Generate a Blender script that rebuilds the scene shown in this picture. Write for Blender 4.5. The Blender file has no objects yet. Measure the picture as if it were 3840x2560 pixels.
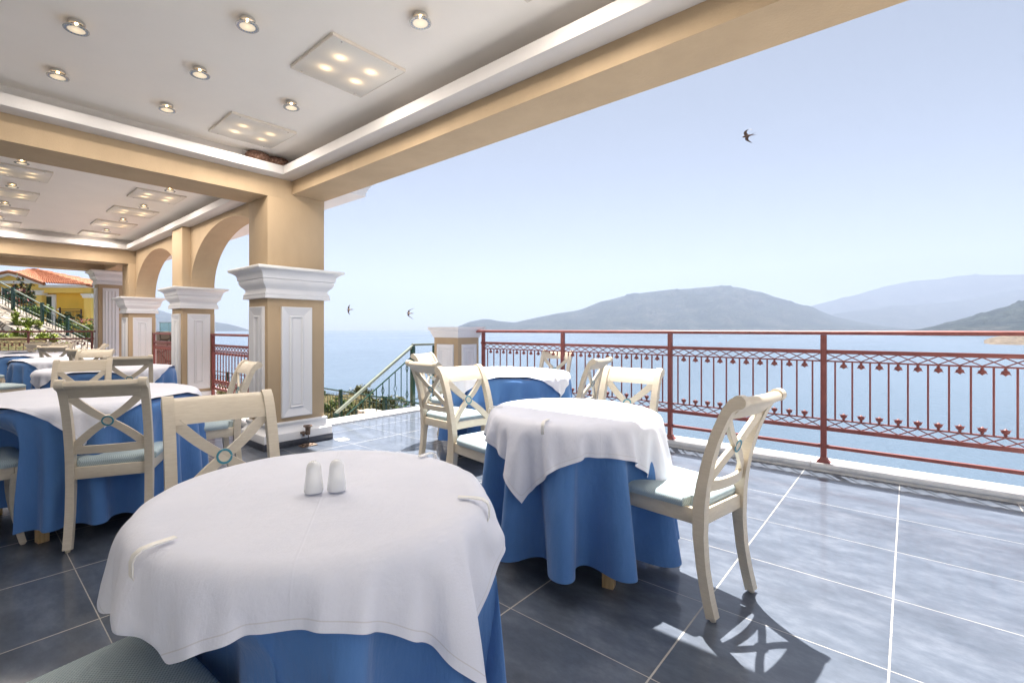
import bpy, bmesh, math, random
import numpy as np
from math import sin, cos, pi, radians, sqrt, atan2
from mathutils import Vector, Matrix, noise

S = bpy.context.scene
COL = S.collection

# ------------------------------------------------------------------ camera
EYE = 1.19
YAW = radians(42.877)
cam_d = bpy.data.cameras.new('camera')
cam = bpy.data.objects.new('camera', cam_d)
COL.objects.link(cam)
cam.location = (0, 0, EYE)
cam.rotation_euler = (pi/2, 0, YAW - pi/2)
cam_d.sensor_width = 36
cam_d.lens = 1784.6/3840*36
cam_d.shift_x = 170/3840
cam_d.shift_y = -46/3840
cam_d.clip_start = 0.02
cam_d.clip_end = 90000
S.camera = cam

# ------------------------------------------------------------------ sky, sun, exposure
SUN = Vector((0.325, 0.20, 1.0)).normalized()
SUN_EL = math.asin(SUN.z)
SUN_AZ = atan2(SUN.x, SUN.y)
w = bpy.data.worlds.new('World')
S.world = w
w.use_nodes = True
wn = w.node_tree.nodes
bg = wn['Background']
sky = wn.new('ShaderNodeTexSky')
sky.sky_type = 'NISHITA'
sky.sun_disc = False
sky.sun_elevation = SUN_EL
sky.sun_rotation = SUN_AZ
sky.altitude = 1500
sky.air_density = 0.5
sky.dust_density = 1.6
sky.ozone_density = 1.0
tint = wn.new('ShaderNodeMix'); tint.data_type = 'RGBA'; tint.blend_type = 'MULTIPLY'
tint.inputs[0].default_value = 1.0
tint.inputs[7].default_value = (1.02, 1.005, 0.955, 1)
pale = wn.new('ShaderNodeHueSaturation'); pale.inputs['Saturation'].default_value = 0.60
w.node_tree.links.new(sky.outputs[0], pale.inputs['Color'])
w.node_tree.links.new(pale.outputs[0], tint.inputs[6])
w.node_tree.links.new(tint.outputs[2], bg.inputs[0])
bg.inputs[1].default_value = 0.05
sl = bpy.data.lights.new('sun', 'SUN')
sl.energy = 5.0
sl.angle = radians(0.55)
sl.color = (1.0, 0.955, 0.89)
so = bpy.data.objects.new('sun', sl)
COL.objects.link(so)
so.rotation_euler = SUN.to_track_quat('Z', 'Y').to_euler()
S.view_settings.view_transform = 'Standard'
S.view_settings.look = 'None'
S.view_settings.gamma = 1
S.view_settings.exposure = 1.86
S.render.engine = 'CYCLES'
S.cycles.use_denoising = True
S.cycles.max_bounces = 10
S.cycles.diffuse_bounces = 6
S.cycles.glossy_bounces = 4
S.cycles.transmission_bounces = 6
S.cycles.volume_bounces = 0
S.cycles.sample_clamp_indirect = 6
S.cycles.caustics_reflective = False
S.cycles.caustics_refractive = False

# ------------------------------------------------------------------ helpers
FW = Vector((cos(YAW), sin(YAW), 0))
RT = Vector((sin(YAW), -cos(YAW), 0))


def site(lat, dist, z=0.0):
    """point of the surroundings from its survey values: metres across, metres out, height"""
    p = FW*dist + RT*lat
    return Vector((p.x, p.y, z))


def lin(r, g, b):
    f = lambda c: (c/255/12.92) if c/255 <= 0.04045 else ((c/255+0.055)/1.055)**2.4
    return (f(r), f(g), f(b), 1)


class MB:
    def __init__(s):
        s.v = []; s.f = []; s.m = []; s.mi = 0

    def add(s, vs, fs):
        b = len(s.v)
        s.v.extend([tuple(p) for p in vs])
        s.f.extend([tuple(b+i for i in f) for f in fs])
        s.m.extend([s.mi]*len(fs))

    def bm(s, bm):
        bm.verts.index_update()
        s.add([v.co for v in bm.verts], [[v.index for v in f.verts] for f in bm.faces])
        bm.free()

    def box(s, x0, x1, y0, y1, z0, z1, bev=0.0, mat=None):
        bm = bmesh.new()
        bmesh.ops.create_cube(bm, size=1)
        for v in bm.verts:
            v.co = Vector(((x0+x1)/2+v.co.x*(x1-x0), (y0+y1)/2+v.co.y*(y1-y0), (z0+z1)/2+v.co.z*(z1-z0)))
        if bev > 0:
            bmesh.ops.bevel(bm, geom=bm.edges[:], offset=bev, segments=2, profile=0.5, affect='EDGES')
        if mat is not None:
            bmesh.ops.transform(bm, matrix=mat, verts=bm.verts)
        s.bm(bm)

    def bar(s, a, b, w, h=None, up=(0, 0, 1), bev=0.0):
        """box bar from a to b with width w and height h"""
        a = Vector(a); b = Vector(b); h = h or w
        d = (b-a); L = d.length; d.normalize()
        upv = Vector(up)
        if abs(d.dot(upv)) > 0.98:
            upv = Vector((1, 0, 0))
        x = d.cross(upv).normalized(); z = x.cross(d)
        M = Matrix((x, d, z)).transposed().to_4x4(); M.translation = (a+b)/2
        s.box(-w/2, w/2, -L/2, L/2, -h/2, h/2, bev, M)

    def tube(s, pts, r, n=8, cap=True):
        pts = [Vector(p) for p in pts]
        rs = r if isinstance(r, (list, tuple)) else [r]*len(pts)
        vs = []; fs = []
        t0 = (pts[1]-pts[0]).normalized()
        up = Vector((0, 0, 1)) if abs(t0.z) < 0.9 else Vector((1, 0, 0))
        nrm = t0.cross(up).normalized()
        for i, p in enumerate(pts):
            t = (pts[min(i+1, len(pts)-1)]-pts[max(i-1, 0)]).normalized()
            nrm = (nrm-t*nrm.dot(t)).normalized()
            bn = t.cross(nrm)
            for k in range(n):
                a = 2*pi*k/n
                vs.append(p+(nrm*cos(a)+bn*sin(a))*rs[i])
        for i in range(len(pts)-1):
            for k in range(n):
                a = i*n+k; b = i*n+(k+1) % n
                fs.append((a, b, b+n, a+n))
        if cap:
            fs.append(tuple(range(n))[::-1]); fs.append(tuple((len(pts)-1)*n+k for k in range(n)))
        s.add(vs, fs)

    def lathe(s, prof, n=24, c=(0, 0, 0), mat=None):
        vs = []; fs = []
        for r, z in prof:
            for k in range(n):
                a = 2*pi*k/n
                vs.append(Vector((r*cos(a), r*sin(a), z)))
        for j in range(len(prof)-1):
            for k in range(n):
                a = j*n+k; b = j*n+(k+1) % n
                fs.append((a, b, b+n, a+n))
        fs.append(tuple(range(n))[::-1]); fs.append(tuple((len(prof)-1)*n+k for k in range(n)))
        c = Vector(c)
        vs = [(mat @ v if mat else v)+c for v in vs]
        s.add(vs, fs)

    def rect_rings(s, x0, x1, y0, y1, prof, caps=True):
        """mouldings round a rectangular plan: prof = (overhang, z)"""
        vs = []; fs = []
        for e, z in prof:
            vs += [(x0-e, y0-e, z), (x1+e, y0-e, z), (x1+e, y1+e, z), (x0-e, y1+e, z)]
        for j in range(len(prof)-1):
            for k in range(4):
                a = j*4+k; b = j*4+(k+1) % 4
                fs.append((a, b, b+4, a+4))
        if caps:
            fs.append((3, 2, 1, 0)); n = (len(prof)-1)*4; fs.append((n, n+1, n+2, n+3))
        s.add(vs, fs)

    def frame_panel(s, o, u, v, n, w, h, rings):
        """panel on a face: rings = (inset, height above face), closed in the middle"""
        o = Vector(o); u = Vector(u); v = Vector(v); n = Vector(n)
        vs = []; fs = []
        for i, d in rings:
            for a, b in ((i, i), (w-i, i), (w-i, h-i), (i, h-i)):
                vs.append(o+u*a+v*b+n*d)
        for j in range(len(rings)-1):
            for k in range(4):
                a = j*4+k; b = j*4+(k+1) % 4
                fs.append((a, b, b+4, a+4))
        m = (len(rings)-1)*4
        fs.append((m, m+1, m+2, m+3)); fs.append((3, 2, 1, 0))
        s.add(vs, fs)

    def extrude(s, poly, axis_fn, d0, d1):
        """poly in 2D, axis_fn(p, q, d) -> xyz, extruded from d0 to d1"""
        n = len(poly)
        vs = [axis_fn(p, q, d0) for p, q in poly]+[axis_fn(p, q, d1) for p, q in poly]
        fs = [tuple(range(n))[::-1], tuple(range(n, 2*n))]
        for k in range(n):
            a = k; b = (k+1) % n
            fs.append((a, b, b+n, a+n))
        s.add(vs, fs)

    def mesh(s, name, mats, smooth=35):
        me = bpy.data.meshes.new(name)
        me.from_pydata(s.v, [], s.f)
        for m in (mats if isinstance(mats, (list, tuple)) else [mats]):
            me.materials.append(m)
        if any(s.m):
            me.polygons.foreach_set('material_index', s.m)
        bm = bmesh.new(); bm.from_mesh(me)
        bmesh.ops.recalc_face_normals(bm, faces=bm.faces)
        bm.to_mesh(me); bm.free()
        if smooth:
            me.polygons.foreach_set('use_smooth', [True]*len(me.polygons))
            me.set_sharp_from_angle(angle=radians(smooth))
        me.update()
        return me

    def build(s, name, mats, parent=None, smooth=35):
        o = bpy.data.objects.new(name, s.mesh(name, mats, smooth))
        COL.objects.link(o)
        if parent:
            o.parent = parent
        return o


def put(name, me, parent=None, loc=(0, 0, 0), rz=0.0):
    o = bpy.data.objects.new(name, me); COL.objects.link(o)
    o.location = loc; o.rotation_euler = (0, 0, rz)
    if parent:
        o.parent = parent
    return o


def tag(o, label, cat, group=None, kind=None):
    o['label'] = label; o['category'] = cat
    if group:
        o['group'] = group
    if kind:
        o['kind'] = kind
    return o


def thing(name, label, cat, loc=(0, 0, 0), rz=0.0, group=None, kind='thing'):
    o = bpy.data.objects.new(name, None); COL.objects.link(o)
    o.empty_display_size = 0.1
    o.location = loc; o.rotation_euler = (0, 0, rz)
    return tag(o, label, cat, group, kind)


def structure(o):
    o['kind'] = 'structure'
    return o


def dup(root, loc, rz, label, group=None):
    r = root.copy(); COL.objects.link(r)
    r.location = loc; r.rotation_euler = (0, 0, rz)
    r['label'] = label
    if group:
        r['group'] = group
    for ch in list(root.children):
        c = ch.copy(); COL.objects.link(c); c.parent = r
        for g in list(ch.children):
            d = g.copy(); COL.objects.link(d); d.parent = c
    return r


# ------------------------------------------------------------------ materials
def mat(name, col, rough=0.6, spec=0.5, metal=0.0):
    m = bpy.data.materials.new(name); m.use_nodes = True
    p = m.node_tree.nodes['Principled BSDF']
    p.inputs['Base Color'].default_value = col if len(col) == 4 else (*col, 1)
    p.inputs['Roughness'].default_value = rough
    p.inputs['Specular IOR Level'].default_value = spec
    p.inputs['Metallic'].default_value = metal
    return m


class NT:
    """tiny node-tree writer"""
    def __init__(s, m):
        s.t = m.node_tree; s.n = s.t.nodes; s.p = s.n['Principled BSDF']

    def new(s, t, **kw):
        n = s.n.new('ShaderNode'+t)
        for k, v in kw.items():
            setattr(n, k, v)
        return n

    def link(s, a, b):
        s.t.links.new(a, b)

    def sock(s, x, inp):
        if hasattr(x, 'is_output'):
            s.link(x, inp)
        else:
            inp.default_value = x

    def math(s, op, a, b=0.0, c=None):
        n = s.new('Math', operation=op)
        s.sock(a, n.inputs[0]); s.sock(b, n.inputs[1])
        if c is not None:
            s.sock(c, n.inputs[2])
        return n.outputs[0]

    def coord(s, which='Object'):
        return s.new('TexCoord').outputs[which]

    def xyz(s, v):
        n = s.new('SeparateXYZ'); s.link(v, n.inputs[0]); return n.outputs

    def scale(s, v, sc):
        n = s.new('Mapping'); s.link(v, n.inputs[0]); n.inputs['Scale'].default_value = sc; return n.outputs[0]

    def noise(s, v, sc, det=3, rough=0.55):
        n = s.new('TexNoise'); s.link(v, n.inputs['Vector']); n.inputs['Scale'].default_value = sc
        n.inputs['Detail'].default_value = det; n.inputs['Roughness'].default_value = rough
        return n.outputs['Fac']

    def ramp(s, f, stops):
        n = s.new('ValToRGB'); s.link(f, n.inputs[0])
        e = n.color_ramp.elements
        while len(e) < len(stops):
            e.new(0.5)
        for i, (p, c) in enumerate(stops):
            e[i].position = p; e[i].color = c if len(c) == 4 else (*c, 1)
        return n.outputs[0]

    def mix(s, f, a, b, mode='MIX'):
        n = s.new('Mix', data_type='RGBA', blend_type=mode)
        s.sock(f, n.inputs[0])
        for x, i in ((a, 6), (b, 7)):
            if hasattr(x, 'is_output'):
                s.link(x, n.inputs[i])
            else:
                n.inputs[i].default_value = x if len(x) == 4 else (*x, 1)
        return n.outputs[2]

    def bump(s, h, strength=0.3, dist=0.002, normal=None):
        n = s.new('Bump'); s.link(h, n.inputs['Height'])
        n.inputs['Strength'].default_value = strength; n.inputs['Distance'].default_value = dist
        if normal:
            s.link(normal, n.inputs['Normal'])
        return n.outputs[0]


def plaster(name, col, amp=0.06, bump=0.25, rough=0.75):
    m = mat(name, col, rough, 0.3); t = NT(m)
    c = t.coord('Object')
    big = t.noise(t.scale(c, (2.2, 2.2, 0.7)), 1.1, 7, 0.62); fine = t.noise(c, 90, 3)
    a = tuple(x*(1-amp) for x in col[:3]); b = tuple(min(1, x*(1+amp)) for x in col[:3])
    t.link(t.ramp(big, [(0.3, a), (0.7, b)]), t.p.inputs['Base Color'])
    t.link(t.bump(fine, bump, 0.004), t.p.inputs['Normal'])
    return m


M_tan = plaster('tan_plaster', (0.475, 0.358, 0.232), 0.08, 0.4)
M_white = plaster('white_plaster', (0.80, 0.785, 0.765), 0.03, 0.12)
M_mould = plaster('white_moulding', (0.74, 0.745, 0.765), 0.03, 0.15, 0.6)
M_wood = mat('cream_wood', (0.68, 0.635, 0.545), 0.38, 0.5)
t = NT(M_wood); c = t.coord('Object')
g = t.noise(t.scale(c, (9, 9, 60)), 3, 5)
t.link(t.ramp(g, [(0.25, (0.57, 0.495, 0.385)), (0.6, (0.635, 0.56, 0.445)), (0.8, (0.67, 0.60, 0.485))]), t.p.inputs['Base Color'])
t.link(t.bump(g, 0.15, 0.001), t.p.inputs['Normal'])
M_ring = mat('turquoise_paint', (0.035, 0.24, 0.33), 0.4)
M_seat = mat('pale_blue_weave', (0.33, 0.47, 0.54), 0.85, 0.2)
t = NT(M_seat); c = t.coord('Object'); x, y, z = t.xyz(c)
wx = t.math('SINE', t.math('MULTIPLY', t.math('ADD', x, z), 2*pi/0.0095)); wy = t.math('SINE', t.math('MULTIPLY', t.math('SUBTRACT', y, z), 2*pi/0.0075))
h = t.math('MULTIPLY_ADD', t.math('MULTIPLY', wx, wy), 0.5, 0.5)
t.link(t.ramp(h, [(0.12, (0.26, 0.345, 0.38)), (0.5, (0.43, 0.525, 0.56)), (1, (0.52, 0.605, 0.63))]), t.p.inputs['Base Color'])
t.link(t.bump(h, 0.6, 0.002), t.p.inputs['Normal'])


def cloth_mat(name, a, b, sheen, hem=None):
    m = mat(name, a, 0.85, 0.15); t = NT(m)
    c = t.coord('Object'); uv = t.coord('UV')
    wv = t.noise(c, 420, 2); big = t.noise(t.scale(c, (1, 1, 0.5)), 7, 4)
    cr = t.noise(t.scale(c, (2.2, 7, 3)), 3.2, 5, 0.6)
    col = t.ramp(big, [(0.3, a), (0.7, b)])
    ux, uy, uz = t.xyz(uv)
    if hem:
        # stitched hem: uv.x = distance in metres from the edge of the cloth
        ln = t.math('LESS_THAN', t.math('ABSOLUTE', t.math('SUBTRACT', ux, 0.019)), 0.0012)
        col = t.mix(t.math('MULTIPLY', ln, 0.55), col, hem)
        hemh = t.math('MULTIPLY', t.math('LESS_THAN', ux, 0.018), 0.0008)
        fo = t.new('UVMap', uv_map='Fold'); fx_, fy_, fz_ = t.xyz(fo.outputs[0])
        for q, line in ((fx_, 0.5), (fy_, 0.5), (fx_, 0.27), (fy_, 0.74)):
            dq = t.math('ABSOLUTE', t.math('SUBTRACT', q, line))
            rid = t.math('MULTIPLY', t.math('MAXIMUM', t.math('SUBTRACT', 1, t.math('DIVIDE', dq, 0.0032)), 0), 0.0007 if line == 0.5 else 0.0004)
            hemh = t.math('ADD', hemh, rid)
    else:
        hemh = t.math('MULTIPLY', ux, 0)
    t.link(col, t.p.inputs['Base Color'])
    h = t.math('ADD', t.math('MULTIPLY', wv, 0.0004), t.math('MULTIPLY', cr, 0.011))
    h = t.math('ADD', h, hemh)
    if not hem:   # crumpled, hanging wrinkles of the heavier skirt
        h = t.math('ADD', h, t.math('MULTIPLY', t.noise(t.scale(c, (9, 9, 1.6)), 2.0, 4, 0.6), 0.012))
    t.link(t.bump(h, 0.45, 1.0), t.p.inputs['Normal'])
    t.p.inputs['Sheen Weight'].default_value = sheen
    t.p.inputs['Sheen Roughness'].default_value = 0.5
    return m


M_clothw = cloth_mat('white_tablecloth', (0.705, 0.73, 0.825), (0.745, 0.765, 0.855), 0.05, (0.55, 0.54, 0.56))
M_clothb = cloth_mat('blue_tablecloth', (0.078, 0.190, 0.44), (0.096, 0.220, 0.49), 0.25)
M_pine = mat('pale_pine', (0.62, 0.42, 0.20), 0.45)
t = NT(M_pine); c = t.coord('Object')
g = t.noise(t.scale(c, (40, 40, 4)), 2, 4)
t.link(t.ramp(g, [(0.3, (0.46, 0.28, 0.12)), (0.65, (0.64, 0.44, 0.22))]), t.p.inputs['Base Color'])
M_plastic = mat('white_plastic', (0.80, 0.79, 0.76), 0.35)
M_china = mat('glazed_white_china', (0.78, 0.79, 0.80), 0.12, 0.6)
M_hole = mat('dark_hole', (0.02, 0.02, 0.02), 0.8)
M_red = mat('red_brown_metal_paint', (0.245, 0.056, 0.046), 0.42, 0.5)
t = NT(M_red); c = t.coord('Object')
g = t.noise(c, 14, 4)
t.link(t.ramp(g, [(0.3, (0.195, 0.052, 0.045)), (0.7, (0.265, 0.078, 0.066))]), t.p.inputs['Base Color'])
t.link(t.bump(t.noise(c, 260, 2), 0.12, 0.001), t.p.inputs['Normal'])
M_green = mat('green_metal_paint', (0.014, 0.055, 0.036), 0.25, 0.6)
M_hand = mat('glare_pale_green', (0.24, 0.27, 0.22), 0.3)  # green handrail paint, paled to stand for sun glare off its top
M_iron = mat('rusty_iron', (0.16, 0.11, 0.08), 0.65, 0.4, 0.5)
t = NT(M_iron); c = t.coord('Object')
t.link(t.ramp(t.noise(c, 40, 5), [(0.35, (0.10, 0.07, 0.055)), (0.65, (0.30, 0.22, 0.17))]), t.p.inputs['Base Color'])
M_black = mat('black_rubber', (0.015, 0.015, 0.017), 0.6)
M_chrome = mat('chrome', (0.75, 0.74, 0.72), 0.12, 0.5, 1.0)

M_marble = mat('white_marble', (0.74, 0.73, 0.71), 0.28, 0.5)
t = NT(M_marble); c = t.coord('Object')
v = t.noise(t.scale(c, (3, 3, 9)), 2.2, 8, 0.68)
t.link(t.ramp(v, [(0.34, (0.60, 0.60, 0.60)), (0.48, (0.75, 0.745, 0.73)), (0.62, (0.79, 0.78, 0.765))]), t.p.inputs['Base Color'])

# dark blue slate tiles with pale joints
M_tile = mat('slate_tile', (0.05, 0.06, 0.085), 0.3, 0.5)
t = NT(M_tile); c = t.coord('Object'); x, y, z = t.xyz(c)
TX, TY = 0.6045, 0.598
ax = t.math('DIVIDE', t.math('SUBTRACT', x, 0.408-TX*20), TX); ay = t.math('DIVIDE', t.math('SUBTRACT', y, 0.05-TY*20), TY)
fx = t.math('MULTIPLY', t.math('SUBTRACT', 0.5, t.math('ABSOLUTE', t.math('SUBTRACT', t.math('FRACT', ax), 0.5))), TX)
fy = t.math('MULTIPLY', t.math('SUBTRACT', 0.5, t.math('ABSOLUTE', t.math('SUBTRACT', t.math('FRACT', ay), 0.5))), TY)
wob = t.math('MULTIPLY', t.math('SUBTRACT', t.noise(c, 40, 3), 0.5), 0.0022)
jx = t.math('LESS_THAN', t.math('ADD', fx, wob), 0.0019); jy = t.math('LESS_THAN', t.math('ADD', fy, wob), 0.0031)
joint = t.math('MAXIMUM', jx, jy)
cell = t.new('CombineXYZ'); t.link(t.math('FLOOR', ax), cell.inputs[0]); t.link(t.math('FLOOR', ay), cell.inputs[1])
wn_ = t.new('TexWhiteNoise', noise_dimensions='3D'); t.link(cell.outputs[0], wn_.inputs[0])
offv = t.new('VectorMath', operation='MULTIPLY_ADD'); t.link(wn_.outputs['Color'], offv.inputs[0]); offv.inputs[1].default_value = (7, 7, 7); t.link(c, offv.inputs[2])
cloud = t.noise(t.scale(offv.outputs[0], (1.6, 0.8, 1)), 5.5, 9, 0.72)
tilec = t.ramp(cloud, [(0.30, (0.040, 0.054, 0.079)), (0.50, (0.072, 0.090, 0.124)), (0.72, (0.130, 0.153, 0.194))])
dust = t.noise(c, 900, 1)
tilec = t.mix(t.math('MULTIPLY', t.math('GREATER_THAN', dust, 0.80), 0.25), tilec, (0.45, 0.45, 0.45))
stain = t.noise(c, 2.2, 5)
jc = t.ramp(stain, [(0.3, (0.27, 0.25, 0.22)), (0.7, (0.46, 0.44, 0.40))])
t.link(t.mix(joint, tilec, jc), t.p.inputs['Base Color'])
rr = t.math('MULTIPLY_ADD', t.noise(offv.outputs[0], 9, 6, 0.65), 0.16, 0.06)
t.link(t.math('MULTIPLY_ADD', rr, 1.1, 0.30), t.p.inputs['Roughness'])
t.p.inputs['Coat Weight'].default_value = 0.75
t.link(t.math('ADD', t.math('MULTIPLY', rr, 0.75), t.math('MULTIPLY', joint, 0.4)), t.p.inputs['Coat Roughness'])
hh = t.math('SUBTRACT', t.math('MULTIPLY', t.noise(offv.outputs[0], 16, 6), 0.0012), t.math('MULTIPLY', joint, 0.0015))
t.link(t.bump(hh, 0.22, 1.0), t.p.inputs['Normal'])
# ------------------------------------------------------------------ floor, kerbs, roof
XI, XO = 2.11, 2.733          # inner and outer face of the main pillar
YP0, YP1 = 4.647, 5.087       # front and back of main pillar / cross beam

mb = MB(); mb.box(-3.4, 5.02, -5.0, 5.22, -0.30, 0.0); mb.box(-3.4, 2.72, 5.22, 14.1, -0.30, 0.0)
floor = structure(mb.build('floor', M_tile))
M_bounce = plaster('pale_bounce_stone', (0.74, 0.70, 0.64), 0.08, 0.3)
mb = MB(); mb.box(-9.0, 4.90, -13.0, -0.95, -0.20, 0.004)  # pale ground added out of view to bounce sunlight onto the ceiling
structure(mb.build('bounce_paving', M_bounce))


def slab(name, x0, x1, y0, y1, z0, z1, m, bev=0.006):
    b = MB(); b.box(x0, x1, y0, y1, z0, z1, bev)
    return b.build(name, m)


# marble kerb under the sea railing, cut in slabs with a fine joint
kerb = MB()
yy = -4.6
for L in (1.31, 1.29, 1.34, 1.27, 1.30, 1.28, 1.24):
    kerb.box(4.925, 5.215, yy+0.0015, yy+L-0.0015, 0.028, 0.062, 0.006); yy += L
kerb.box(4.938, 5.19, -4.6, 4.4, -0.02, 0.0285)
structure(kerb.build('kerb', M_marble))
sill = MB(); xx = 2.80
for L in (0.98, 1.02, 0.6):
    sill.box(xx+0.0015, xx+L-0.0015, 5.215, 5.545, -0.03, 0.022, 0.005); xx += L
structure(sill.build('stair_sill', M_marble))
ar = MB(); ar.box(2.40, 2.80, 5.17, 7.76, 0.0, 0.055, 0.006); ar.box(2.40, 2.80, 8.40, 10.92, 0.0, 0.055, 0.006); ar.box(-3.3, 2.75, 13.9, 14.12, 0.0, 0.055, 0.006)
structure(ar.build('arcade_sill', M_marble))

ZC = 2.895
M_ceil = plaster('ceiling_plaster', (0.90, 0.86, 0.81), 0.02, 0.06)
c1 = MB(); c1.box(-3.3, 2.37, -4.0, 4.65, ZC, 2.99); c1.box(-3.3, 2.42, 5.08, 11.04, ZC, 2.99); c1.box(-3.3, 2.3, 11.46, 13.32, ZC, 2.99)
structure(c1.build('ceiling', M_ceil))
roof = MB(); roof.box(-3.6, 2.731, -4.0, 4.55, 2.99, 3.14); roof.box(-3.6, 3.30, 4.55, 14.4, 2.99, 3.14)
structure(roof.build('roof', M_white))

bm_ = MB()
bm_.box(2.365, XO, -4.0, YP0, 2.572, 2.99)          # along the terrace edge
structure(bm_.build('edge_beam', M_tan))
bm_ = MB(); bm_.box(-3.3, XO-0.001, YP0, YP1, 2.512, 2.99)
structure(bm_.build('cross_beam', M_tan))
bm_ = MB(); bm_.box(-3.3, 2.732, 11.03, 11.47, 2.45, 2.99)
structure(bm_.build('cross_beam', M_tan))
bm_ = MB(); bm_.box(-3.3, 2.732, 13.30, 13.75, 2.51, 2.99); bm_.box(2.30, 2.728, 11.47, 13.30, 2.512, 2.99)
structure(bm_.build('end_beam', M_tan))

# white ledges of the sunken ceilings (a lip standing off the beam, wall behind it)
M_ledge = plaster('ledge_paint', (0.63, 0.61, 0.60), 0.04, 0.15)
lg = MB()
lg.box(2.192, 2.3635, -4.0, 4.6455, 2.705, 2.788, 0.002); lg.box(-3.3, 2.192, 4.486, 4.6455, 2.705, 2.788, 0.002)
lg.box(2.355, 2.364, -4.0, 4.645, 2.788, ZC); lg.box(-3.3, 2.355, 4.637, 4.646, 2.788, ZC)
lg.box(2.223, 2.3985, 5.09, 11.028, 2.705, 2.788, 0.002); lg.box(-3.3, 2.223, 10.86, 11.028, 2.705, 2.788, 0.002); lg.box(-3.3, 2.223, 5.09, 5.26, 2.705, 2.788, 0.002)
lg.box(2.39, 2.398, 5.09, 11.0, 2.788, ZC); lg.box(-3.3, 2.39, 11.018, 11.027, 2.788, ZC); lg.box(-3.3, 2.39, 5.088, 5.097, 2.788, ZC)
structure(lg.build('ceiling_ledge', M_ledge))

# arcade wall with two elliptical arches
aw = MB()
def arch(y0, y1, z0, crown, ztop, x0, x1, n=40):
    yc = (y0+y1)/2; a = (y1-y0)/2; b = crown-z0
    pts = [(yc-a*cos(pi*k/n), z0+b*sin(pi*k/n)) for k in range(n+1)]
    for xq, fl in ((x0, 1), (x1, 0)):
        for k in range(n):
            p, q = pts[k], pts[k+1]
            aw.add([(xq, p[0], p[1]), (xq, q[0], q[1]), (xq, q[0], ztop), (xq, p[0], ztop)], [(0, 1, 2, 3)])
    for k in range(n):
        p, q = pts[k], pts[k+1]
        aw.add([(x0, p[0], p[1]), (x1, p[0], p[1]), (x1, q[0], q[1]), (x0, q[0], q[1])], [(0, 1, 2, 3)])
arch(5.087, 7.842, 1.812, 2.628, 2.99, 2.40, 2.731)
arch(8.318, 11.0, 1.812, 2.59, 2.99, 2.40, 2.731)
aw.box(2.40, 2.731, 7.842, 8.318, 1.812, 2.99)
structure(aw.build('arcade_wall', M_tan, smooth=30))

# outer cornice of the roof over the arcade
co = MB()
prof = [(2.735, 2.70), (3.20, 2.70), (3.20, 2.745), (3.225, 2.755), (3.225, 2.785), (3.25, 2.80), (3.265, 2.83), (3.30, 2.85), (3.30, 2.875), (3.345, 2.89), (3.345, 2.985), (2.735, 2.985)]
co.extrude(prof, lambda p, q, d: (p, d, q), 4.55, 14.4)
structure(co.build('roof_cornice', M_mould, smooth=20))

# unseen house wall on the land side, white for bounce, gap letting light in
hw = MB(); hw.box(-3.5, -3.3, 0.9, 14.2, -0.3, 2.99); hw.box(-3.5, -3.3, -4.0, -3.4, -0.3, 2.99)
structure(hw.build('house_wall', M_white))

# ------------------------------------------------------------------ pillars
CAP = [(0.0, 1.498), (0.045, 1.500), (0.045, 1.522), (0.038, 1.526), (0.043, 1.545), (0.036, 1.556), (0.026, 1.573), (0.026, 1.590), (0.036, 1.607),
       (0.052, 1.622), (0.067, 1.640), (0.076, 1.660), (0.077, 1.676), (0.073, 1.687), (0.087, 1.692), (0.087, 1.715), (0.092, 1.735), (0.104, 1.752), (0.125, 1.768), (0.150, 1.777), (0.150, 1.781), (0.0, 1.781)]
BASE = [(0.0, 0.252), (0.022, 0.247), (0.026, 0.236), (0.022, 0.222), (0.014, 0.208), (0.018, 0.188), (0.030, 0.168), (0.044, 0.152), (0.058, 0.143), (0.060, 0.138), (0.060, 0.066)]
RINGS = [(0, 0), (0, 0.022), (0.005, 0.027), (0.010, 0.028), (0.045, 0.018), (0.075, 0.009), (0.092, 0.004), (0.094, 0.014), (0.102, 0.022), (0.110, 0.014), (0.113, 0.004), (0.122, 0.003), (0.125, 0.010), (0.129, 0.010)]


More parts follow.
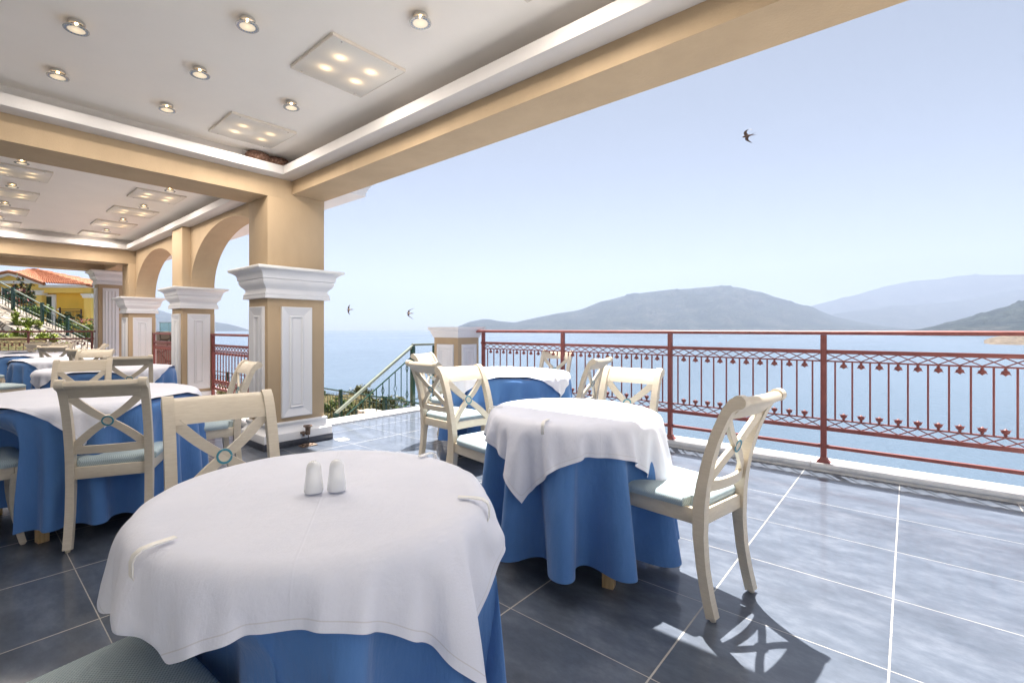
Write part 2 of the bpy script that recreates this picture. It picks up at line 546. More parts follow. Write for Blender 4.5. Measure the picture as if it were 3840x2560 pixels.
def pillar(label, x0, x1, y0, y1, ztop, dz=0.0, fluted=False, sides=('f', 'l'), upper=None, group=None):
    cx, cy = (x0+x1)/2, (y0+y1)/2
    root = thing('pillar', label, 'pillar', (cx, cy, 0), 0, group)
    a, b, c_, d = x0-cx, x1-cx, y0-cy, y1-cy
    sh = MB(); sh.box(a, b, c_, d, 0.20, 1.51+dz, 0.006)
    u = upper or (x0, x1, y0, y1)
    sh.box(u[0]-cx, u[1]-cx, u[2]-cy, u[3]-cy, 1.79+dz, ztop, 0.004)
    sh.build('shaft', M_tan, root)
    cp = MB(); cp.rect_rings(a, b, c_, d, [(e, z+dz) for e, z in CAP])
    cap = cp.build('capital', M_mould, root, 28)
    ms = MB(); ms.box(a-0.157, b+0.157, c_-0.157, d+0.157, 1.7815+dz, 1.808+dz, 0.003)
    ms.build('marble_slab', M_marble, cap)
    bs = MB(); bs.rect_rings(a, b, c_, d, BASE[::-1]); bs.build('base', M_mould, root, 28)
    pt = MB(); pt.box(a-0.067, b+0.067, c_-0.067, d+0.067, 0.001, 0.0655, 0.002); pt.build('plinth_tile', M_tile2, root)
    w = b-a; h = d-c_
    H0, H1 = 0.293, 1.418+dz
    if fluted:
        f = MB(); f.box(a+0.075, b-0.075, c_-0.022, c_-0.0005, H0, H1, 0.003)
        wf = b-a-0.15-0.05
        for k in range(4):
            xk = a+0.10+wf*(k+0.5)/4
            f.tube([(xk, c_-0.020, H0+0.07), (xk, c_-0.020, H1-0.07)], [wf/8*0.62]*2, 12)
        f.build('fluted_panel', M_mould, root)
        f = MB(); f.frame_panel((a, d-0.075, H0), (0, -1, 0), (0, 0, 1), (-1, 0, 0), h-0.15, H1-H0, RINGS); f.build('panel', M_mould, root, 20)
    else:
        ins = 0.135 if w > 0.5 else 0.068
        for sd in ('f', 'l', 'b', 'r'):
            f = MB()
            if sd == 'f':
                f.frame_panel((a+ins, c_, H0), (1, 0, 0), (0, 0, 1), (0, -1, 0), w-2*ins-0.02*(w > 0.5), H1-H0, RINGS)
            elif sd == 'b':
                f.frame_panel((b-ins, d, H0), (-1, 0, 0), (0, 0, 1), (0, 1, 0), w-2*ins, H1-H0, RINGS)
            elif sd == 'l':
                f.frame_panel((a, d-0.06, H0), (0, -1, 0), (0, 0, 1), (-1, 0, 0), h-0.12, H1-H0, RINGS)
            else:
                f.frame_panel((b, c_+0.06, H0), (0, 1, 0), (0, 0, 1), (1, 0, 0), h-0.12, H1-H0, RINGS)
            f.build('panel', M_mould, root, 20)
    return root


M_tile2 = mat('dark_plinth_tile', (0.035, 0.04, 0.055), 0.35)
t = NT(M_tile2); c = t.coord('Object')
t.link(t.ramp(t.noise(c, 9, 7, 0.65), [(0.3, (0.028, 0.032, 0.045)), (0.7, (0.075, 0.082, 0.105))]), t.p.inputs['Base Color'])
pillar('thick tan pillar with white capital at the open corner of the terrace, nearest pillar', XI, XO, YP0, YP1, 2.515)
pillar('slimmer tan pillar between the two arches with a white capital', 2.285, 2.732, 7.842, 8.318, 2.704)
pillar('tan arcade pillar beyond the second arch, smallest of the panelled pillars', 2.285, 2.732, 11.0, 11.5, 2.453)
pillar('end pillar with a white fluted panel and its capital right under the beam', 2.20, 2.65, 13.30, 13.75, 2.515, 0.70, True)

# short pillar at the terrace corner
root = thing('terrace_pillar', 'short square tan pillar with a flat white cap where the red railing ends', 'pillar', (4.89, 4.74, 0))
sp = MB(); sp.box(-0.215, 0.215, -0.235, 0.235, 0.0, 1.09, 0.005); sp.build('shaft', M_tan, root)
cp = MB(); cp.rect_rings(-0.215, 0.215, -0.235, 0.235, [(0, 1.072), (0.012, 1.074), (0.016, 1.09), (0.020, 1.11), (0.032, 1.128), (0.038, 1.148), (0.038, 1.160), (0.05, 1.168), (0.064, 1.184), (0.068, 1.19), (0.068, 1.222), (0.0, 1.222)])
cp.build('cap', M_mould, root, 28)
R2 = [(0, 0), (0, 0.022), (0.008, 0.026), (0.03, 0.022), (0.045, 0.012), (0.06, 0.010), (0.063, 0.016), (0.075, 0.016), (0.09, 0.008), (0.105, 0.008), (0.108, 0.013), (0.112, 0.013)]
f = MB(); f.frame_panel((-0.145, -0.235, 0.16), (1, 0, 0), (0, 0, 1), (0, -1, 0), 0.29, 0.82, R2); f.build('panel', M_mould, root, 20)
f = MB(); f.frame_panel((-0.215, 0.16, 0.16), (0, -1, 0), (0, 0, 1), (-1, 0, 0), 0.32, 0.82, R2); f.build('panel', M_mould, root, 20)

# ------------------------------------------------------------------ ceiling lamps
M_glow = mat('lamp_filament', (1, 0.8, 0.5), 0.5)
M_glow.node_tree.nodes['Principled BSDF'].inputs['Emission Color'].default_value = (1, 0.62, 0.28, 1)
M_glow.node_tree.nodes['Principled BSDF'].inputs['Emission Strength'].default_value = 9
M_frost = mat('frosted_lamp_glass', (0.75, 0.70, 0.62), 0.5)
t = NT(M_frost); x, y, z = t.xyz(t.coord('Object'))
rr_ = t.math('SQRT', t.math('ADD', t.math('POWER', x, 2), t.math('POWER', y, 2)))
e = t.math('POWER', t.math('MAXIMUM', t.math('SUBTRACT', 1, t.math('DIVIDE', rr_, 0.075)), 0), 1.2)
t.p.inputs['Emission Color'].default_value = (1, 0.78, 0.47, 1)
t.link(t.math('MULTIPLY_ADD', e, 0.22, 0.03), t.p.inputs['Emission Strength'])
M_rim = mat('clear_glass_rim', (0.82, 0.84, 0.82), 0.08, 0.6)
M_rim.node_tree.nodes['Principled BSDF'].inputs['Transmission Weight'].default_value = 0.55
M_dot = mat('blue_glass_dots', (0.05, 0.13, 0.32), 0.2)
M_panel = mat('acrylic_light_panel', (0.72, 0.69, 0.64), 0.3)
t = NT(M_panel); x, y, z = t.xyz(t.coord('Object'))
dx = t.math('SUBTRACT', t.math('ABSOLUTE', x), 0.115); dy = t.math('SUBTRACT', t.math('ABSOLUTE', y), 0.085)
r2 = t.math('ADD', t.math('POWER', t.math('DIVIDE', dx, 0.034), 2), t.math('POWER', t.math('DIVIDE', dy, 0.028), 2))
g1 = t.math('MULTIPLY', t.math('POWER', 2.718, t.math('MULTIPLY', r2, -1)), 1.0)
g2 = t.math('MULTIPLY', t.math('POWER', 2.718, t.math('MULTIPLY', r2, -0.16)), 0.16)
oi = t.new('ObjectInfo')
t.p.inputs['Emission Color'].default_value = (1, 0.70, 0.36, 1)
t.link(t.math('MULTIPLY', t.math('ADD', g1, g2), t.math('MULTIPLY_ADD', oi.outputs['Random'], 0.25, 0.30)), t.p.inputs['Emission Strength'])
M_pedge = mat('acrylic_panel_edge', (0.72, 0.66, 0.58), 0.35)

SPOT_W = 1.1
PANEL_W = 3.6


def area_lamp(parent, z, size, watts, sx=None):
    l = bpy.data.lights.new('lamp_glow', 'AREA'); l.energy = watts; l.color = (1, 0.90, 0.79)
    l.shape = 'SQUARE'; l.size = size
    o = bpy.data.objects.new('lamp_glow', l); COL.objects.link(o); o.parent = parent; o.location = (0, 0, z)
    return o


def make_spot(label, x, y):
    r = thing('ceiling_spotlight', label, 'spotlight', (x, y, ZC), 0, 'round glass ceiling spotlights')
    m = MB(); m.lathe([(0.050, 0.0), (0.052, -0.004), (0.052, -0.022), (0.046, -0.024), (0.040, -0.020), (0.032, -0.006), (0.012, -0.004)], 28); m.build('lamp_ring', M_chrome, r)
    m = MB(); m.lathe([(0.004, -0.004), (0.010, -0.010), (0.010, -0.018), (0.004, -0.022)], 12); m.build('bulb', M_glow, r)
    m = MB(); m.lathe([(0.001, -0.046), (0.050, -0.046), (0.050, -0.051), (0.001, -0.051)], 28); pl = m.build('frosted_plate', M_frost, r)
    m = MB(); m.mi = 0
    prof = [(0.050, -0.0462), (0.074, -0.0462), (0.075, -0.0485), (0.074, -0.051), (0.050, -0.051), (0.050, -0.0462)]
    m.lathe(prof, 36)
    for k in range(3):
        a = 2*pi*k/3+0.4; m.tube([(0.047*cos(a), 0.047*sin(a), -0.02), (0.055*cos(a), 0.055*sin(a), -0.047)], 0.0025, 6)
    m.build('glass_rim', M_rim, r)
    m = MB()
    for k in range(20):
        a = 2*pi*k/20; m.lathe([(0.0012, 0), (0.0048, 0), (0.0048, -0.0065), (0.0012, -0.0065)], 8, (0.060*cos(a), 0.060*sin(a), -0.0455))
    m.build('blue_dots', M_dot, r)
    area_lamp(r, -0.056, 0.09, SPOT_W)
    r.scale = (0.80, 0.80, 0.88)
    return r


def make_panel(label, x, y):
    r = thing('ceiling_light_panel', label, 'light panel', (x, y, ZC), 0, 'square acrylic ceiling light panels')
    m = MB(); m.box(-0.265, 0.265, -0.25, 0.25, -0.020, -0.0, 0.002); m.build('diffuser', M_panel, r)
    m = MB()
    for k, s in ((0, 1), (1, -1)):
        m.box(-0.268, 0.268, s*0.25 if s > 0 else -0.254, 0.254 if s > 0 else -0.25, -0.021, -0.001)
    m.box(-0.269, -0.2655, -0.25, 0.25, -0.021, -0.001); m.box(0.2655, 0.269, -0.25, 0.25, -0.021, -0.001)
    m.build('edge_trim', M_pedge, r)
    for a, b in ((-0.2, -0.235), (0.2, -0.235), (-0.2, 0.235), (0.2, 0.235)):
        m = MB(); m.lathe([(0.001, -0.018), (0.006, -0.019), (0.006, -0.023), (0.001, -0.024)], 10, (a, b, 0)); m.build('screw', M_chrome, r)
    area_lamp(r, -0.036, 0.42, PANEL_W)
    return r


sp0 = make_spot('round glass spotlight at the top of the near ceiling, leftmost in its row', 0.462, 3.39)
for lab, x, y in (('round glass spotlight just above the tan cross beam, leftmost of the near ceiling', 0.466, 4.115),
                  ('round glass spotlight in the middle of the near ceiling, second down its column', 1.095, 3.40),
                  ('round glass spotlight near the cross beam, left of the smaller light panel', 1.10, 4.125),
                  ('round glass spotlight between the two acrylic panels of the near ceiling', 1.725, 3.40),
                  ('round glass spotlight at the top of the near ceiling, second from the left', 1.098, 2.665),
                  ('round glass spotlight above the large acrylic panel, near the top ledge', 1.725, 1.945)):
    dup(sp0, (x, y, ZC), 0, lab)
pn0 = make_panel('large acrylic light panel with four glowing spots, nearest whole panel', 1.747, 2.672)
for lab, x, y in (('smaller looking acrylic light panel beside the two mud nests', 1.747, 4.13),
                  ('acrylic light panel cut off by the top of the picture', 1.747, 1.19)):
    dup(pn0, (x, y, ZC), 0, lab)
WORDS = ['first', 'second', 'third', 'fourth', 'fifth']
for k in range(4):
    y = 7.05+1.195*k
    dup(pn0, (1.765, y, ZC), 0, '%s light panel along the arches on the far ceiling, counted from the cross beam' % WORDS[k])
    dup(pn0, (0.465, y, ZC), 0, '%s light panel of the left row on the far ceiling, counted from the cross beam' % WORDS[k])
    ys = 6.52+1.165*k
    dup(sp0, (1.77, ys, ZC), 0, '%s small spotlight in the row along the arches, counted from the cross beam' % WORDS[k])
    dup(sp0, (0.462, ys, ZC), 0, '%s small spotlight of the left row on the far ceiling, counted from the cross beam' % WORDS[k])

# swallows' mud nests in the ceiling corner
M_mud = mat('dried_mud', (0.11, 0.055, 0.038), 0.95, 0.1)
t = NT(M_mud); c = t.coord('Object')
vr = t.new('TexVoronoi'); vr.inputs['Scale'].default_value = 75; t.link(c, vr.inputs['Vector'])
t.link(t.ramp(t.noise(c, 55, 4), [(0.3, (0.13, 0.070, 0.052)), (0.6, (0.27, 0.165, 0.125)), (0.8, (0.42, 0.30, 0.24))]), t.p.inputs['Base Color'])
t.link(t.bump(vr.outputs['Distance'], 1.0, 0.012), t.p.inputs['Normal'])


def nest(label, x, y, z, rx, rz, seed):
    bm = bmesh.new(); bmesh.ops.create_icosphere(bm, subdivisions=4, radius=1)
    for v in bm.verts:
        n = noise.noise(v.co*2.2+Vector((seed, 0, 0)))*0.16+noise.noise(v.co*7+Vector((0, seed, 0)))*0.07
        v.co = v.co*(1+n)
        v.co.z = max(v.co.z, -1.1)
        v.co = Vector((v.co.x*rx, v.co.y*0.065, v.co.z*rz))
        if v.co.y > 0.03: v.co.y = 0.03
        if v.co.z > rz*0.8: v.co.z = rz*0.8
    m = MB(); m.bm(bm); o = m.build('bird_nest', M_mud, None, 0)
    for p in o.data.polygons: p.use_smooth = True
    o.location = (x, y, z)
    tag(o, label, 'bird nest', 'mud nests in the ceiling corner')


nest('brown mud bird nest on the ceiling ledge, left one of the pair', 1.985, 4.575, 2.838, 0.115, 0.062, 1.0)
nest('brown mud bird nest tight in the ceiling corner beside the edge beam ledge', 2.185, 4.58, 2.836, 0.11, 0.06, 5.0)
# draped cloth shapes in millimetres (from a cloth simulation): rows, columns, then x, y, z of each point as second differences
CLOTH = {}
CLOTH['t1w'] = (41, 41, [
95,-497,415,14,17,19,-1,22,16,-9,21,16,11,18,16,23,3,16,23,3,16,23,3,16,23,3,16,23,6,16,22,6,17,22,7,17,18,-6,20,18,16,4,-3,1,1,16,7,-1,9,27,-1,6,27,-1,6,28,1,28,7,1,2,28,
-2,23,17,-2,22,17,-1,25,13,0,7,22,-5,-19,17,-12,-12,22,-12,17,19,-11,23,10,-11,-3,24,-14,17,18,-13,8,22,-14,-20,10,-17,-17,15,-17,-5,22,-17,0,22,-17,12,19,-17,22,5,-18,21,
8,-17,15,16,-18,12,17,-18,-16,-10,22,2,-2,-1,13,-4,2,3,0,0,-14,5,0,-4,8,1,1,-1,-1,0,-1,0,0,-1,0,-1,3,0,-2,6,-1,0,-11,-2,3,10,-3,-2,-7,4,20,-2,3,-15,17,-1,12,-9,5,-1,-1,1,1,
0,-1,-3,3,0,3,-1,0,1,-1,0,-3,4,0,-2,0,0,-7,2,-3,1,1,0,14,3,1,4,-4,0,-8,8,-1,3,-1,0,2,-2,0,-19,-3,-2,0,1,0,9,6,0,6,1,0,8,-2,-1,7,-8,0,0,1,1,-6,7,-1,-1,1,-1,-6,2,-1,-18,-4,20,
1,-4,1,5,-5,1,15,-2,2,-5,-1,-1,-12,10,0,-2,3,1,1,-2,-1,0,0,0,-1,3,0,0,0,0,1,0,0,2,-7,-5,-2,-1,1,2,13,5,4,3,2,2,-5,1,2,1,0,5,-3,1,-2,4,0,3,-1,0,-2,1,0,-3,2,-1,1,1,0,-10,-3,
-2,16,7,1,4,0,0,1,-2,0,-14,5,-2,15,-5,1,-16,6,-1,-8,-6,-1,8,8,-1,9,1,0,3,-1,0,9,-6,1,2,-4,-1,-6,8,0,-1,2,-1,-11,3,0,-16,-6,-4,-21,5,18,2,-8,2,1,-3,1,8,-7,1,14,-2,2,-13,1,-1,
-6,10,0,-1,1,1,1,-1,0,-1,-1,-1,0,0,0,0,-4,-1,-3,14,-1,5,3,2,-1,-2,0,12,-7,5,-5,4,-1,5,-2,1,5,-3,0,-4,4,0,3,-1,0,-3,4,0,-2,1,-1,-1,2,0,4,4,-1,2,-1,0,6,-2,0,-6,4,-2,0,0,0,0,
1,1,-15,-4,-3,4,3,0,14,4,1,-1,0,0,9,-5,0,4,-6,-1,-5,8,0,-3,3,-1,-13,2,-1,-13,-6,-4,0,1,1,-20,8,19,-1,-5,0,1,-5,0,1,-3,1,12,-10,2,8,-1,1,-15,8,0,-1,7,0,-1,-3,0,1,-1,1,1,-1,
0,0,4,0,-2,3,-1,2,4,1,3,-2,2,-1,0,0,3,2,1,3,-2,0,-1,1,0,1,1,0,3,-1,0,0,1,1,1,-2,0,-6,6,-2,12,0,0,5,-3,-1,1,0,0,-19,7,-1,16,-3,2,-15,4,-3,-4,-3,0,17,6,-1,-5,-1,1,9,-2,-1,7,
-6,0,-5,6,0,-5,3,0,-13,2,-3,-10,-4,-2,-2,-3,0,-4,-10,-2,-18,14,16,-1,-4,2,-2,-8,1,1,-3,1,0,-1,0,16,-12,3,-1,-1,1,-11,11,0,1,2,0,1,-3,-1,1,-3,0,-2,7,1,1,2,1,-1,2,-1,1,3,0,3,
0,1,-3,3,-3,2,-1,1,2,-1,1,-3,3,-2,4,-1,2,-2,0,0,2,1,1,0,0,-1,0,1,0,9,1,2,-7,1,-1,12,-2,0,-8,3,-1,-9,-3,-1,16,5,-1,-5,0,1,7,0,-1,8,-6,1,-4,3,-1,-6,5,-1,-12,1,-2,-9,-4,-2,-4,
-7,-1,-2,-11,-1,-1,-5,-1,-9,21,17,-10,-9,0,-1,-3,1,-1,-7,1,1,-2,1,0,1,-1,18,-16,4,-10,4,0,-4,10,0,1,-5,1,0,1,0,0,6,0,2,-1,1,-2,3,-3,-4,11,-8,-2,2,-4,0,0,1,0,0,-2,0,1,-2,0,
0,1,-1,0,0,1,0,0,0,-1,1,0,1,0,11,-4,8,2,1,6,7,-1,2,-1,1,0,-4,1,-2,7,-1,-1,-2,2,1,3,1,0,10,-5,0,-2,2,-1,-8,5,-1,-12,-1,-2,-8,-4,-3,-5,-10,0,-1,-9,-2,0,4,0,4,12,1,-3,23,16,-3,
-1,0,-13,-10,1,-1,-4,0,-1,-5,2,0,-2,1,0,1,-1,16,-17,5,-10,11,0,-1,4,0,1,-1,0,-3,8,-4,-3,7,-7,-1,2,-6,0,1,-2,0,0,-4,0,0,-4,0,1,0,-1,-1,-1,1,0,0,0,0,1,0,0,1,0,1,1,0,-1,4,1,0,
5,1,0,3,3,-1,3,9,-1,8,1,-1,1,4,3,-1,5,0,1,8,-3,0,-3,2,-1,-8,2,-1,-10,0,-2,-8,-6,-2,-5,-12,-2,0,-2,-1,3,11,1,5,9,0,6,3,1,-22,5,15,10,14,1,8,4,0,-13,-10,2,-4,-8,0,0,-3,1,0,2,
-1,1,-2,1,8,-11,3,-3,7,2,-6,14,-11,-1,5,-5,0,0,-6,0,1,-4,-1,-1,-1,1,0,1,-1,1,1,1,-1,0,0,0,1,-1,1,0,1,-1,-1,-1,1,0,1,-1,0,0,0,-1,-1,1,-1,1,-1,1,1,0,10,0,1,3,11,-1,7,9,0,5,2,
-1,-2,1,1,0,-5,0,-1,-8,1,-2,-10,-10,-3,-3,-8,-1,3,8,1,9,11,0,0,2,1,5,1,0,10,0,-1,-21,-11,14,-2,9,1,3,14,1,9,7,0,-4,-6,1,-6,-10,1,0,1,1,0,5,-2,0,0,-1,-1,8,-9,0,0,0,0,0,-8,-1,
1,-1,1,-1,1,0,0,0,-1,1,1,1,-1,0,-1,0,0,1,1,0,0,-1,0,-1,1,0,1,-1,0,-1,0,0,1,1,0,0,-1,-1,-1,0,0,1,1,-2,0,-1,4,1,0,7,5,1,7,8,1,5,0,0,0,-4,-1,-2,-11,-10,-4,8,4,0,4,8,1,4,3,0,-6,
-3,1,11,3,-1,13,-3,0,4,-2,0,-22,-11,15,2,-3,-1,-3,7,0,0,14,1,3,2,0,1,1,2,-2,-4,0,0,-1,0,-1,11,-8,-1,1,-5,1,0,-8,0,0,2,0,0,1,-1,0,1,1,1,0,0,-1,0,0,0,0,0,1,0,-1,-1,0,1,1,0,0,
-1,0,-1,0,0,1,1,0,-1,-1,0,1,0,0,0,1,0,0,-1,-1,0,0,0,-1,1,1,2,-1,7,3,0,5,2,0,3,0,-1,0,10,6,1,-5,-1,0,2,0,-1,-2,-1,1,16,2,-1,9,-3,0,-9,3,-1,-17,-3,-1,-18,17,12,-5,-11,1,1,-13,
2,1,-4,-1,-2,18,1,0,-2,0,1,0,2,-1,11,-8,1,1,-5,0,0,-7,-1,0,2,1,1,0,0,-1,1,0,1,0,-1,-1,0,1,0,0,-1,1,0,1,-1,0,0,1,0,-1,-1,0,1,0,0,0,1,0,0,-1,0,0,0,0,-1,1,0,1,-1,0,-1,0,0,1,1,
-1,0,-1,0,-1,0,0,2,1,9,5,1,5,3,1,2,0,-1,0,4,2,1,2,1,0,17,-1,-1,-5,1,-1,-17,-2,-1,-11,-10,-1,-2,-2,0,-22,13,12,3,4,0,0,0,-1,-4,-8,2,1,-12,1,1,9,1,-1,8,-4,0,3,-7,-1,0,-6,1,0,
1,0,1,1,-1,-1,0,0,1,0,1,-1,0,0,0,0,-1,1,0,1,-1,0,-1,1,0,1,-1,0,0,0,0,-1,1,0,1,-1,0,-1,0,0,1,1,0,0,-1,0,-1,0,0,1,1,0,-1,-1,0,1,0,-1,0,1,0,0,-1,0,1,0,8,10,4,9,4,2,0,4,-1,-1,
6,1,0,-14,-2,-2,-10,-8,0,-2,-3,-1,3,5,0,11,5,0,-25,5,13,0,-1,0,0,-2,0,2,4,-1,0,4,1,-1,1,-1,1,6,-8,1,0,-4,0,0,-1,-1,1,1,1,-1,0,0,1,0,0,-1,0,-1,0,0,1,1,0,0,-1,0,0,1,-1,0,-1,
0,-1,0,0,1,1,1,0,-1,-1,-1,0,0,1,1,1,-1,-1,0,1,0,0,0,1,0,-1,-1,0,1,0,0,-1,1,0,1,-1,-1,-1,0,0,0,1,4,1,0,2,9,3,8,-1,-1,-1,-3,-2,-1,-5,-4,1,4,4,-1,12,5,1,16,0,0,7,-4,0,-18,-17,
12,-4,13,0,-1,13,0,0,0,1,-1,-3,-1,2,9,-6,0,2,-4,-1,1,-4,1,0,1,0,-1,1,-1,1,0,0,-1,0,1,0,0,0,1,0,-1,-1,0,1,1,-1,-1,-1,1,1,0,0,0,1,0,-1,-1,0,1,0,1,0,1,-1,-1,-1,-1,1,0,0,-1,1,
1,1,-1,0,0,0,0,-1,1,0,1,-1,0,-1,0,0,1,1,-1,0,-1,-2,1,0,9,5,3,6,6,3,1,-7,-5,0,13,6,-1,14,-1,1,4,-2,-1,-4,1,0,-5,3,-1,-23,-9,11,2,-2,1,-2,-1,1,-2,9,-1,1,13,-1,1,7,-7,0,1,-5,
1,-1,0,-1,0,1,0,1,0,1,-1,0,0,0,0,-1,1,0,1,-1,0,0,1,-1,-1,-1,1,1,0,0,-1,1,1,1,-1,-1,0,0,0,-1,1,0,1,-1,0,0,0,0,-1,1,0,1,-1,-1,-1,0,1,1,1,0,0,-1,0,-1,0,0,1,1,0,-1,-1,0,1,1,-1,
0,0,3,1,0,4,6,2,5,14,5,0,1,-1,-1,-7,0,-1,-5,-1,-1,-3,0,-1,-3,-3,-1,-18,22,2,-2,-3,1,-2,-3,1,-2,-2,2,1,3,-3,1,1,-2,0,-1,-3,-1,0,2,1,1,0,0,-1,0,-1,0,0,1,1,0,0,-1,0,-1,1,-1,1,
-1,1,0,0,1,-1,1,-1,1,-1,0,-1,0,1,1,1,-2,0,-1,1,-1,0,0,1,1,1,0,-1,-1,-1,0,0,1,1,-1,-1,-1,1,1,0,0,0,1,0,-1,-1,0,1,0,0,-1,0,0,0,0,-2,0,0,3,4,3,5,-2,-2,-1,0,0,1,2,2,0,2,1,1,-1,
-1,0,-1,1,0,-22,16,4,-1,0,0,1,-1,0,1,2,-1,-1,0,-1,-1,0,-1,1,0,-2,0,1,1,-1,-1,0,1,0,0,0,1,0,-1,-1,0,1,1,0,0,-1,0,-1,0,0,1,1,0,0,-1,1,-1,0,-1,1,1,0,-1,-1,1,1,0,-1,0,1,1,-1,-1,
-1,1,0,0,0,1,0,-1,-1,0,1,0,0,-1,1,0,1,-1,0,0,1,0,-1,0,0,1,-1,0,0,1,-1,0,0,5,2,0,1,3,3,2,1,1,0,-1,-1,0,-4,-2,-1,-2,-3,-1,-2,-6,0,-26,12,6,1,-2,0,-1,1,1,1,1,-1,2,5,-4,1,1,-3,
-1,0,1,1,-1,0,0,0,0,-1,1,0,1,-1,0,0,0,0,-1,0,-1,1,0,1,0,1,0,-1,-1,-1,1,0,1,0,1,0,0,-1,0,0,0,0,-1,1,0,1,-1,0,0,0,0,-1,1,0,1,-1,0,0,0,0,-1,1,-1,1,-1,1,-1,1,0,1,-1,0,0,0,0,-1,
1,0,1,-1,0,0,0,0,1,2,5,4,2,2,-4,-5,-1,-5,-9,-2,0,-10,-1,1,-8,-1,2,-4,-1,-2,27,-2,-6,0,1,-8,-5,0,-7,-5,3,0,0,0,1,0,-3,0,0,1,-1,0,0,1,1,0,0,-1,0,-1,1,0,1,0,0,0,-1,1,-1,1,-1,
1,-1,1,0,0,0,-1,1,-1,1,-1,0,-1,0,0,0,1,0,1,-1,0,-1,0,0,1,1,0,0,-1,0,-1,1,0,1,0,0,0,-1,0,-1,1,0,1,-1,0,-1,0,0,1,1,0,0,-1,0,-1,0,0,1,1,1,-1,-1,-1,-3,-5,1,5,-3,0,0,-4,0,-1,0,
0,-1,0,0,-1,0,0,-21,18,0,-2,-2,0,1,2,1,0,-1,0,0,0,0,-1,0,-1,0,1,0,1,0,0,-1,-1,0,1,1,0,0,-1,0,-1,0,0,1,1,-1,0,-1,1,-1,0,-1,1,1,1,0,-1,0,-1,0,0,1,1,0,0,-1,0,0,0,0,0,1,0,-1,-1,
0,1,1,0,0,-1,0,-1,0,0,1,1,0,0,-1,0,-1,0,0,1,1,0,-1,-1,0,1,0,0,0,1,0,-1,-1,0,1,0,1,3,2,-1,-3,-3,-2,6,6,1,5,3,-1,4,3,1,4,0,0,-24,14,0,1,2,1,1,2,-1,0,0,0,0,-1,0,0,1,0,0,-1,0,
-1,0,0,1,1,0,-1,-1,0,1,0,0,0,1,0,-1,-1,0,1,0,0,0,1,1,-1,-1,-1,1,0,0,0,1,1,-1,-1,-1,1,0,0,-1,1,0,1,-1,0,0,1,0,-1,-1,0,1,0,0,0,1,0,-1,-1,0,1,0,0,0,1,0,-1,-1,0,1,0,0,-1,1,0,0,
-1,0,1,0,0,0,1,0,-3,-4,-2,1,1,1,-2,-4,-1,-1,-1,0,1,-1,0,0,2,0,-24,14,1,0,0,-1,1,0,0,2,5,-2,-2,-1,0,0,-1,3,1,0,-1,0,1,0,-1,-1,0,1,0,0,-1,1,0,1,-1,0,0,0,0,-1,1,0,1,-1,-1,0,0,
1,-1,1,0,1,-1,-1,0,0,1,-1,1,0,1,-1,0,-1,1,0,1,-1,-1,0,0,2,-1,1,0,1,-1,-1,0,0,0,-1,1,0,1,-1,0,0,0,0,-1,1,0,1,-1,0,0,0,0,-1,1,-1,0,-1,-1,0,0,0,0,-1,0,0,0,0,0,-1,1,-1,0,-1,-1,
-2,0,-9,22,-3,-4,-2,0,-5,-6,0,-2,2,-1,-2,2,2,0,-1,2,-1,1,0,1,-1,0,0,0,0,-1,1,0,1,-1,0,-1,0,0,0,1,0,1,-1,0,-1,0,0,1,1,0,0,-1,0,-1,0,0,1,1,0,0,-1,0,-1,1,0,1,-1,0,-1,0,0,0,1,
-1,1,-1,0,-1,0,1,1,1,0,0,-1,0,-1,0,0,1,1,0,0,-1,0,-1,1,0,1,0,0,0,-1,0,-1,0,-1,0,-3,0,-2,-3,0,0,-1,0,-1,0,-1,-1,-1,1,0,0,0,-27,-7,-3,1,8,-1,4,15,-1,1,3,0,0,-2,2,-1,1,3,0,-1,
0,-1,0,0,1,1,0,0,-1,0,-1,0,0,1,1,0,0,-1,1,-1,0,-1,1,1,0,-1,-1,-1,1,0,1,0,1,-1,-1,-1,0,1,1,0,0,-1,1,-1,0,-1,1,1,1,0,-1,0,-1,0,0,1,1,0,-1,-1,1,1,0,-1,0,1,0,-1,-1,0,1,1,0,0,-1,
0,-1,0,2,0,0,-4,0,-1,-3,5,5,0,9,5,2,7,2,1,3,-2,1,-1,-1,0,0,-1,0,-21,18,-7,7,5,-2,5,1,-2,-5,-2,1,-8,-4,6,-1,-1,3,1,0,2,0,1,-1,-1,-1,0,1,0,0,0,1,0,-1,-1,0,1,0,0,0,1,0,-1,-1,
0,1,0,0,-1,1,-1,1,-1,1,0,1,0,-1,-1,1,1,0,-2,0,1,1,-1,-1,1,1,0,-1,0,1,0,-1,-1,1,1,0,-1,-1,1,0,1,-1,0,0,1,0,-1,-1,0,0,0,1,1,1,0,0,-1,-5,-2,-4,-4,-2,-8,-2,1,2,0,3,5,2,6,8,2,9,
1,1,8,1,1,-5,25,-11,-7,-3,2,-8,-6,2,0,1,0,2,3,-2,-3,-2,3,-2,0,9,1,-1,-3,0,0,0,-1,1,0,1,-1,0,0,0,0,-1,1,0,1,-1,1,0,0,-1,-1,1,0,1,-1,0,-1,0,0,1,0,1,0,0,-1,-1,1,0,1,-1,0,0,0,
-1,-1,1,1,1,-1,1,0,0,-1,-1,1,0,1,-1,0,-1,1,0,0,-1,0,1,0,0,0,1,1,-1,-1,-2,0,0,-2,0,-4,-4,0,2,-1,-1,-2,0,-1,-2,-1,0,-2,0,2,5,1,1,3,1,-24,8,-5,3,3,-2,5,8,-3,0,2,-1,0,-1,1,-6,
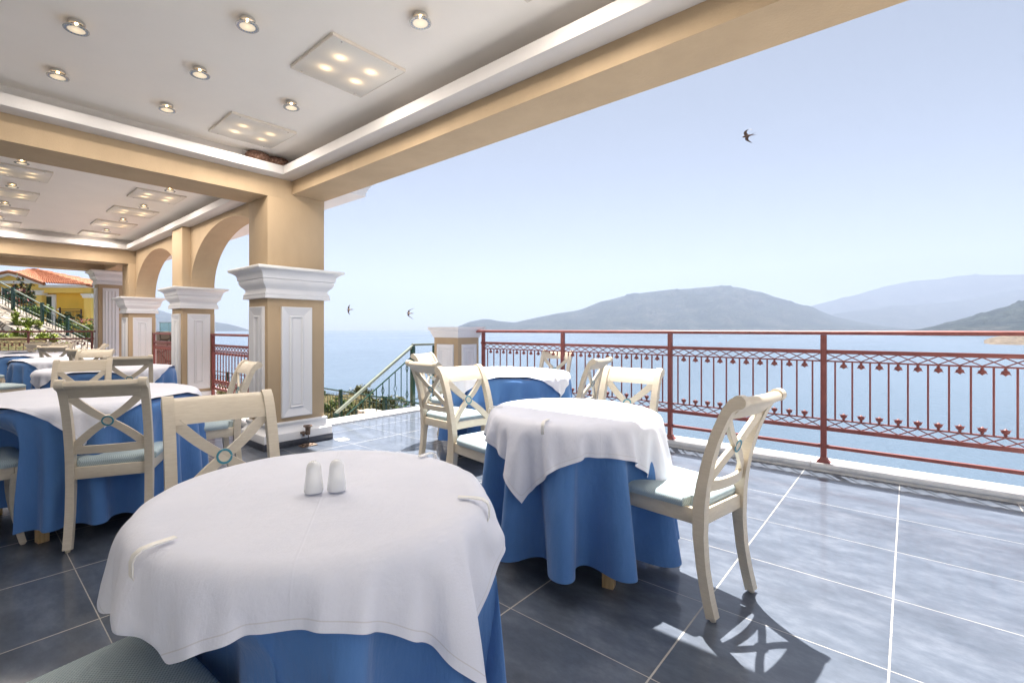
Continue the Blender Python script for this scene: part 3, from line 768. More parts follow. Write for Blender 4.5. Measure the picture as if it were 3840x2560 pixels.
-3,7,0,0,1,-1,0,3,1,1,-1,0,-1,0,-1,0,0,1,1,0,0,-1,0,-1,0,0,1,1,1,0,-1,-1,-1,0,0,1,1,0,-1,-1,-1,1,1,0,0,-1,1,-1,0,0,1,1,0,0,-1,1,-1,0,-1,1,1,0,0,-1,0,-1,1,0,1,-1,0,0,0,0,-1,
1,1,1,-1,1,0,0,-5,-1,-3,-4,-1,-12,-4,0,5,2,0,4,1,0,1,0,0,0,0,-1,-2,-1,0,-1,0,-4,24,-14,-2,1,0,-2,-1,1,3,0,0,-4,-1,0,-8,-3,2,-4,-2,5,-1,0,9,-1,-1,-2,0,0,-1,1,1,0,-1,-1,0,1,
0,0,0,1,0,-1,-1,0,1,0,1,0,1,0,-1,-1,0,1,1,-1,-1,-1,0,1,0,0,0,1,1,-1,-1,0,1,0,-1,0,1,0,-1,-1,0,1,1,0,0,-1,0,-1,0,0,1,1,0,0,-1,1,-1,0,-2,0,-1,-4,-1,-11,-10,0,0,1,2,-14,1,3,-7,
0,-3,7,1,-3,8,1,0,7,2,0,4,0,-4,25,-13,2,-1,0,3,1,0,-5,-1,0,-10,-4,-1,2,1,-1,-10,-4,9,0,0,3,0,0,4,0,1,-1,-1,-1,0,1,0,0,-1,1,0,1,-1,0,0,0,0,-1,1,0,1,-1,0,0,1,0,-1,-1,1,1,0,0,
-1,1,0,1,-1,-1,0,0,0,-1,1,0,1,-1,0,0,1,0,-1,-1,0,1,0,0,0,1,0,-1,-1,2,1,0,0,0,1,-7,0,-6,-7,-1,-3,-1,1,-2,-1,1,4,0,-3,-8,0,6,-17,1,5,-8,0,-4,3,0,-3,7,1,-4,25,-13,4,0,-1,-7,-2,
0,-10,-5,-1,14,4,-1,-8,-1,1,2,0,-1,-13,-4,9,0,1,6,0,-1,2,0,0,-1,-1,1,0,1,-1,0,-1,0,0,1,1,0,0,-1,0,-1,1,0,1,-1,0,0,0,0,-1,1,0,1,-1,0,-1,0,0,1,1,0,0,-1,0,-1,0,0,1,0,0,0,0,0,
-1,1,0,1,-1,2,0,0,0,-1,0,-8,1,-3,-3,-1,-13,-8,1,-1,1,-2,3,2,1,6,0,5,7,0,-3,-3,0,-2,-12,0,7,-18,1,5,-6,0,-5,24,-13,-1,0,0,-13,-9,-2,22,7,-1,-16,-3,1,10,2,-2,-7,0,1,-4,-2,1,
-8,-2,8,-1,0,7,1,1,2,0,-1,-1,-1,0,-1,1,1,0,-1,-1,0,1,0,0,0,0,0,-1,0,0,1,1,0,0,-1,0,-1,0,0,1,1,0,-1,-1,0,1,0,0,0,1,0,-1,-1,0,1,1,1,0,-1,1,-1,0,0,1,0,-7,0,-1,-3,0,-8,-10,0,-1,
2,-1,-7,0,3,-6,-1,1,-5,1,-4,11,1,4,14,1,3,4,0,-3,-4,0,-3,-16,0,-7,19,-20,-7,-3,2,20,7,2,-23,-7,0,20,6,-2,-15,-7,2,-5,-2,-1,6,5,-2,-2,0,2,-7,0,9,-2,-1,6,0,0,5,0,1,-2,-1,-1,
0,1,0,-1,-1,1,0,1,-1,0,0,0,0,-1,0,0,1,0,0,0,1,0,-1,-1,0,1,0,0,-1,1,0,1,-1,0,0,1,1,-1,-1,1,1,0,-1,0,0,-7,0,-1,-4,2,-13,-10,2,-6,-1,-1,14,3,3,2,2,-5,-8,0,-1,-8,0,5,-13,1,-3,
5,-1,-2,15,1,5,13,1,3,3,0,-7,18,-20,-1,0,0,-6,-2,2,17,6,1,-25,-15,1,4,6,-2,10,6,-2,3,-1,-1,-6,0,2,0,-1,0,-9,0,8,-1,0,3,-1,0,9,0,0,2,-1,1,-1,1,-1,-1,-1,0,-1,0,1,0,1,-1,0,-1,
1,0,1,-1,0,0,0,0,-1,1,1,1,-1,0,-1,0,2,1,0,0,0,0,-5,0,0,-5,1,-3,-6,2,-12,-8,-1,0,1,0,1,1,3,-8,-2,0,15,2,8,12,3,-6,-6,0,-6,-10,0,2,-19,1,4,-5,0,-6,9,-1,0,17,2,-7,18,-21,-1,-1,
0,-2,-1,0,-9,-6,3,3,4,1,7,5,-1,9,-1,-3,-10,0,1,15,-5,-4,-4,2,0,-8,1,1,-9,1,8,-5,0,6,0,0,1,-1,0,7,-1,0,3,1,1,2,0,-1,0,0,0,-2,0,0,0,-1,0,0,1,1,2,0,-1,-1,0,0,-1,0,1,-4,0,-1,-5,
1,-2,-4,2,-7,-8,2,-7,-4,3,-8,1,1,0,0,-6,3,1,0,4,1,0,-4,0,0,11,1,11,15,3,0,0,0,-7,-6,-1,-6,-18,1,6,-16,1,0,-1,-1,-6,16,-23,0,-1,1,-1,0,0,1,0,0,7,4,1,3,-3,1,-14,1,0,21,-8,-4,
-8,6,1,-11,-1,1,5,0,-1,4,-2,-1,-11,1,1,-6,2,7,-4,1,4,-1,1,3,0,-1,1,0,1,1,-1,1,4,0,-1,1,0,0,-1,0,-1,-3,0,1,-1,0,0,-2,2,-3,-5,2,-4,-4,2,-5,-5,3,-8,-2,-2,6,3,-1,0,-1,2,-14,1,
6,-4,0,-9,7,1,-1,4,0,-1,1,1,0,8,0,9,15,3,6,3,1,-2,-1,0,-11,-12,0,-2,-22,1,-3,9,-26,0,1,0,1,0,0,1,0,0,4,1,1,-4,1,0,15,-7,2,-9,10,0,-17,-2,1,11,1,-2,11,-5,0,-19,3,0,3,1,-1,-3,
0,1,-1,0,1,3,-4,0,-4,2,2,-6,2,4,-2,1,2,0,1,0,1,-1,-1,1,-1,-2,2,-3,-3,3,-7,-4,2,-3,-2,3,-8,0,-8,9,3,-1,4,1,4,-9,-2,-1,7,3,-3,-2,-1,2,-10,1,11,-9,0,-12,7,1,-2,4,0,-3,4,1,0,6,
0,7,15,3,7,4,1,3,2,0,-5,-3,0,-1,8,-27,0,0,-1,1,0,1,1,0,0,1,1,0,3,-1,1,-5,6,1,-14,-3,3,14,4,-2,14,-8,1,-20,6,-2,0,-1,0,5,-1,-1,-4,1,1,9,-7,-2,-10,2,1,2,-1,-1,1,1,0,2,-4,0,-9,
3,2,5,-5,-3,-3,2,1,-1,1,1,5,-9,-1,-4,2,0,0,-2,1,4,-4,0,-12,12,3,1,-2,-1,0,4,0,3,0,2,-5,-7,0,2,-9,1,13,-7,-1,-12,6,1,-2,3,0,-3,5,1,-1,6,0,5,13,2,10,7,2,2,2,0,-2,8,-27,2,1,1,
0,0,-1,2,0,0,1,0,0,1,0,0,-4,0,0,8,1,2,9,-7,2,-22,9,-2,-2,0,1,3,0,-1,-2,0,1,6,-1,-2,6,-10,-2,-7,5,0,0,0,1,4,-4,-1,-5,2,0,-6,1,1,0,-1,0,3,-3,-1,-4,3,2,1,-8,-1,-1,2,1,1,-3,-1,
5,-4,0,-7,3,2,-5,8,2,1,-3,-1,2,14,2,-2,-6,-1,-3,-11,0,5,-10,2,9,-4,-1,-10,4,1,-3,4,0,-3,6,1,-1,5,1,3,11,0,10,9,2,0,9,-27,0,-1,-1,1,1,1,0,0,0,1,-1,0,0,0,0,-1,1,1,0,0,-1,-10,
3,3,3,0,0,-6,-3,0,9,2,-1,-2,1,0,11,-8,-2,-1,0,0,-5,1,-1,-1,0,0,6,-6,0,-3,4,0,-10,0,1,0,0,0,2,-1,0,-2,1,0,-1,-6,1,5,-4,-1,-4,6,0,4,-7,1,1,-2,-1,-12,10,3,1,-2,0,-1,5,0,6,11,
2,-6,-7,0,-2,-12,0,9,-12,1,4,-1,-1,-8,4,1,-3,2,0,-4,8,0,-2,5,2,3,7,0,-1,8,-27,2,1,1,0,-1,-1,1,0,0,-1,0,0,0,1,0,0,-1,0,-3,1,0,-4,-1,1,-3,0,1,10,4,-1,-5,0,1,5,-1,-2,5,-10,-1,
-3,4,0,-4,0,0,4,-2,0,1,0,0,-7,1,0,-4,-2,0,0,1,1,0,-1,-1,0,1,0,-2,-4,1,1,-4,0,-1,5,0,2,-6,0,9,-3,1,-11,1,0,-6,9,2,0,-2,0,2,12,1,3,2,0,-6,-8,0,0,-13,1,11,-10,1,-1,0,-1,-4,3,
1,-3,2,0,-6,9,1,-1,6,1,])
CLOTH['t1b'] = (14, 64, [
205,319,749,-32,18,1,-34,15,0,-35,12,0,-37,9,0,-36,5,-1,-38,1,1,-37,-3,0,-36,-6,0,-36,-9,0,-35,-13,0,-33,-17,0,-32,-20,0,-29,-22,0,-28,-26,0,-24,-28,0,-22,-30,0,-18,-32,0,
-16,-34,0,-11,-35,0,-9,-37,0,-5,-36,0,-1,-38,0,3,-37,0,6,-36,0,9,-36,-1,13,-35,1,17,-33,0,20,-32,0,22,-29,0,26,-28,0,28,-24,-1,30,-22,1,32,-18,0,34,-16,0,35,-12,0,37,-8,-1,
36,-5,1,38,-1,0,37,3,0,36,6,0,36,9,0,35,14,0,33,16,0,32,20,0,29,22,0,28,26,-1,24,28,1,22,30,0,18,32,0,15,34,0,12,35,0,9,37,0,5,36,-1,1,38,1,-3,37,0,-6,36,0,-9,36,-1,-13,35,
0,-17,33,1,-20,32,0,-22,29,0,-26,28,0,-28,24,0,29,44,-7,-5,4,1,-5,1,-2,-5,2,0,-4,1,0,-6,0,1,-4,1,0,-6,0,-1,-5,-1,0,-5,-2,0,-5,-2,0,-5,-2,1,-4,-2,-1,-5,-4,1,-2,-3,-1,-4,-4,
0,-3,-4,0,-3,-5,0,-2,-5,1,-2,-5,-1,-1,-4,1,0,-6,-2,0,-5,1,-1,-5,0,1,-6,1,2,-4,0,2,-5,-1,2,-5,-1,2,-4,1,4,-5,0,3,-3,0,4,-3,0,5,-3,1,4,-3,-1,5,-2,0,4,-1,0,5,-2,0,6,-1,0,5,1,
0,5,0,0,6,-1,3,4,3,-3,5,1,-1,5,3,1,4,2,0,4,4,1,3,3,0,4,4,-2,3,5,1,3,4,0,4,4,3,-1,5,-3,2,5,0,0,6,0,1,4,0,-1,6,0,0,6,2,-2,4,-1,-2,5,-1,-2,5,0,-3,4,0,-4,4,0,-2,4,2,-4,3,-2,0,
4,-55,-5,1,1,12,7,1,-2,8,3,0,-17,-4,-6,0,-1,-5,0,1,8,7,0,0,-7,-1,-5,-1,1,-3,7,-1,8,-4,0,-4,-3,0,-4,-3,1,-2,9,0,-10,4,4,17,-7,-4,-3,-5,-1,-1,-4,2,-7,9,0,10,0,-2,-1,-5,1,-1,
-4,1,-8,2,-1,8,8,0,1,-6,-1,1,-4,0,-16,-6,6,11,4,-6,-8,-10,5,9,17,-4,4,-4,-1,4,-3,1,-7,-6,0,-2,-11,6,1,21,-6,5,-1,-1,5,0,1,-4,-19,5,4,7,-3,-12,11,-2,6,0,-1,5,2,0,7,-6,2,4,-11,
5,-12,16,-4,6,-9,-1,-6,8,-2,2,4,0,9,-2,2,-14,-5,0,4,4,0,0,1,-2,0,1,0,0,6,0,18,-2,6,-13,-9,-5,1,6,-1,-7,2,0,-1,5,1,18,5,5,-5,2,-2,-6,-17,-3,-4,4,-1,-11,-11,-53,8,15,-1,11,12,
3,-8,-10,-3,2,-20,1,-5,0,0,-1,16,0,3,14,1,5,-20,-1,-5,0,-1,-6,18,3,11,-13,-2,4,-13,0,-9,6,0,-10,18,1,3,-11,-2,21,-4,1,-2,-4,0,-13,3,-1,-16,9,3,20,0,-2,9,-6,-1,-9,-3,0,-21,
1,4,16,7,-3,14,2,0,7,-4,3,-23,0,-4,-7,-10,2,10,2,-1,8,19,1,3,-5,-1,-3,-9,0,-15,-15,3,10,7,-4,-3,23,2,3,-3,-1,6,3,1,-9,-22,-2,6,-9,3,-8,12,-2,-3,15,0,2,6,1,6,-14,-3,10,-5,2,
-12,-10,1,-4,10,-2,-4,8,1,10,-1,-1,14,-9,2,-16,2,-2,-15,8,3,26,-10,-2,-11,4,-1,-9,4,1,18,-1,-1,7,10,3,-18,-16,-3,-8,-1,1,-4,4,1,24,3,-2,4,10,3,-8,-16,-2,-10,-8,0,-9,-8,-53,
11,11,0,5,10,1,-7,-9,-2,3,-14,1,-6,-2,1,9,18,-2,-6,5,1,2,-11,-1,-3,0,0,-4,10,1,0,-8,-1,12,-11,2,-8,8,-2,-8,11,2,4,-8,-2,15,-3,1,1,-7,0,-15,12,-1,-6,0,1,8,-3,-1,13,-1,1,-13,
-1,-1,-8,-1,1,7,-1,-1,16,9,2,-2,-7,-1,-13,1,-1,-11,-9,2,11,4,-2,5,15,1,6,-1,1,-9,-11,-2,-6,-9,1,7,4,-1,-5,15,1,6,4,0,5,-7,0,-8,-11,-1,4,-10,2,-1,11,-2,-10,16,1,5,1,0,5,-7,
0,6,2,0,-8,-27,3,-7,18,-3,1,5,-1,9,-4,0,7,-1,1,-5,6,-1,-16,-1,1,15,-8,0,-3,6,-1,-4,4,0,10,-4,1,4,5,1,-16,-12,-1,-6,1,0,2,7,0,15,0,-1,3,7,1,-6,-6,-1,-8,-15,1,-8,-7,-53,13,9,
-1,0,7,1,-4,-5,-1,1,-10,1,-4,-3,-1,8,15,1,-6,2,0,2,-9,-1,-3,1,0,-3,7,0,-2,-6,1,11,-9,-1,-5,8,0,-6,7,0,1,-6,0,11,-1,0,2,-6,1,-10,12,-1,-7,-3,0,7,-3,0,10,-1,1,-10,1,-1,-7,-2,
0,5,-6,1,13,12,0,-1,-5,-1,-10,0,0,-11,-8,3,10,5,-3,3,10,0,8,3,1,-10,-10,-1,-2,-7,1,4,1,0,-3,11,-1,5,8,1,2,-8,-1,-4,-9,0,3,-7,1,2,9,-1,-13,11,2,6,3,-1,5,-2,-1,7,-1,2,-7,-24,
0,-15,14,-1,6,3,-1,9,-2,0,5,1,0,-3,6,1,-15,-3,0,8,-7,-1,3,4,0,-3,4,1,10,-2,-1,0,3,0,-16,-17,2,-3,7,-1,6,7,-1,10,1,1,2,4,0,-7,-3,0,-4,-15,0,-7,-5,-53,12,6,-1,0,8,0,-4,-6,0,
1,-8,0,-4,0,0,6,9,0,-4,3,0,2,-7,0,-4,-1,0,-1,7,0,0,-5,0,7,-6,1,-4,5,-1,-5,6,1,0,-4,-1,8,-2,0,3,-5,1,-8,8,0,-5,0,0,4,-3,-1,9,0,0,-8,0,0,-6,-1,0,6,-2,0,8,7,0,1,-5,0,-8,-1,0,
-9,-4,1,8,2,-1,3,9,0,5,1,1,-7,-7,-1,-3,-7,0,4,2,0,-2,6,0,5,14,2,0,-13,-2,-4,-6,1,3,-5,0,2,7,0,-10,9,-1,4,3,1,6,0,0,5,-5,0,-7,-12,0,-12,5,0,6,5,-1,6,-3,0,6,1,1,-5,3,-1,-11,
-1,1,6,-7,-1,1,5,0,0,3,0,8,-3,0,1,5,1,-8,-8,-1,-9,-1,1,6,5,-1,8,1,0,1,6,0,-6,-4,0,-3,-12,1,-5,-4,-54,8,6,0,2,6,1,-3,-5,-1,0,-7,0,-4,-1,1,6,9,0,-3,3,-1,2,-7,0,-4,0,-1,-3,6,
2,1,-6,-1,6,-5,0,-4,3,0,-3,7,0,0,-4,0,6,-1,0,2,-4,0,-6,6,0,-6,0,0,6,-2,0,8,-1,0,-8,0,0,-5,-1,1,4,-2,-1,8,6,0,1,-3,1,-7,0,-1,-7,-5,1,5,3,-1,2,6,0,7,2,0,-7,-6,0,-3,-6,1,5,1,
-1,-1,6,0,1,10,1,1,-9,-1,-2,-6,0,3,-4,1,0,6,-1,-8,7,0,3,5,0,6,1,1,6,-8,-1,-7,-9,0,-10,4,1,3,3,0,7,-2,-1,4,3,0,-3,5,1,-12,-5,-1,6,-6,0,1,4,0,1,5,0,8,-3,1,-1,4,0,-5,-3,-1,-10,
-6,1,6,6,-1,6,1,0,2,3,1,-5,-3,-1,-3,-10,1,-4,-3,-54,7,5,0,1,6,1,-2,-5,-1,0,-6,0,-3,0,0,5,7,0,-4,2,1,2,-6,-1,-3,0,0,-2,6,0,0,-5,0,7,-6,0,-5,4,0,-4,6,0,1,-3,0,6,-1,0,2,-4,0,
-6,6,0,-5,0,0,5,-3,0,7,0,0,-6,-1,0,-7,-1,0,6,-1,0,6,5,0,1,-3,0,-6,-1,0,-8,-3,0,7,2,0,2,6,0,4,1,0,-4,-6,0,-4,-5,0,4,1,0,0,6,0,2,9,0,-1,-8,0,-1,-6,0,3,-5,1,-1,7,-1,-6,7,1,2,
5,0,6,0,0,4,-8,0,-6,-7,0,-9,2,-1,3,5,0,7,-3,0,4,3,0,-1,8,1,-14,-9,0,7,-6,0,-1,6,-1,2,4,0,7,-3,0,0,3,0,-5,-2,0,-9,-5,0,6,4,0,5,1,0,2,5,1,-4,-5,-1,-3,-8,0,-4,-3,-53,6,4,-1,3,
6,0,-4,-4,0,0,-6,0,-2,0,0,5,6,0,-4,3,0,2,-6,0,-3,0,0,-3,5,0,1,-4,0,6,-5,0,-4,2,0,-3,7,1,0,-4,-1,6,-1,0,2,-4,0,-5,6,0,-6,1,1,6,-2,-1,5,-1,0,-6,0,0,-5,-2,1,4,-2,-1,7,6,0,1,-3,
0,-6,-1,0,-6,-3,1,4,3,-1,3,4,0,5,2,0,-4,-5,0,-4,-6,1,3,1,-1,0,5,0,1,9,1,0,-7,-1,-1,-5,0,2,-5,0,1,6,0,-6,5,0,2,5,1,5,2,0,3,-8,-1,-4,-7,0,-9,2,0,3,4,0,6,-2,0,4,2,1,-2,8,0,-12,
-9,-1,5,-5,0,-1,5,0,4,4,0,6,-2,1,0,4,0,-5,-2,-1,-8,-6,0,5,4,0,5,1,0,2,5,0,-4,-5,0,-4,-7,0,-3,-2,-54,6,4,1,1,6,0,-2,-6,-1,0,-5,0,-3,0,0,4,7,0,-2,2,0,1,-6,0,-3,0,0,-2,5,0,1,
-4,0,5,-5,0,-4,2,0,-3,6,0,0,-2,1,6,-2,-1,1,-3,0,-5,6,0,-5,-1,0,5,-1,0,7,-1,1,-6,-1,-1,-6,0,0,5,-2,0,5,4,0,2,-2,0,-6,-1,0,-7,-3,1,5,2,-1,3,5,0,4,2,1,-4,-5,-1,-3,-5,0,4,0,1,
0,6,-1,0,7,0,-1,-7,0,0,-5,0,3,-4,1,-1,6,-1,-4,5,0,0,7,0,6,-2,1,3,-7,0,-5,-5,-1,-8,2,1,3,3,-1,5,-2,0,4,3,0,-2,7,0,-7,-7,0,0,-7,1,1,5,-1,3,4,0,6,-2,0,-1,3,0,-5,0,0,-7,-6,1,5,
3,-1,6,2,0,1,3,1,-5,-4,-1,-2,-7,0,-3,-3,-54,5,5,0,3,5,0,-4,-4,0,1,-6,0,-3,1,0,5,6,0,-4,2,0,2,-6,0,-3,0,0,-2,6,1,0,-6,-1,6,-3,0,-4,2,0,-2,6,0,-1,-4,0,5,-1,0,1,-3,0,-4,5,0,-5,
1,1,5,-2,-1,6,-2,0,-5,1,0,-5,-2,0,4,-2,1,5,5,0,2,-2,-1,-5,-1,0,-7,-3,0,5,3,0,2,5,0,5,1,0,-5,-6,0,-3,-5,0,3,2,0,1,4,0,0,9,1,0,-7,-1,-1,-6,0,2,-4,1,0,6,-1,-4,5,0,1,6,1,4,-2,
-1,3,-6,0,-3,-5,0,-9,1,0,2,4,0,7,-2,0,3,3,0,-2,5,1,-4,-4,-1,-4,-7,0,1,4,0,4,4,0,6,-3,0,0,5,1,-5,-2,-1,-8,-6,0,5,3,0,5,2,1,1,5,-1,-4,-5,0,-2,-6,0,-3,-2,-54,6,4,0,1,5,1,-2,-4,
-1,-1,-6,0,-2,1,0,4,5,0,-2,3,1,1,-6,-1,-3,0,0,-2,5,0,1,-4,0,5,-5,1,-4,2,-1,-3,6,0,1,-2,0,5,-2,0,1,-3,0,-5,6,0,-5,-1,0,6,-2,0,5,0,0,-6,-2,0,-5,1,1,4,-2,-1,5,4,0,3,-2,0,-6,-2,
0,-7,-1,1,5,1,-1,4,5,0,3,2,0,-4,-5,0,-3,-5,1,3,0,-1,1,6,0,0,7,0,-1,-6,0,0,-5,0,3,-4,1,-1,5,-1,-4,5,0,0,6,0,6,-2,0,3,-6,0,-5,-5,0,-7,1,1,2,4,-1,6,-3,1,4,4,0,-4,6,-1,-2,-7,0,
-4,-6,0,0,4,0,4,5,0,6,-2,1,0,3,-1,-5,-1,0,-7,-5,0,4,3,0,5,2,0,2,3,1,-5,-4,-1,-2,-7,0,-3,-2,-54,5,3,0,3,6,0,-3,-4,0,0,-6,0,-2,1,0,3,5,1,-3,3,-1,2,-5,0,-3,-1,0,-3,5,0,1,-4,0,
6,-4,0,-4,2,0,-3,5,1,0,-2,-1,5,-2,0,2,-2,0,-4,4,0,-5,1,0,4,-1,0,6,-2,0,-5,0,0,-6,-2,0,5,-1,0,5,4,0,2,-2,1,-6,-1,-1,-6,-3,1,4,3,-1,3,4,0,4,1,0,-5,-4,0,-2,-5,0,3,0,1,1,5,-1,
0,8,1,-1,-7,-1,1,-5,1,2,-4,-1,-2,6,0,-2,5,0,-1,5,1,5,-2,0,3,-5,0,-4,-5,0,-8,1,-1,3,4,0,6,-2,0,3,4,0,-2,4,1,-3,-5,-1,-4,-7,1,0,6,-1,4,2,0,6,-1,0,0,4,1,-6,-1,0,-5,-7,-1,3,3,
0,5,2,0,1,4,1,-4,-4,-1,-2,-5,1,])
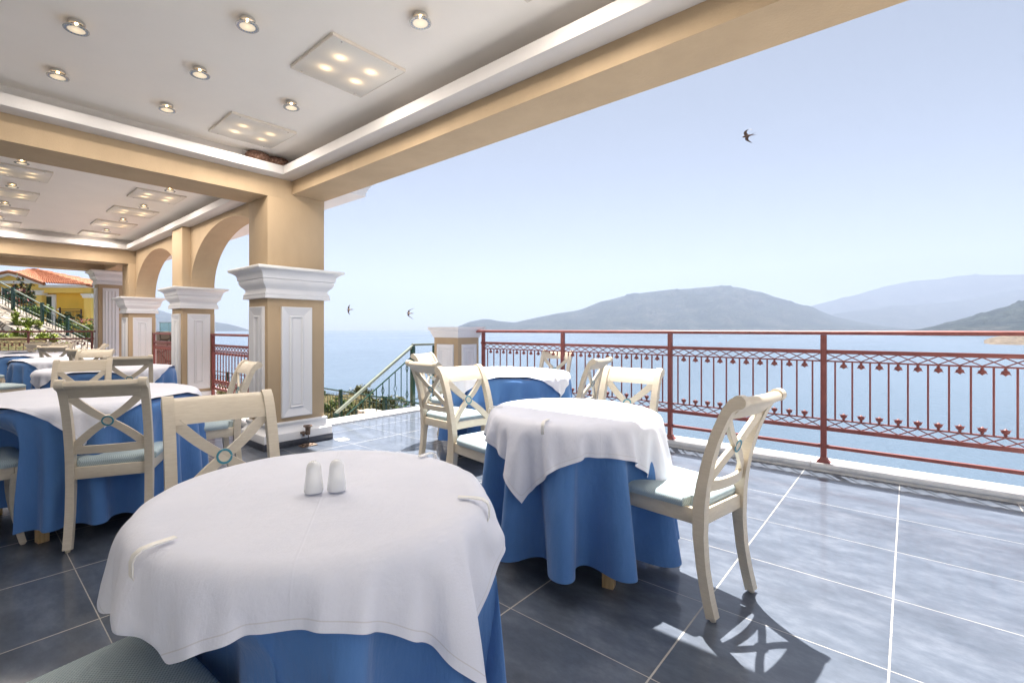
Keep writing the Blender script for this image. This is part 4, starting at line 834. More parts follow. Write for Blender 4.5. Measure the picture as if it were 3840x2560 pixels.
CLOTH['t2w'] = (41, 41, [
-24,-519,387,20,-2,21,20,4,19,21,5,19,20,9,18,20,9,19,13,17,17,-4,24,14,-6,24,14,21,9,13,22,-13,11,26,-5,12,19,17,12,13,23,11,25,2,10,21,-17,8,27,1,8,16,22,3,14,23,1,26,12,
5,27,3,7,-1,26,-5,-9,27,-5,19,20,-6,19,20,-6,14,25,-5,27,-2,-4,27,-3,-4,5,24,-14,8,23,-13,6,23,-14,17,20,-12,14,20,-12,14,21,-12,-4,21,-17,-17,12,-20,-20,-1,-20,-20,3,-20,
-8,17,-21,10,16,-21,11,16,-20,-19,10,19,0,-1,0,0,-3,1,-1,-2,0,1,-4,1,0,-3,0,7,-8,2,12,-3,2,-1,0,0,-12,12,1,3,6,0,-2,-5,0,5,-8,0,0,0,0,-3,10,1,2,3,0,-1,0,0,2,-2,0,1,1,1,-1,
1,-1,0,1,0,2,-1,1,9,0,0,2,-2,-1,-1,2,1,-2,0,0,1,-3,0,-3,13,-3,-3,0,0,-5,2,-2,6,-1,1,-2,0,0,5,-2,1,-9,2,-3,-10,-5,-2,-3,-11,0,0,4,0,13,14,0,17,0,0,2,0,0,-8,3,0,-17,13,19,-2,
-4,0,-1,-3,1,1,0,0,-1,-2,0,1,-1,1,0,-5,0,11,-10,2,11,-2,1,-12,4,0,-2,13,3,-1,-2,-1,1,-5,0,6,-6,0,-5,7,0,3,9,2,-1,-3,-1,2,-1,1,-1,1,-1,0,0,1,0,2,-1,2,0,1,12,-3,-1,-2,2,1,-2,
0,0,1,-1,0,0,2,0,-9,10,-4,-1,0,-1,4,-1,1,4,-1,2,1,0,0,-5,2,-2,-13,-3,-2,-5,-12,-2,0,3,0,13,15,0,17,0,-1,3,-1,1,-9,3,0,-12,-2,-1,-12,18,19,-6,-7,0,-1,-4,0,-1,-1,1,1,1,0,-1,
-1,0,1,-2,0,1,-8,2,14,-10,3,2,0,0,-11,13,0,1,3,1,-1,0,-1,6,-11,2,-2,3,0,1,7,0,-1,4,0,2,-2,1,1,-1,0,-1,2,-1,0,2,0,7,-1,1,6,-3,0,-5,3,0,2,-1,0,1,-2,0,-2,9,-2,-9,4,-3,3,0,1,3,
-1,1,1,-1,0,2,-1,0,-11,3,-2,-11,-11,-3,0,0,1,15,14,-1,16,-1,0,1,0,0,-10,3,-1,-14,-3,1,-2,-1,0,-4,21,17,-8,-3,2,-6,-7,1,-1,-6,0,0,-1,1,0,3,-2,-1,2,1,0,-3,0,3,-9,2,18,-11,3,
-12,5,0,0,12,1,0,-5,0,-2,2,-1,9,-11,0,-5,4,1,-2,13,0,2,-2,0,4,-2,2,0,-2,0,-4,8,-2,9,-2,0,-3,1,1,2,0,1,2,-1,0,4,-6,0,-10,14,-4,0,1,0,3,0,1,4,-2,1,2,-1,0,-7,3,-2,-16,-8,-4,0,
-4,0,16,15,0,12,0,0,2,0,0,-9,2,0,-14,-4,0,2,2,-1,22,-1,0,7,22,17,-6,0,0,-12,-3,1,-7,-9,2,-1,-5,0,0,-1,1,0,2,-1,1,3,-1,-2,-4,1,4,-10,2,11,-8,2,-4,5,0,-2,6,3,-1,6,-2,-1,-1,1,
2,3,-1,1,0,1,-2,4,-2,2,-4,0,-3,7,-3,-2,3,-2,2,-3,2,6,-2,3,4,-3,2,0,0,1,-1,5,-3,-1,2,0,2,-1,1,5,-2,0,0,1,0,-2,1,-1,-13,-1,-2,-6,-8,-1,17,14,0,10,0,-1,3,-1,0,-10,2,-1,-13,-3,
0,4,2,1,19,-3,0,8,-10,0,-13,18,17,14,5,0,1,-1,0,-13,-4,1,-8,-10,2,0,-7,1,0,2,-1,-1,4,0,2,3,-1,-1,-4,1,9,-14,4,-4,12,0,0,0,0,2,-5,3,-1,5,-3,-3,11,-7,-2,3,-4,-1,1,-2,0,1,-2,
0,0,-1,0,0,-2,0,1,-1,0,-1,3,1,0,2,1,0,3,2,-1,2,6,-3,7,9,-3,3,-1,1,0,3,-2,1,-7,3,-2,-13,-9,-4,20,13,0,5,1,-1,2,-2,1,-8,2,0,-12,-3,0,4,2,0,18,-2,-1,9,-10,0,-2,4,0,-22,-9,15,
2,17,1,14,13,1,8,2,0,-12,-5,1,-9,-12,2,0,-6,2,0,3,-1,-1,3,-1,1,3,0,0,0,-1,5,-13,6,-1,10,-2,-3,10,-8,-1,4,-6,0,0,-2,0,1,-7,0,-1,-2,0,1,-1,0,-1,0,0,1,0,0,0,1,-1,0,-1,0,0,1,0,
-1,2,2,0,8,0,0,2,3,-1,4,9,-3,8,-2,1,0,-7,-5,-2,20,8,0,-2,0,0,5,-2,1,-6,2,-1,-13,-3,0,6,3,0,15,-2,-1,9,-8,0,-3,3,0,-5,6,-1,-20,-15,14,0,1,1,-3,11,0,8,18,2,13,8,0,-7,-3,1,-10,
-15,2,0,-4,1,0,5,-1,0,0,0,0,1,0,0,9,-7,0,4,-7,0,0,-2,0,1,-6,0,-1,-2,0,1,2,-1,0,1,0,0,0,0,0,0,0,0,0,0,-1,0,1,1,0,0,-1,0,0,1,-1,0,-1,-1,-1,1,1,1,-1,8,1,0,4,6,-2,7,13,2,4,-2,
0,0,7,-1,-1,-5,1,-1,-12,-2,0,7,3,0,13,-2,0,9,-7,0,-3,3,0,-10,7,-2,-11,1,-2,-22,5,15,-1,-11,-1,3,-7,1,-2,2,-1,0,16,2,11,13,1,1,1,1,-9,-16,3,0,-1,0,-1,2,0,1,13,-8,0,3,-6,0,1,
-6,-1,0,-5,0,0,3,0,0,0,0,0,1,1,0,0,0,0,0,0,0,0,0,0,0,-1,0,0,0,0,0,0,0,0,0,0,0,0,0,-1,1,0,0,0,0,-1,0,0,2,0,0,6,3,0,5,15,-1,9,-1,0,0,-2,-1,0,3,2,0,9,-1,-1,9,-8,0,-6,5,0,-14,
6,-3,-6,0,-1,-2,-1,0,-14,21,13,-4,-5,1,-5,-9,0,0,-11,1,1,-7,0,0,7,0,1,9,0,4,11,1,-3,-9,4,1,11,-9,0,2,-4,-1,1,-9,0,-1,0,1,1,1,0,-1,0,0,1,1,0,-1,0,-1,1,0,0,0,0,0,0,0,0,0,0,1,
0,0,0,0,0,0,0,0,0,0,0,0,0,0,-1,0,0,0,0,-1,0,0,-1,0,0,0,2,0,10,1,0,2,12,0,9,1,0,-1,11,-1,0,8,-5,1,-13,7,-2,-10,1,-2,-1,0,0,-3,-1,-1,-8,-7,-2,-18,17,13,3,3,0,0,0,1,-4,-3,0,-3,
-8,0,-2,-6,1,2,0,2,0,2,0,2,11,-5,0,4,-6,0,1,-9,1,0,1,0,0,1,0,0,1,-1,0,0,0,0,0,0,0,0,1,0,0,0,-1,0,0,1,0,0,-1,0,0,1,0,-1,-1,0,0,1,0,0,-1,0,0,1,0,1,-1,0,0,1,0,0,-1,0,0,1,-2,0,
0,-1,2,0,11,3,0,5,11,1,5,5,-1,0,-12,2,-4,1,0,0,0,0,0,-8,-5,-1,-7,-11,-2,-2,-9,0,-22,-8,14,-2,15,0,3,7,-1,2,2,0,1,1,0,-2,-5,1,-2,1,-1,1,1,-1,2,7,-8,0,0,-5,0,0,0,-1,0,1,0,0,
0,0,0,0,1,0,0,0,0,0,0,0,0,0,0,0,-1,0,0,0,0,0,0,0,0,0,0,0,1,0,0,0,0,0,0,0,0,-1,0,0,0,0,0,0,0,0,0,0,0,0,0,0,0,-1,-1,0,1,-1,1,0,7,6,0,7,-1,0,0,5,2,3,-2,-1,-1,-11,-12,-2,-4,-10,
-2,0,0,1,3,8,-1,-14,-21,13,-4,4,0,-6,15,0,1,11,1,-2,-3,-1,1,2,0,1,1,1,4,11,-7,-1,1,-5,0,-1,-4,0,1,1,1,-1,1,0,1,0,0,0,0,-1,0,0,0,0,0,0,0,0,0,0,0,1,0,-1,0,0,0,0,0,0,-1,0,0,0,
0,0,0,0,1,0,0,0,1,0,0,0,0,0,0,0,0,0,0,0,-1,0,0,0,0,-1,0,0,0,0,0,3,1,0,4,8,2,8,0,-1,-1,-14,-13,-2,2,4,-1,7,7,0,12,5,-1,8,2,0,-26,-2,11,4,-8,1,4,-7,1,-3,4,0,-2,22,1,2,4,-1,1,
4,-2,0,4,-8,1,0,-6,0,0,2,0,0,1,-1,0,0,0,0,0,0,-1,0,1,1,0,0,-1,0,0,1,-1,0,-1,0,-1,1,1,0,-1,0,0,1,0,1,0,0,0,0,0,0,0,-1,0,0,0,-1,0,1,0,0,0,0,0,0,0,0,0,1,-1,0,0,1,0,0,-1,-1,0,
1,-1,0,0,7,3,1,4,3,-2,0,4,5,0,9,1,0,5,1,-1,-2,0,0,-2,0,0,-16,22,4,-3,-3,1,-4,-4,2,0,-6,1,1,-10,2,-2,9,0,4,12,-8,0,0,-2,0,1,-1,0,0,1,0,0,0,1,0,0,0,0,0,0,0,0,-1,0,0,0,0,-1,0,
0,1,0,0,0,1,0,0,0,0,0,0,0,1,-1,-1,-1,0,1,0,0,-1,0,0,1,0,1,-1,-1,0,1,0,0,-1,1,0,1,0,-1,0,0,0,0,0,0,0,0,0,0,-1,1,0,2,-1,-1,2,5,2,6,7,1,-1,-3,-1,-1,-3,0,1,-4,-2,0,-3,-3,-1,-18,
22,3,3,2,0,1,0,0,-3,-1,0,-3,-3,1,-1,-1,0,1,2,-1,1,0,-5,0,0,1,0,0,1,0,0,0,-1,0,0,0,0,0,0,0,0,1,0,-1,0,0,1,0,0,0,0,0,0,-1,0,0,0,0,1,0,0,-1,1,0,0,0,0,0,0,0,0,0,0,0,-1,0,0,0,0,
0,0,0,0,0,0,0,1,0,0,0,0,0,0,0,0,-1,0,-1,0,0,-1,2,1,7,4,1,3,2,1,0,-4,-2,0,-2,-2,0,2,2,-1,7,2,1,-24,8,8,0,2,-1,2,5,-2,3,5,0,1,2,-1,-2,-3,1,1,2,-4,-1,0,-2,0,0,1,0,0,0,0,0,0,1,
0,0,0,0,0,0,0,0,-1,0,0,0,0,0,0,0,0,0,0,0,1,0,1,0,0,-1,0,0,0,-1,0,1,0,0,0,0,0,-1,0,0,1,1,0,-1,0,0,0,0,0,0,0,0,0,-1,0,0,0,0,0,0,0,0,1,0,0,0,0,-1,0,0,3,1,1,3,6,2,2,2,2,1,8,1,
0,8,-1,1,5,-1,0,-11,23,1,-7,-4,3,-5,-5,2,-3,-5,0,3,6,0,3,6,-3,0,-1,-2,1,1,-1,0,-1,0,0,1,0,-1,-1,0,0,1,0,0,-1,0,0,1,-1,1,-1,1,0,1,0,0,-1,0,0,1,0,-1,-1,0,0,1,0,0,-1,0,1,1,0,
0,-1,0,0,1,1,0,-1,-2,-1,1,1,0,-1,0,0,1,-1,0,-1,1,1,1,0,0,-1,0,0,1,0,-1,-1,0,0,1,0,0,-1,0,1,1,1,6,4,6,11,1,0,2,-1,0,-1,1,0,-4,-1,0,-1,28,-1,-2,0,-1,-4,-1,1,-6,-1,1,-7,-6,1,
1,1,-1,0,0,0,-1,0,0,0,0,0,0,0,0,1,0,0,0,0,0,0,0,0,0,0,0,-1,0,0,0,0,0,0,0,0,0,0,1,1,0,-1,0,0,0,0,0,0,-1,0,0,0,0,0,0,0,0,0,0,0,1,0,0,0,0,0,0,0,0,-1,0,0,0,0,0,0,0,0,0,0,0,1,0,
0,0,0,0,0,0,0,-1,0,2,-3,-5,-4,1,1,2,-4,-7,-1,-2,-6,-2,0,-3,-1,-20,21,0,1,0,0,0,0,0,0,-1,1,0,1,0,-1,0,0,0,0,-1,1,0,0,0,0,0,0,0,0,-1,0,0,0,0,0,0,0,0,0,0,0,1,0,0,0,0,0,0,0,1,
-1,0,-1,0,0,0,0,0,0,0,0,0,1,0,0,0,0,0,0,0,0,-1,0,1,0,0,-1,0,0,0,0,0,1,1,0,-1,0,0,0,0,0,0,0,0,0,-1,0,0,0,0,0,0,0,0,1,0,1,0,0,0,-5,-7,-3,-1,0,0,-1,-1,0,0,-2,0,-20,20,1,-2,-2,
0,-1,-2,0,3,4,-2,2,2,0,-1,-1,1,0,0,0,-1,0,0,0,0,0,0,0,0,1,0,0,0,0,0,0,0,0,0,-1,0,-1,1,0,0,-1,0,0,1,0,1,0,0,0,0,0,0,0,0,0,0,0,-1,0,0,0,0,0,0,0,0,1,0,0,0,0,1,0,0,-1,0,0,-1,-1,
0,1,0,0,0,0,0,0,0,0,0,1,0,0,0,0,0,-1,0,0,1,0,-1,0,0,0,2,1,1,0,1,-1,0,-1,1,-1,-1,-1,-5,28,1,-3,-1,0,-3,-1,0,-6,-5,1,-5,-4,-1,2,3,-1,0,1,0,1,-1,0,0,1,0,0,-1,0,-1,1,0,0,-1,0,
0,1,0,0,0,0,1,0,0,0,0,0,0,0,-1,-1,-1,1,0,1,0,0,-1,0,0,1,0,1,-1,0,0,1,0,0,-1,0,-1,1,0,0,-1,0,0,1,0,0,-1,0,1,1,0,0,-1,0,0,1,0,-1,-1,0,0,1,0,0,-1,0,1,1,0,-1,0,-1,0,-1,0,-4,-4,
-1,-2,-6,0,-1,-2,0,-1,-2,1,-21,11,-1,1,1,0,1,-2,-1,0,2,1,0,7,0,-1,2,-1,0,0,0,0,0,2,0,0,0,0,0,0,1,0,0,0,0,0,0,0,0,-1,0,0,0,0,0,0,0,0,0,0,1,1,0,-1,0,0,0,0,0,0,0,0,0,-1,0,0,0,
0,0,0,0,-1,1,0,1,0,0,0,0,0,0,0,0,0,-1,0,0,0,0,0,0,0,0,1,0,0,0,0,0,0,0,0,-1,0,-1,0,-1,-1,2,0,0,7,1,0,5,4,1,0,1,0,2,0,-1,-26,-13,-2,-1,5,0,0,13,-1,6,12,-4,7,6,-2,-3,-1,3,-2,
-1,5,0,0,2,0,0,-1,-1,0,0,0,0,0,0,0,0,0,0,0,1,0,1,0,0,0,0,0,0,0,0,-2,-1,0,1,0,0,0,0,0,0,0,0,0,1,0,0,0,0,-1,0,0,1,0,0,-1,-1,0,0,0,0,1,0,0,1,1,0,-1,0,0,0,0,0,0,-1,0,0,0,0,0,0,
0,1,1,-1,-2,-1,-1,-4,-3,-5,-3,3,4,2,6,3,1,8,2,1,5,2,2,-21,12,-7,5,9,-2,5,3,-1,5,1,-1,-4,-1,0,-5,-1,2,-3,-2,4,-2,0,6,0,0,-1,1,0,0,0,0,0,0,0,0,0,-1,0,-1,1,0,0,-1,0,0,1,-1,0,
-1,1,1,1,0,0,-1,0,0,1,0,0,-1,0,-1,1,0,0,0,0,0,0,0,0,0,0,1,0,0,0,0,0,0,0,0,-1,0,0,0,0,0,0,0,0,1,0,0,0,0,1,0,0,1,-1,0,-6,-2,-3,-2,2,1,0,-2,-3,-1,-1,-1,0,1,2,0,0,-1,0,-7,26,-11,
0,-1,0,-2,-1,0,-3,0,1,1,0,0,1,0,-1,-10,-3,8,1,0,4,0,-1,0,-1,1,-1,0,-1,0,0,1,0,0,0,0,1,0,0,0,0,0,0,0,1,0,0,-1,-1,0,-1,0,0,0,0,0,0,0,0,0,1,0,0,0,-1,1,0,1,0,-1,-1,0,0,1,1,0,-1,
0,0,1,-1,1,-1,0,0,1,0,0,0,0,-1,0,0,0,0,1,0,0,-1,0,0,-3,-4,-12,-7,1,-7,0,0,8,2,1,5,1,0,1,0,2,3,1,-10,24,-11,4,1,-1,6,1,-1,-1,-1,0,-4,0,1,-4,-1,1,-7,-2,3,-3,-1,2,-1,0,8,1,0,
-1,0,0,-1,0,0,0,-1,0,0,0,0,0,0,0,0,0,0,0,0,0,1,1,0,-1,0,0,1,0,0,-1,0,0,1,-1,0,-1,0,0,0,0,0,1,1,0,0,0,0,-1,0,0,0,0,0,0,-1,0,0,0,0,0,0,-1,0,1,1,1,0,-1,1,-1,0,-6,-1,-4,-6,0,-2,
-2,-2,-4,0,0,-19,0,2,-6,0,-1,4,1,-4,8,0,1,25,-12,1,0,-1,-5,0,1,-6,-1,1,-4,-2,0,-6,-3,1,8,4,-4,-7,-2,8,-2,0,6,0,0,1,0,0,0,0,0,-1,1,0,0,0,0,0,0,0,0,0,-1,0,0,1,0,-1,0,1,0,0,-1,
0,0,1,0,0,-1,1,0,1,0,0,0,0,0,-1,0,0,0,-1,0,0,0,0,0,0,0,0,1,0,0,0,0,0,0,0,1,-1,0,1,0,0,-3,1,0,-5,-4,-12,-8,1,1,0,2,4,1,-1,0,0,-4,-10,1,2,-15,0,6,-8,0,-1,25,-13,-12,-3,2,-7,
-5,1,-3,-4,1,3,3,-1,11,7,-4,6,-1,-1,-10,0,2,-5,-1,5,-1,0,10,0,0,-2,0,-1,0,-1,1,0,0,-1,0,0,1,0,0,0,0,0,0,0,1,-1,0,0,1,0,0,-1,0,0,1,0,-1,-1,0,0,1,0,0,-1,0,0,1,0,1,-1,0,0,1,0,
0,0,0,-1,0,0,0,0,1,0,0,0,1,0,0,-1,-1,-7,-1,-4,-5,-2,-6,-2,-1,-5,0,0,4,0,5,8,0,4,3,0,-3,-3,0,-4,-12,1,-28,4,-6,2,2,-1,5,8,-3,13,8,-4,13,-1,-2,5,-2,-1,-17,2,1,3,1,-1,-12,-1,
8,-3,-1,2,-1,1,10,0,0,-2,1,0,-1,0,0,0,0,0,0,0,0,0,-1,0,0,0,0,0,0,0,0,0,0,0,0,0,0,1,0,0,0,0,0,0,0,0,0,0,0,-1,0,0,0,0,0,0,-1,0,1,1,1,0,0,0,0,0,2,-1,-1,-9,0,-3,-5,0,-6,-5,1,0,
1,-5,-8,1,0,-8,0,0,4,0,1,9,0,6,10,1,3,3,0,-14,19,-13,13,2,-2,13,-3,-2,5,-3,-1,-6,4,0,-15,3,0,0,0,0,-4,0,1,2,-3,-2,-10,2,8,-2,-1,3,-2,1,11,0,0,-1,0,0,-1,0,0,-1,0,0,0,1,0,0,
0,0,0,0,0,0,0,0,0,0,0,0,-1,0,0,0,0,0,0,0,0,0,0,0,1,0,0,0,0,0,0,0,1,0,0,1,-1,-1,1,0,0,-10,1,-2,-2,0,-11,-8,-3,4,1,4,3,1,6,7,0,-8,-8,1,-4,-13,0,0,-8,1,-1,2,0,2,10,-1,14,16,-17,
4,-3,-1,-2,2,0,-12,6,1,-12,0,-1,0,0,1,12,0,0,-2,-3,-2,-10,2,0,1,-1,-1,-9,2,8,-2,0,3,-1,-1,9,0,1,1,0,-1,0,0,1,0,-1,-1,-1,0,1,0,0,-1,0,0,1,0,0,0,0,1,0,0,0,0,0,0,0,0,0,0,0,-1,
0,1,0,0,1,0,0,2,0,-1,-4,1,1,-7,0,-4,-5,0,-14,-10,1,-5,1,3,-7,-1,-6,18,4,4,6,2,10,9,1,-3,-3,1,-9,-8,-1,-4,-14,1,0,-8,1,19,13,-18,-8,6,0,-14,3,1,-7,-2,-1,9,1,1,13,-2,-1,-10,
0,-1,-11,-2,1,1,2,-2,2,0,0,1,0,-1,-8,1,6,-6,1,7,0,-1,5,-1,1,6,0,0,0,1,0,-1,0,0,-1,0,0,0,0,0,0,-1,-1,0,0,1,0,0,-1,0,0,1,0,0,-1,1,1,1,1,0,-1,-1,0,1,-7,0,-1,-3,1,-7,-9,1,-12,
-5,-1,-2,1,0,0,0,1,-7,0,4,-4,0,-8,18,3,3,8,1,11,9,2,4,2,1,-6,-2,-1,-8,-10,1,3,21,-18,-12,-1,1,3,1,-1,14,-1,1,6,-2,-1,-16,2,0,-14,-7,-1,3,3,-1,11,3,-1,1,0,-1,-6,-1,2,-1,0,0,
4,-3,-2,-11,5,8,-3,0,4,0,0,4,-1,1,6,-1,0,2,0,0,1,0,0,0,1,0,0,0,0,0,0,0,0,0,0,-1,0,0,-3,0,-1,-4,0,0,-6,1,-4,-4,2,-5,-5,-1,-11,-3,0,3,0,1,4,1,-3,-7,0,0,-3,0,5,-9,0,0,-1,0,-6,
15,3,1,11,2,9,8,1,8,3,1,0,1,0,-8,21,-17,11,1,-1,11,-5,1,-3,2,-1,-19,0,-1,-11,-10,0,3,4,0,11,5,-2,5,0,-1,-5,0,1,3,0,-1,11,-9,-3,-13,5,1,4,-2,-2,-6,4,3,-7,1,6,-5,2,6,0,0,1,0,
1,1,-1,0,2,0,0,-1,0,0,0,0,0,0,0,0,0,1,-2,-4,2,-4,-6,3,-9,-5,0,0,-1,-1,2,0,-1,-14,1,0,-1,0,-2,7,0,3,12,1,-4,-9,1,0,-10,0,7,-7,0,-4,3,0,-6,11,1,1,12,3,7,8,2,8,5,0,12,18,-18,
4,-2,1,-9,4,-1,-18,-4,-1,-9,-10,0,3,5,-1,10,7,-1,6,1,-1,-1,-1,0,0,1,1,16,-16,-4,-2,5,0,-11,4,-1,-4,1,1,6,-4,-2,-5,2,2,-2,0,-2,-6,2,5,2,-4,-1,-2,2,0,-1,1,1,1,-2,-1,-2,2,0,2,
-5,-3,0,-2,1,-3,2,0,1,-4,-1,1,-2,-1,-2,3,2,0,4,2,-2,-15,0,2,-4,0,-4,11,1,4,12,0,-5,-9,0,4,-15,0,5,-4,1,-5,3,0,-6,9,1,0,13,2,5,8,2,14,17,-17,-11,3,-2,-18,-6,-1,-6,-8,1,3,4,
0,9,8,-1,7,1,-1,1,-1,0,-1,1,0,15,-12,-4,1,-2,1,-14,7,-1,2,-1,-1,6,-2,0,0,-2,1,-4,3,-1,-10,2,1,0,-2,-1,3,-5,-2,-4,3,1,1,0,1,4,-7,-1,-3,2,-1,1,-6,0,-6,3,1,-3,5,2,0,0,0,1,-5,
-1,0,1,0,4,13,2,-8,-10,1,1,-13,0,1,-1,0,-3,15,1,4,7,0,-6,-11,1,8,-16,-1,2,-1,0,-4,3,1,-7,8,1,-1,12,2,-3,21,-19,-15,-10,0,-3,-7,0,3,4,-1,8,10,-1,6,1,0,4,-1,-1,0,1,0,11,-8,-2,
3,-12,0,-6,12,-1,-11,0,-1,6,0,0,4,-3,-1,-2,3,0,-12,-2,1,-3,2,2,7,-7,-4,-1,2,0,0,0,0,2,-5,-1,0,-1,1,-2,2,0,2,-6,0,0,1,0,-9,4,2,-2,6,2,2,-6,-2,0,-1,0,-1,8,2,7,7,0,-11,-15,1,
4,-12,0,-4,4,0,-1,17,1,3,2,0,-5,-15,1,10,-12,0,-1,1,-1,-4,2,1,-5,7,1,-20,6,-19,-1,-2,0,2,5,0,6,8,-1,7,1,0,4,1,-1,3,0,-1,8,-5,-1,5,-14,-1,0,3,-1,-12,9,-1,-4,0,-1,8,-2,1,1,-2,
0,-8,3,0,-2,0,0,-2,0,0,1,-4,-2,0,-1,0,0,0,1,3,-7,-1,-1,2,-1,-2,0,1,2,-6,0,2,1,0,-6,2,0,-7,9,3,0,-3,0,2,-4,-2,-2,4,1,5,10,3,-1,0,0,-7,-19,0,5,-8,0,-6,10,1,2,14,0,-1,-2,0,0,
-17,0,9,-9,0,-2,1,0,-4,2,1,-20,6,-19,1,2,-1,6,8,0,7,2,0,4,2,-1,4,-2,-1,5,-3,0,7,-9,-2,0,-5,-1,-3,9,1,-14,2,-2,4,0,1,6,-4,-1,-1,2,0,-10,1,0,1,0,0,-3,0,0,2,-4,-1,0,-1,0,0,-1,
-1,2,-3,-1,0,-2,1,-2,2,0,0,-2,-1,3,-4,0,-2,1,1,-9,6,3,-2,2,1,1,-2,-1,1,-1,0,0,9,1,8,4,0,-9,-5,1,0,-21,0,1,-1,1,-5,16,0,4,8,0,-5,-6,1,4,-18,0,7,-5,-1,-4,2,0,])
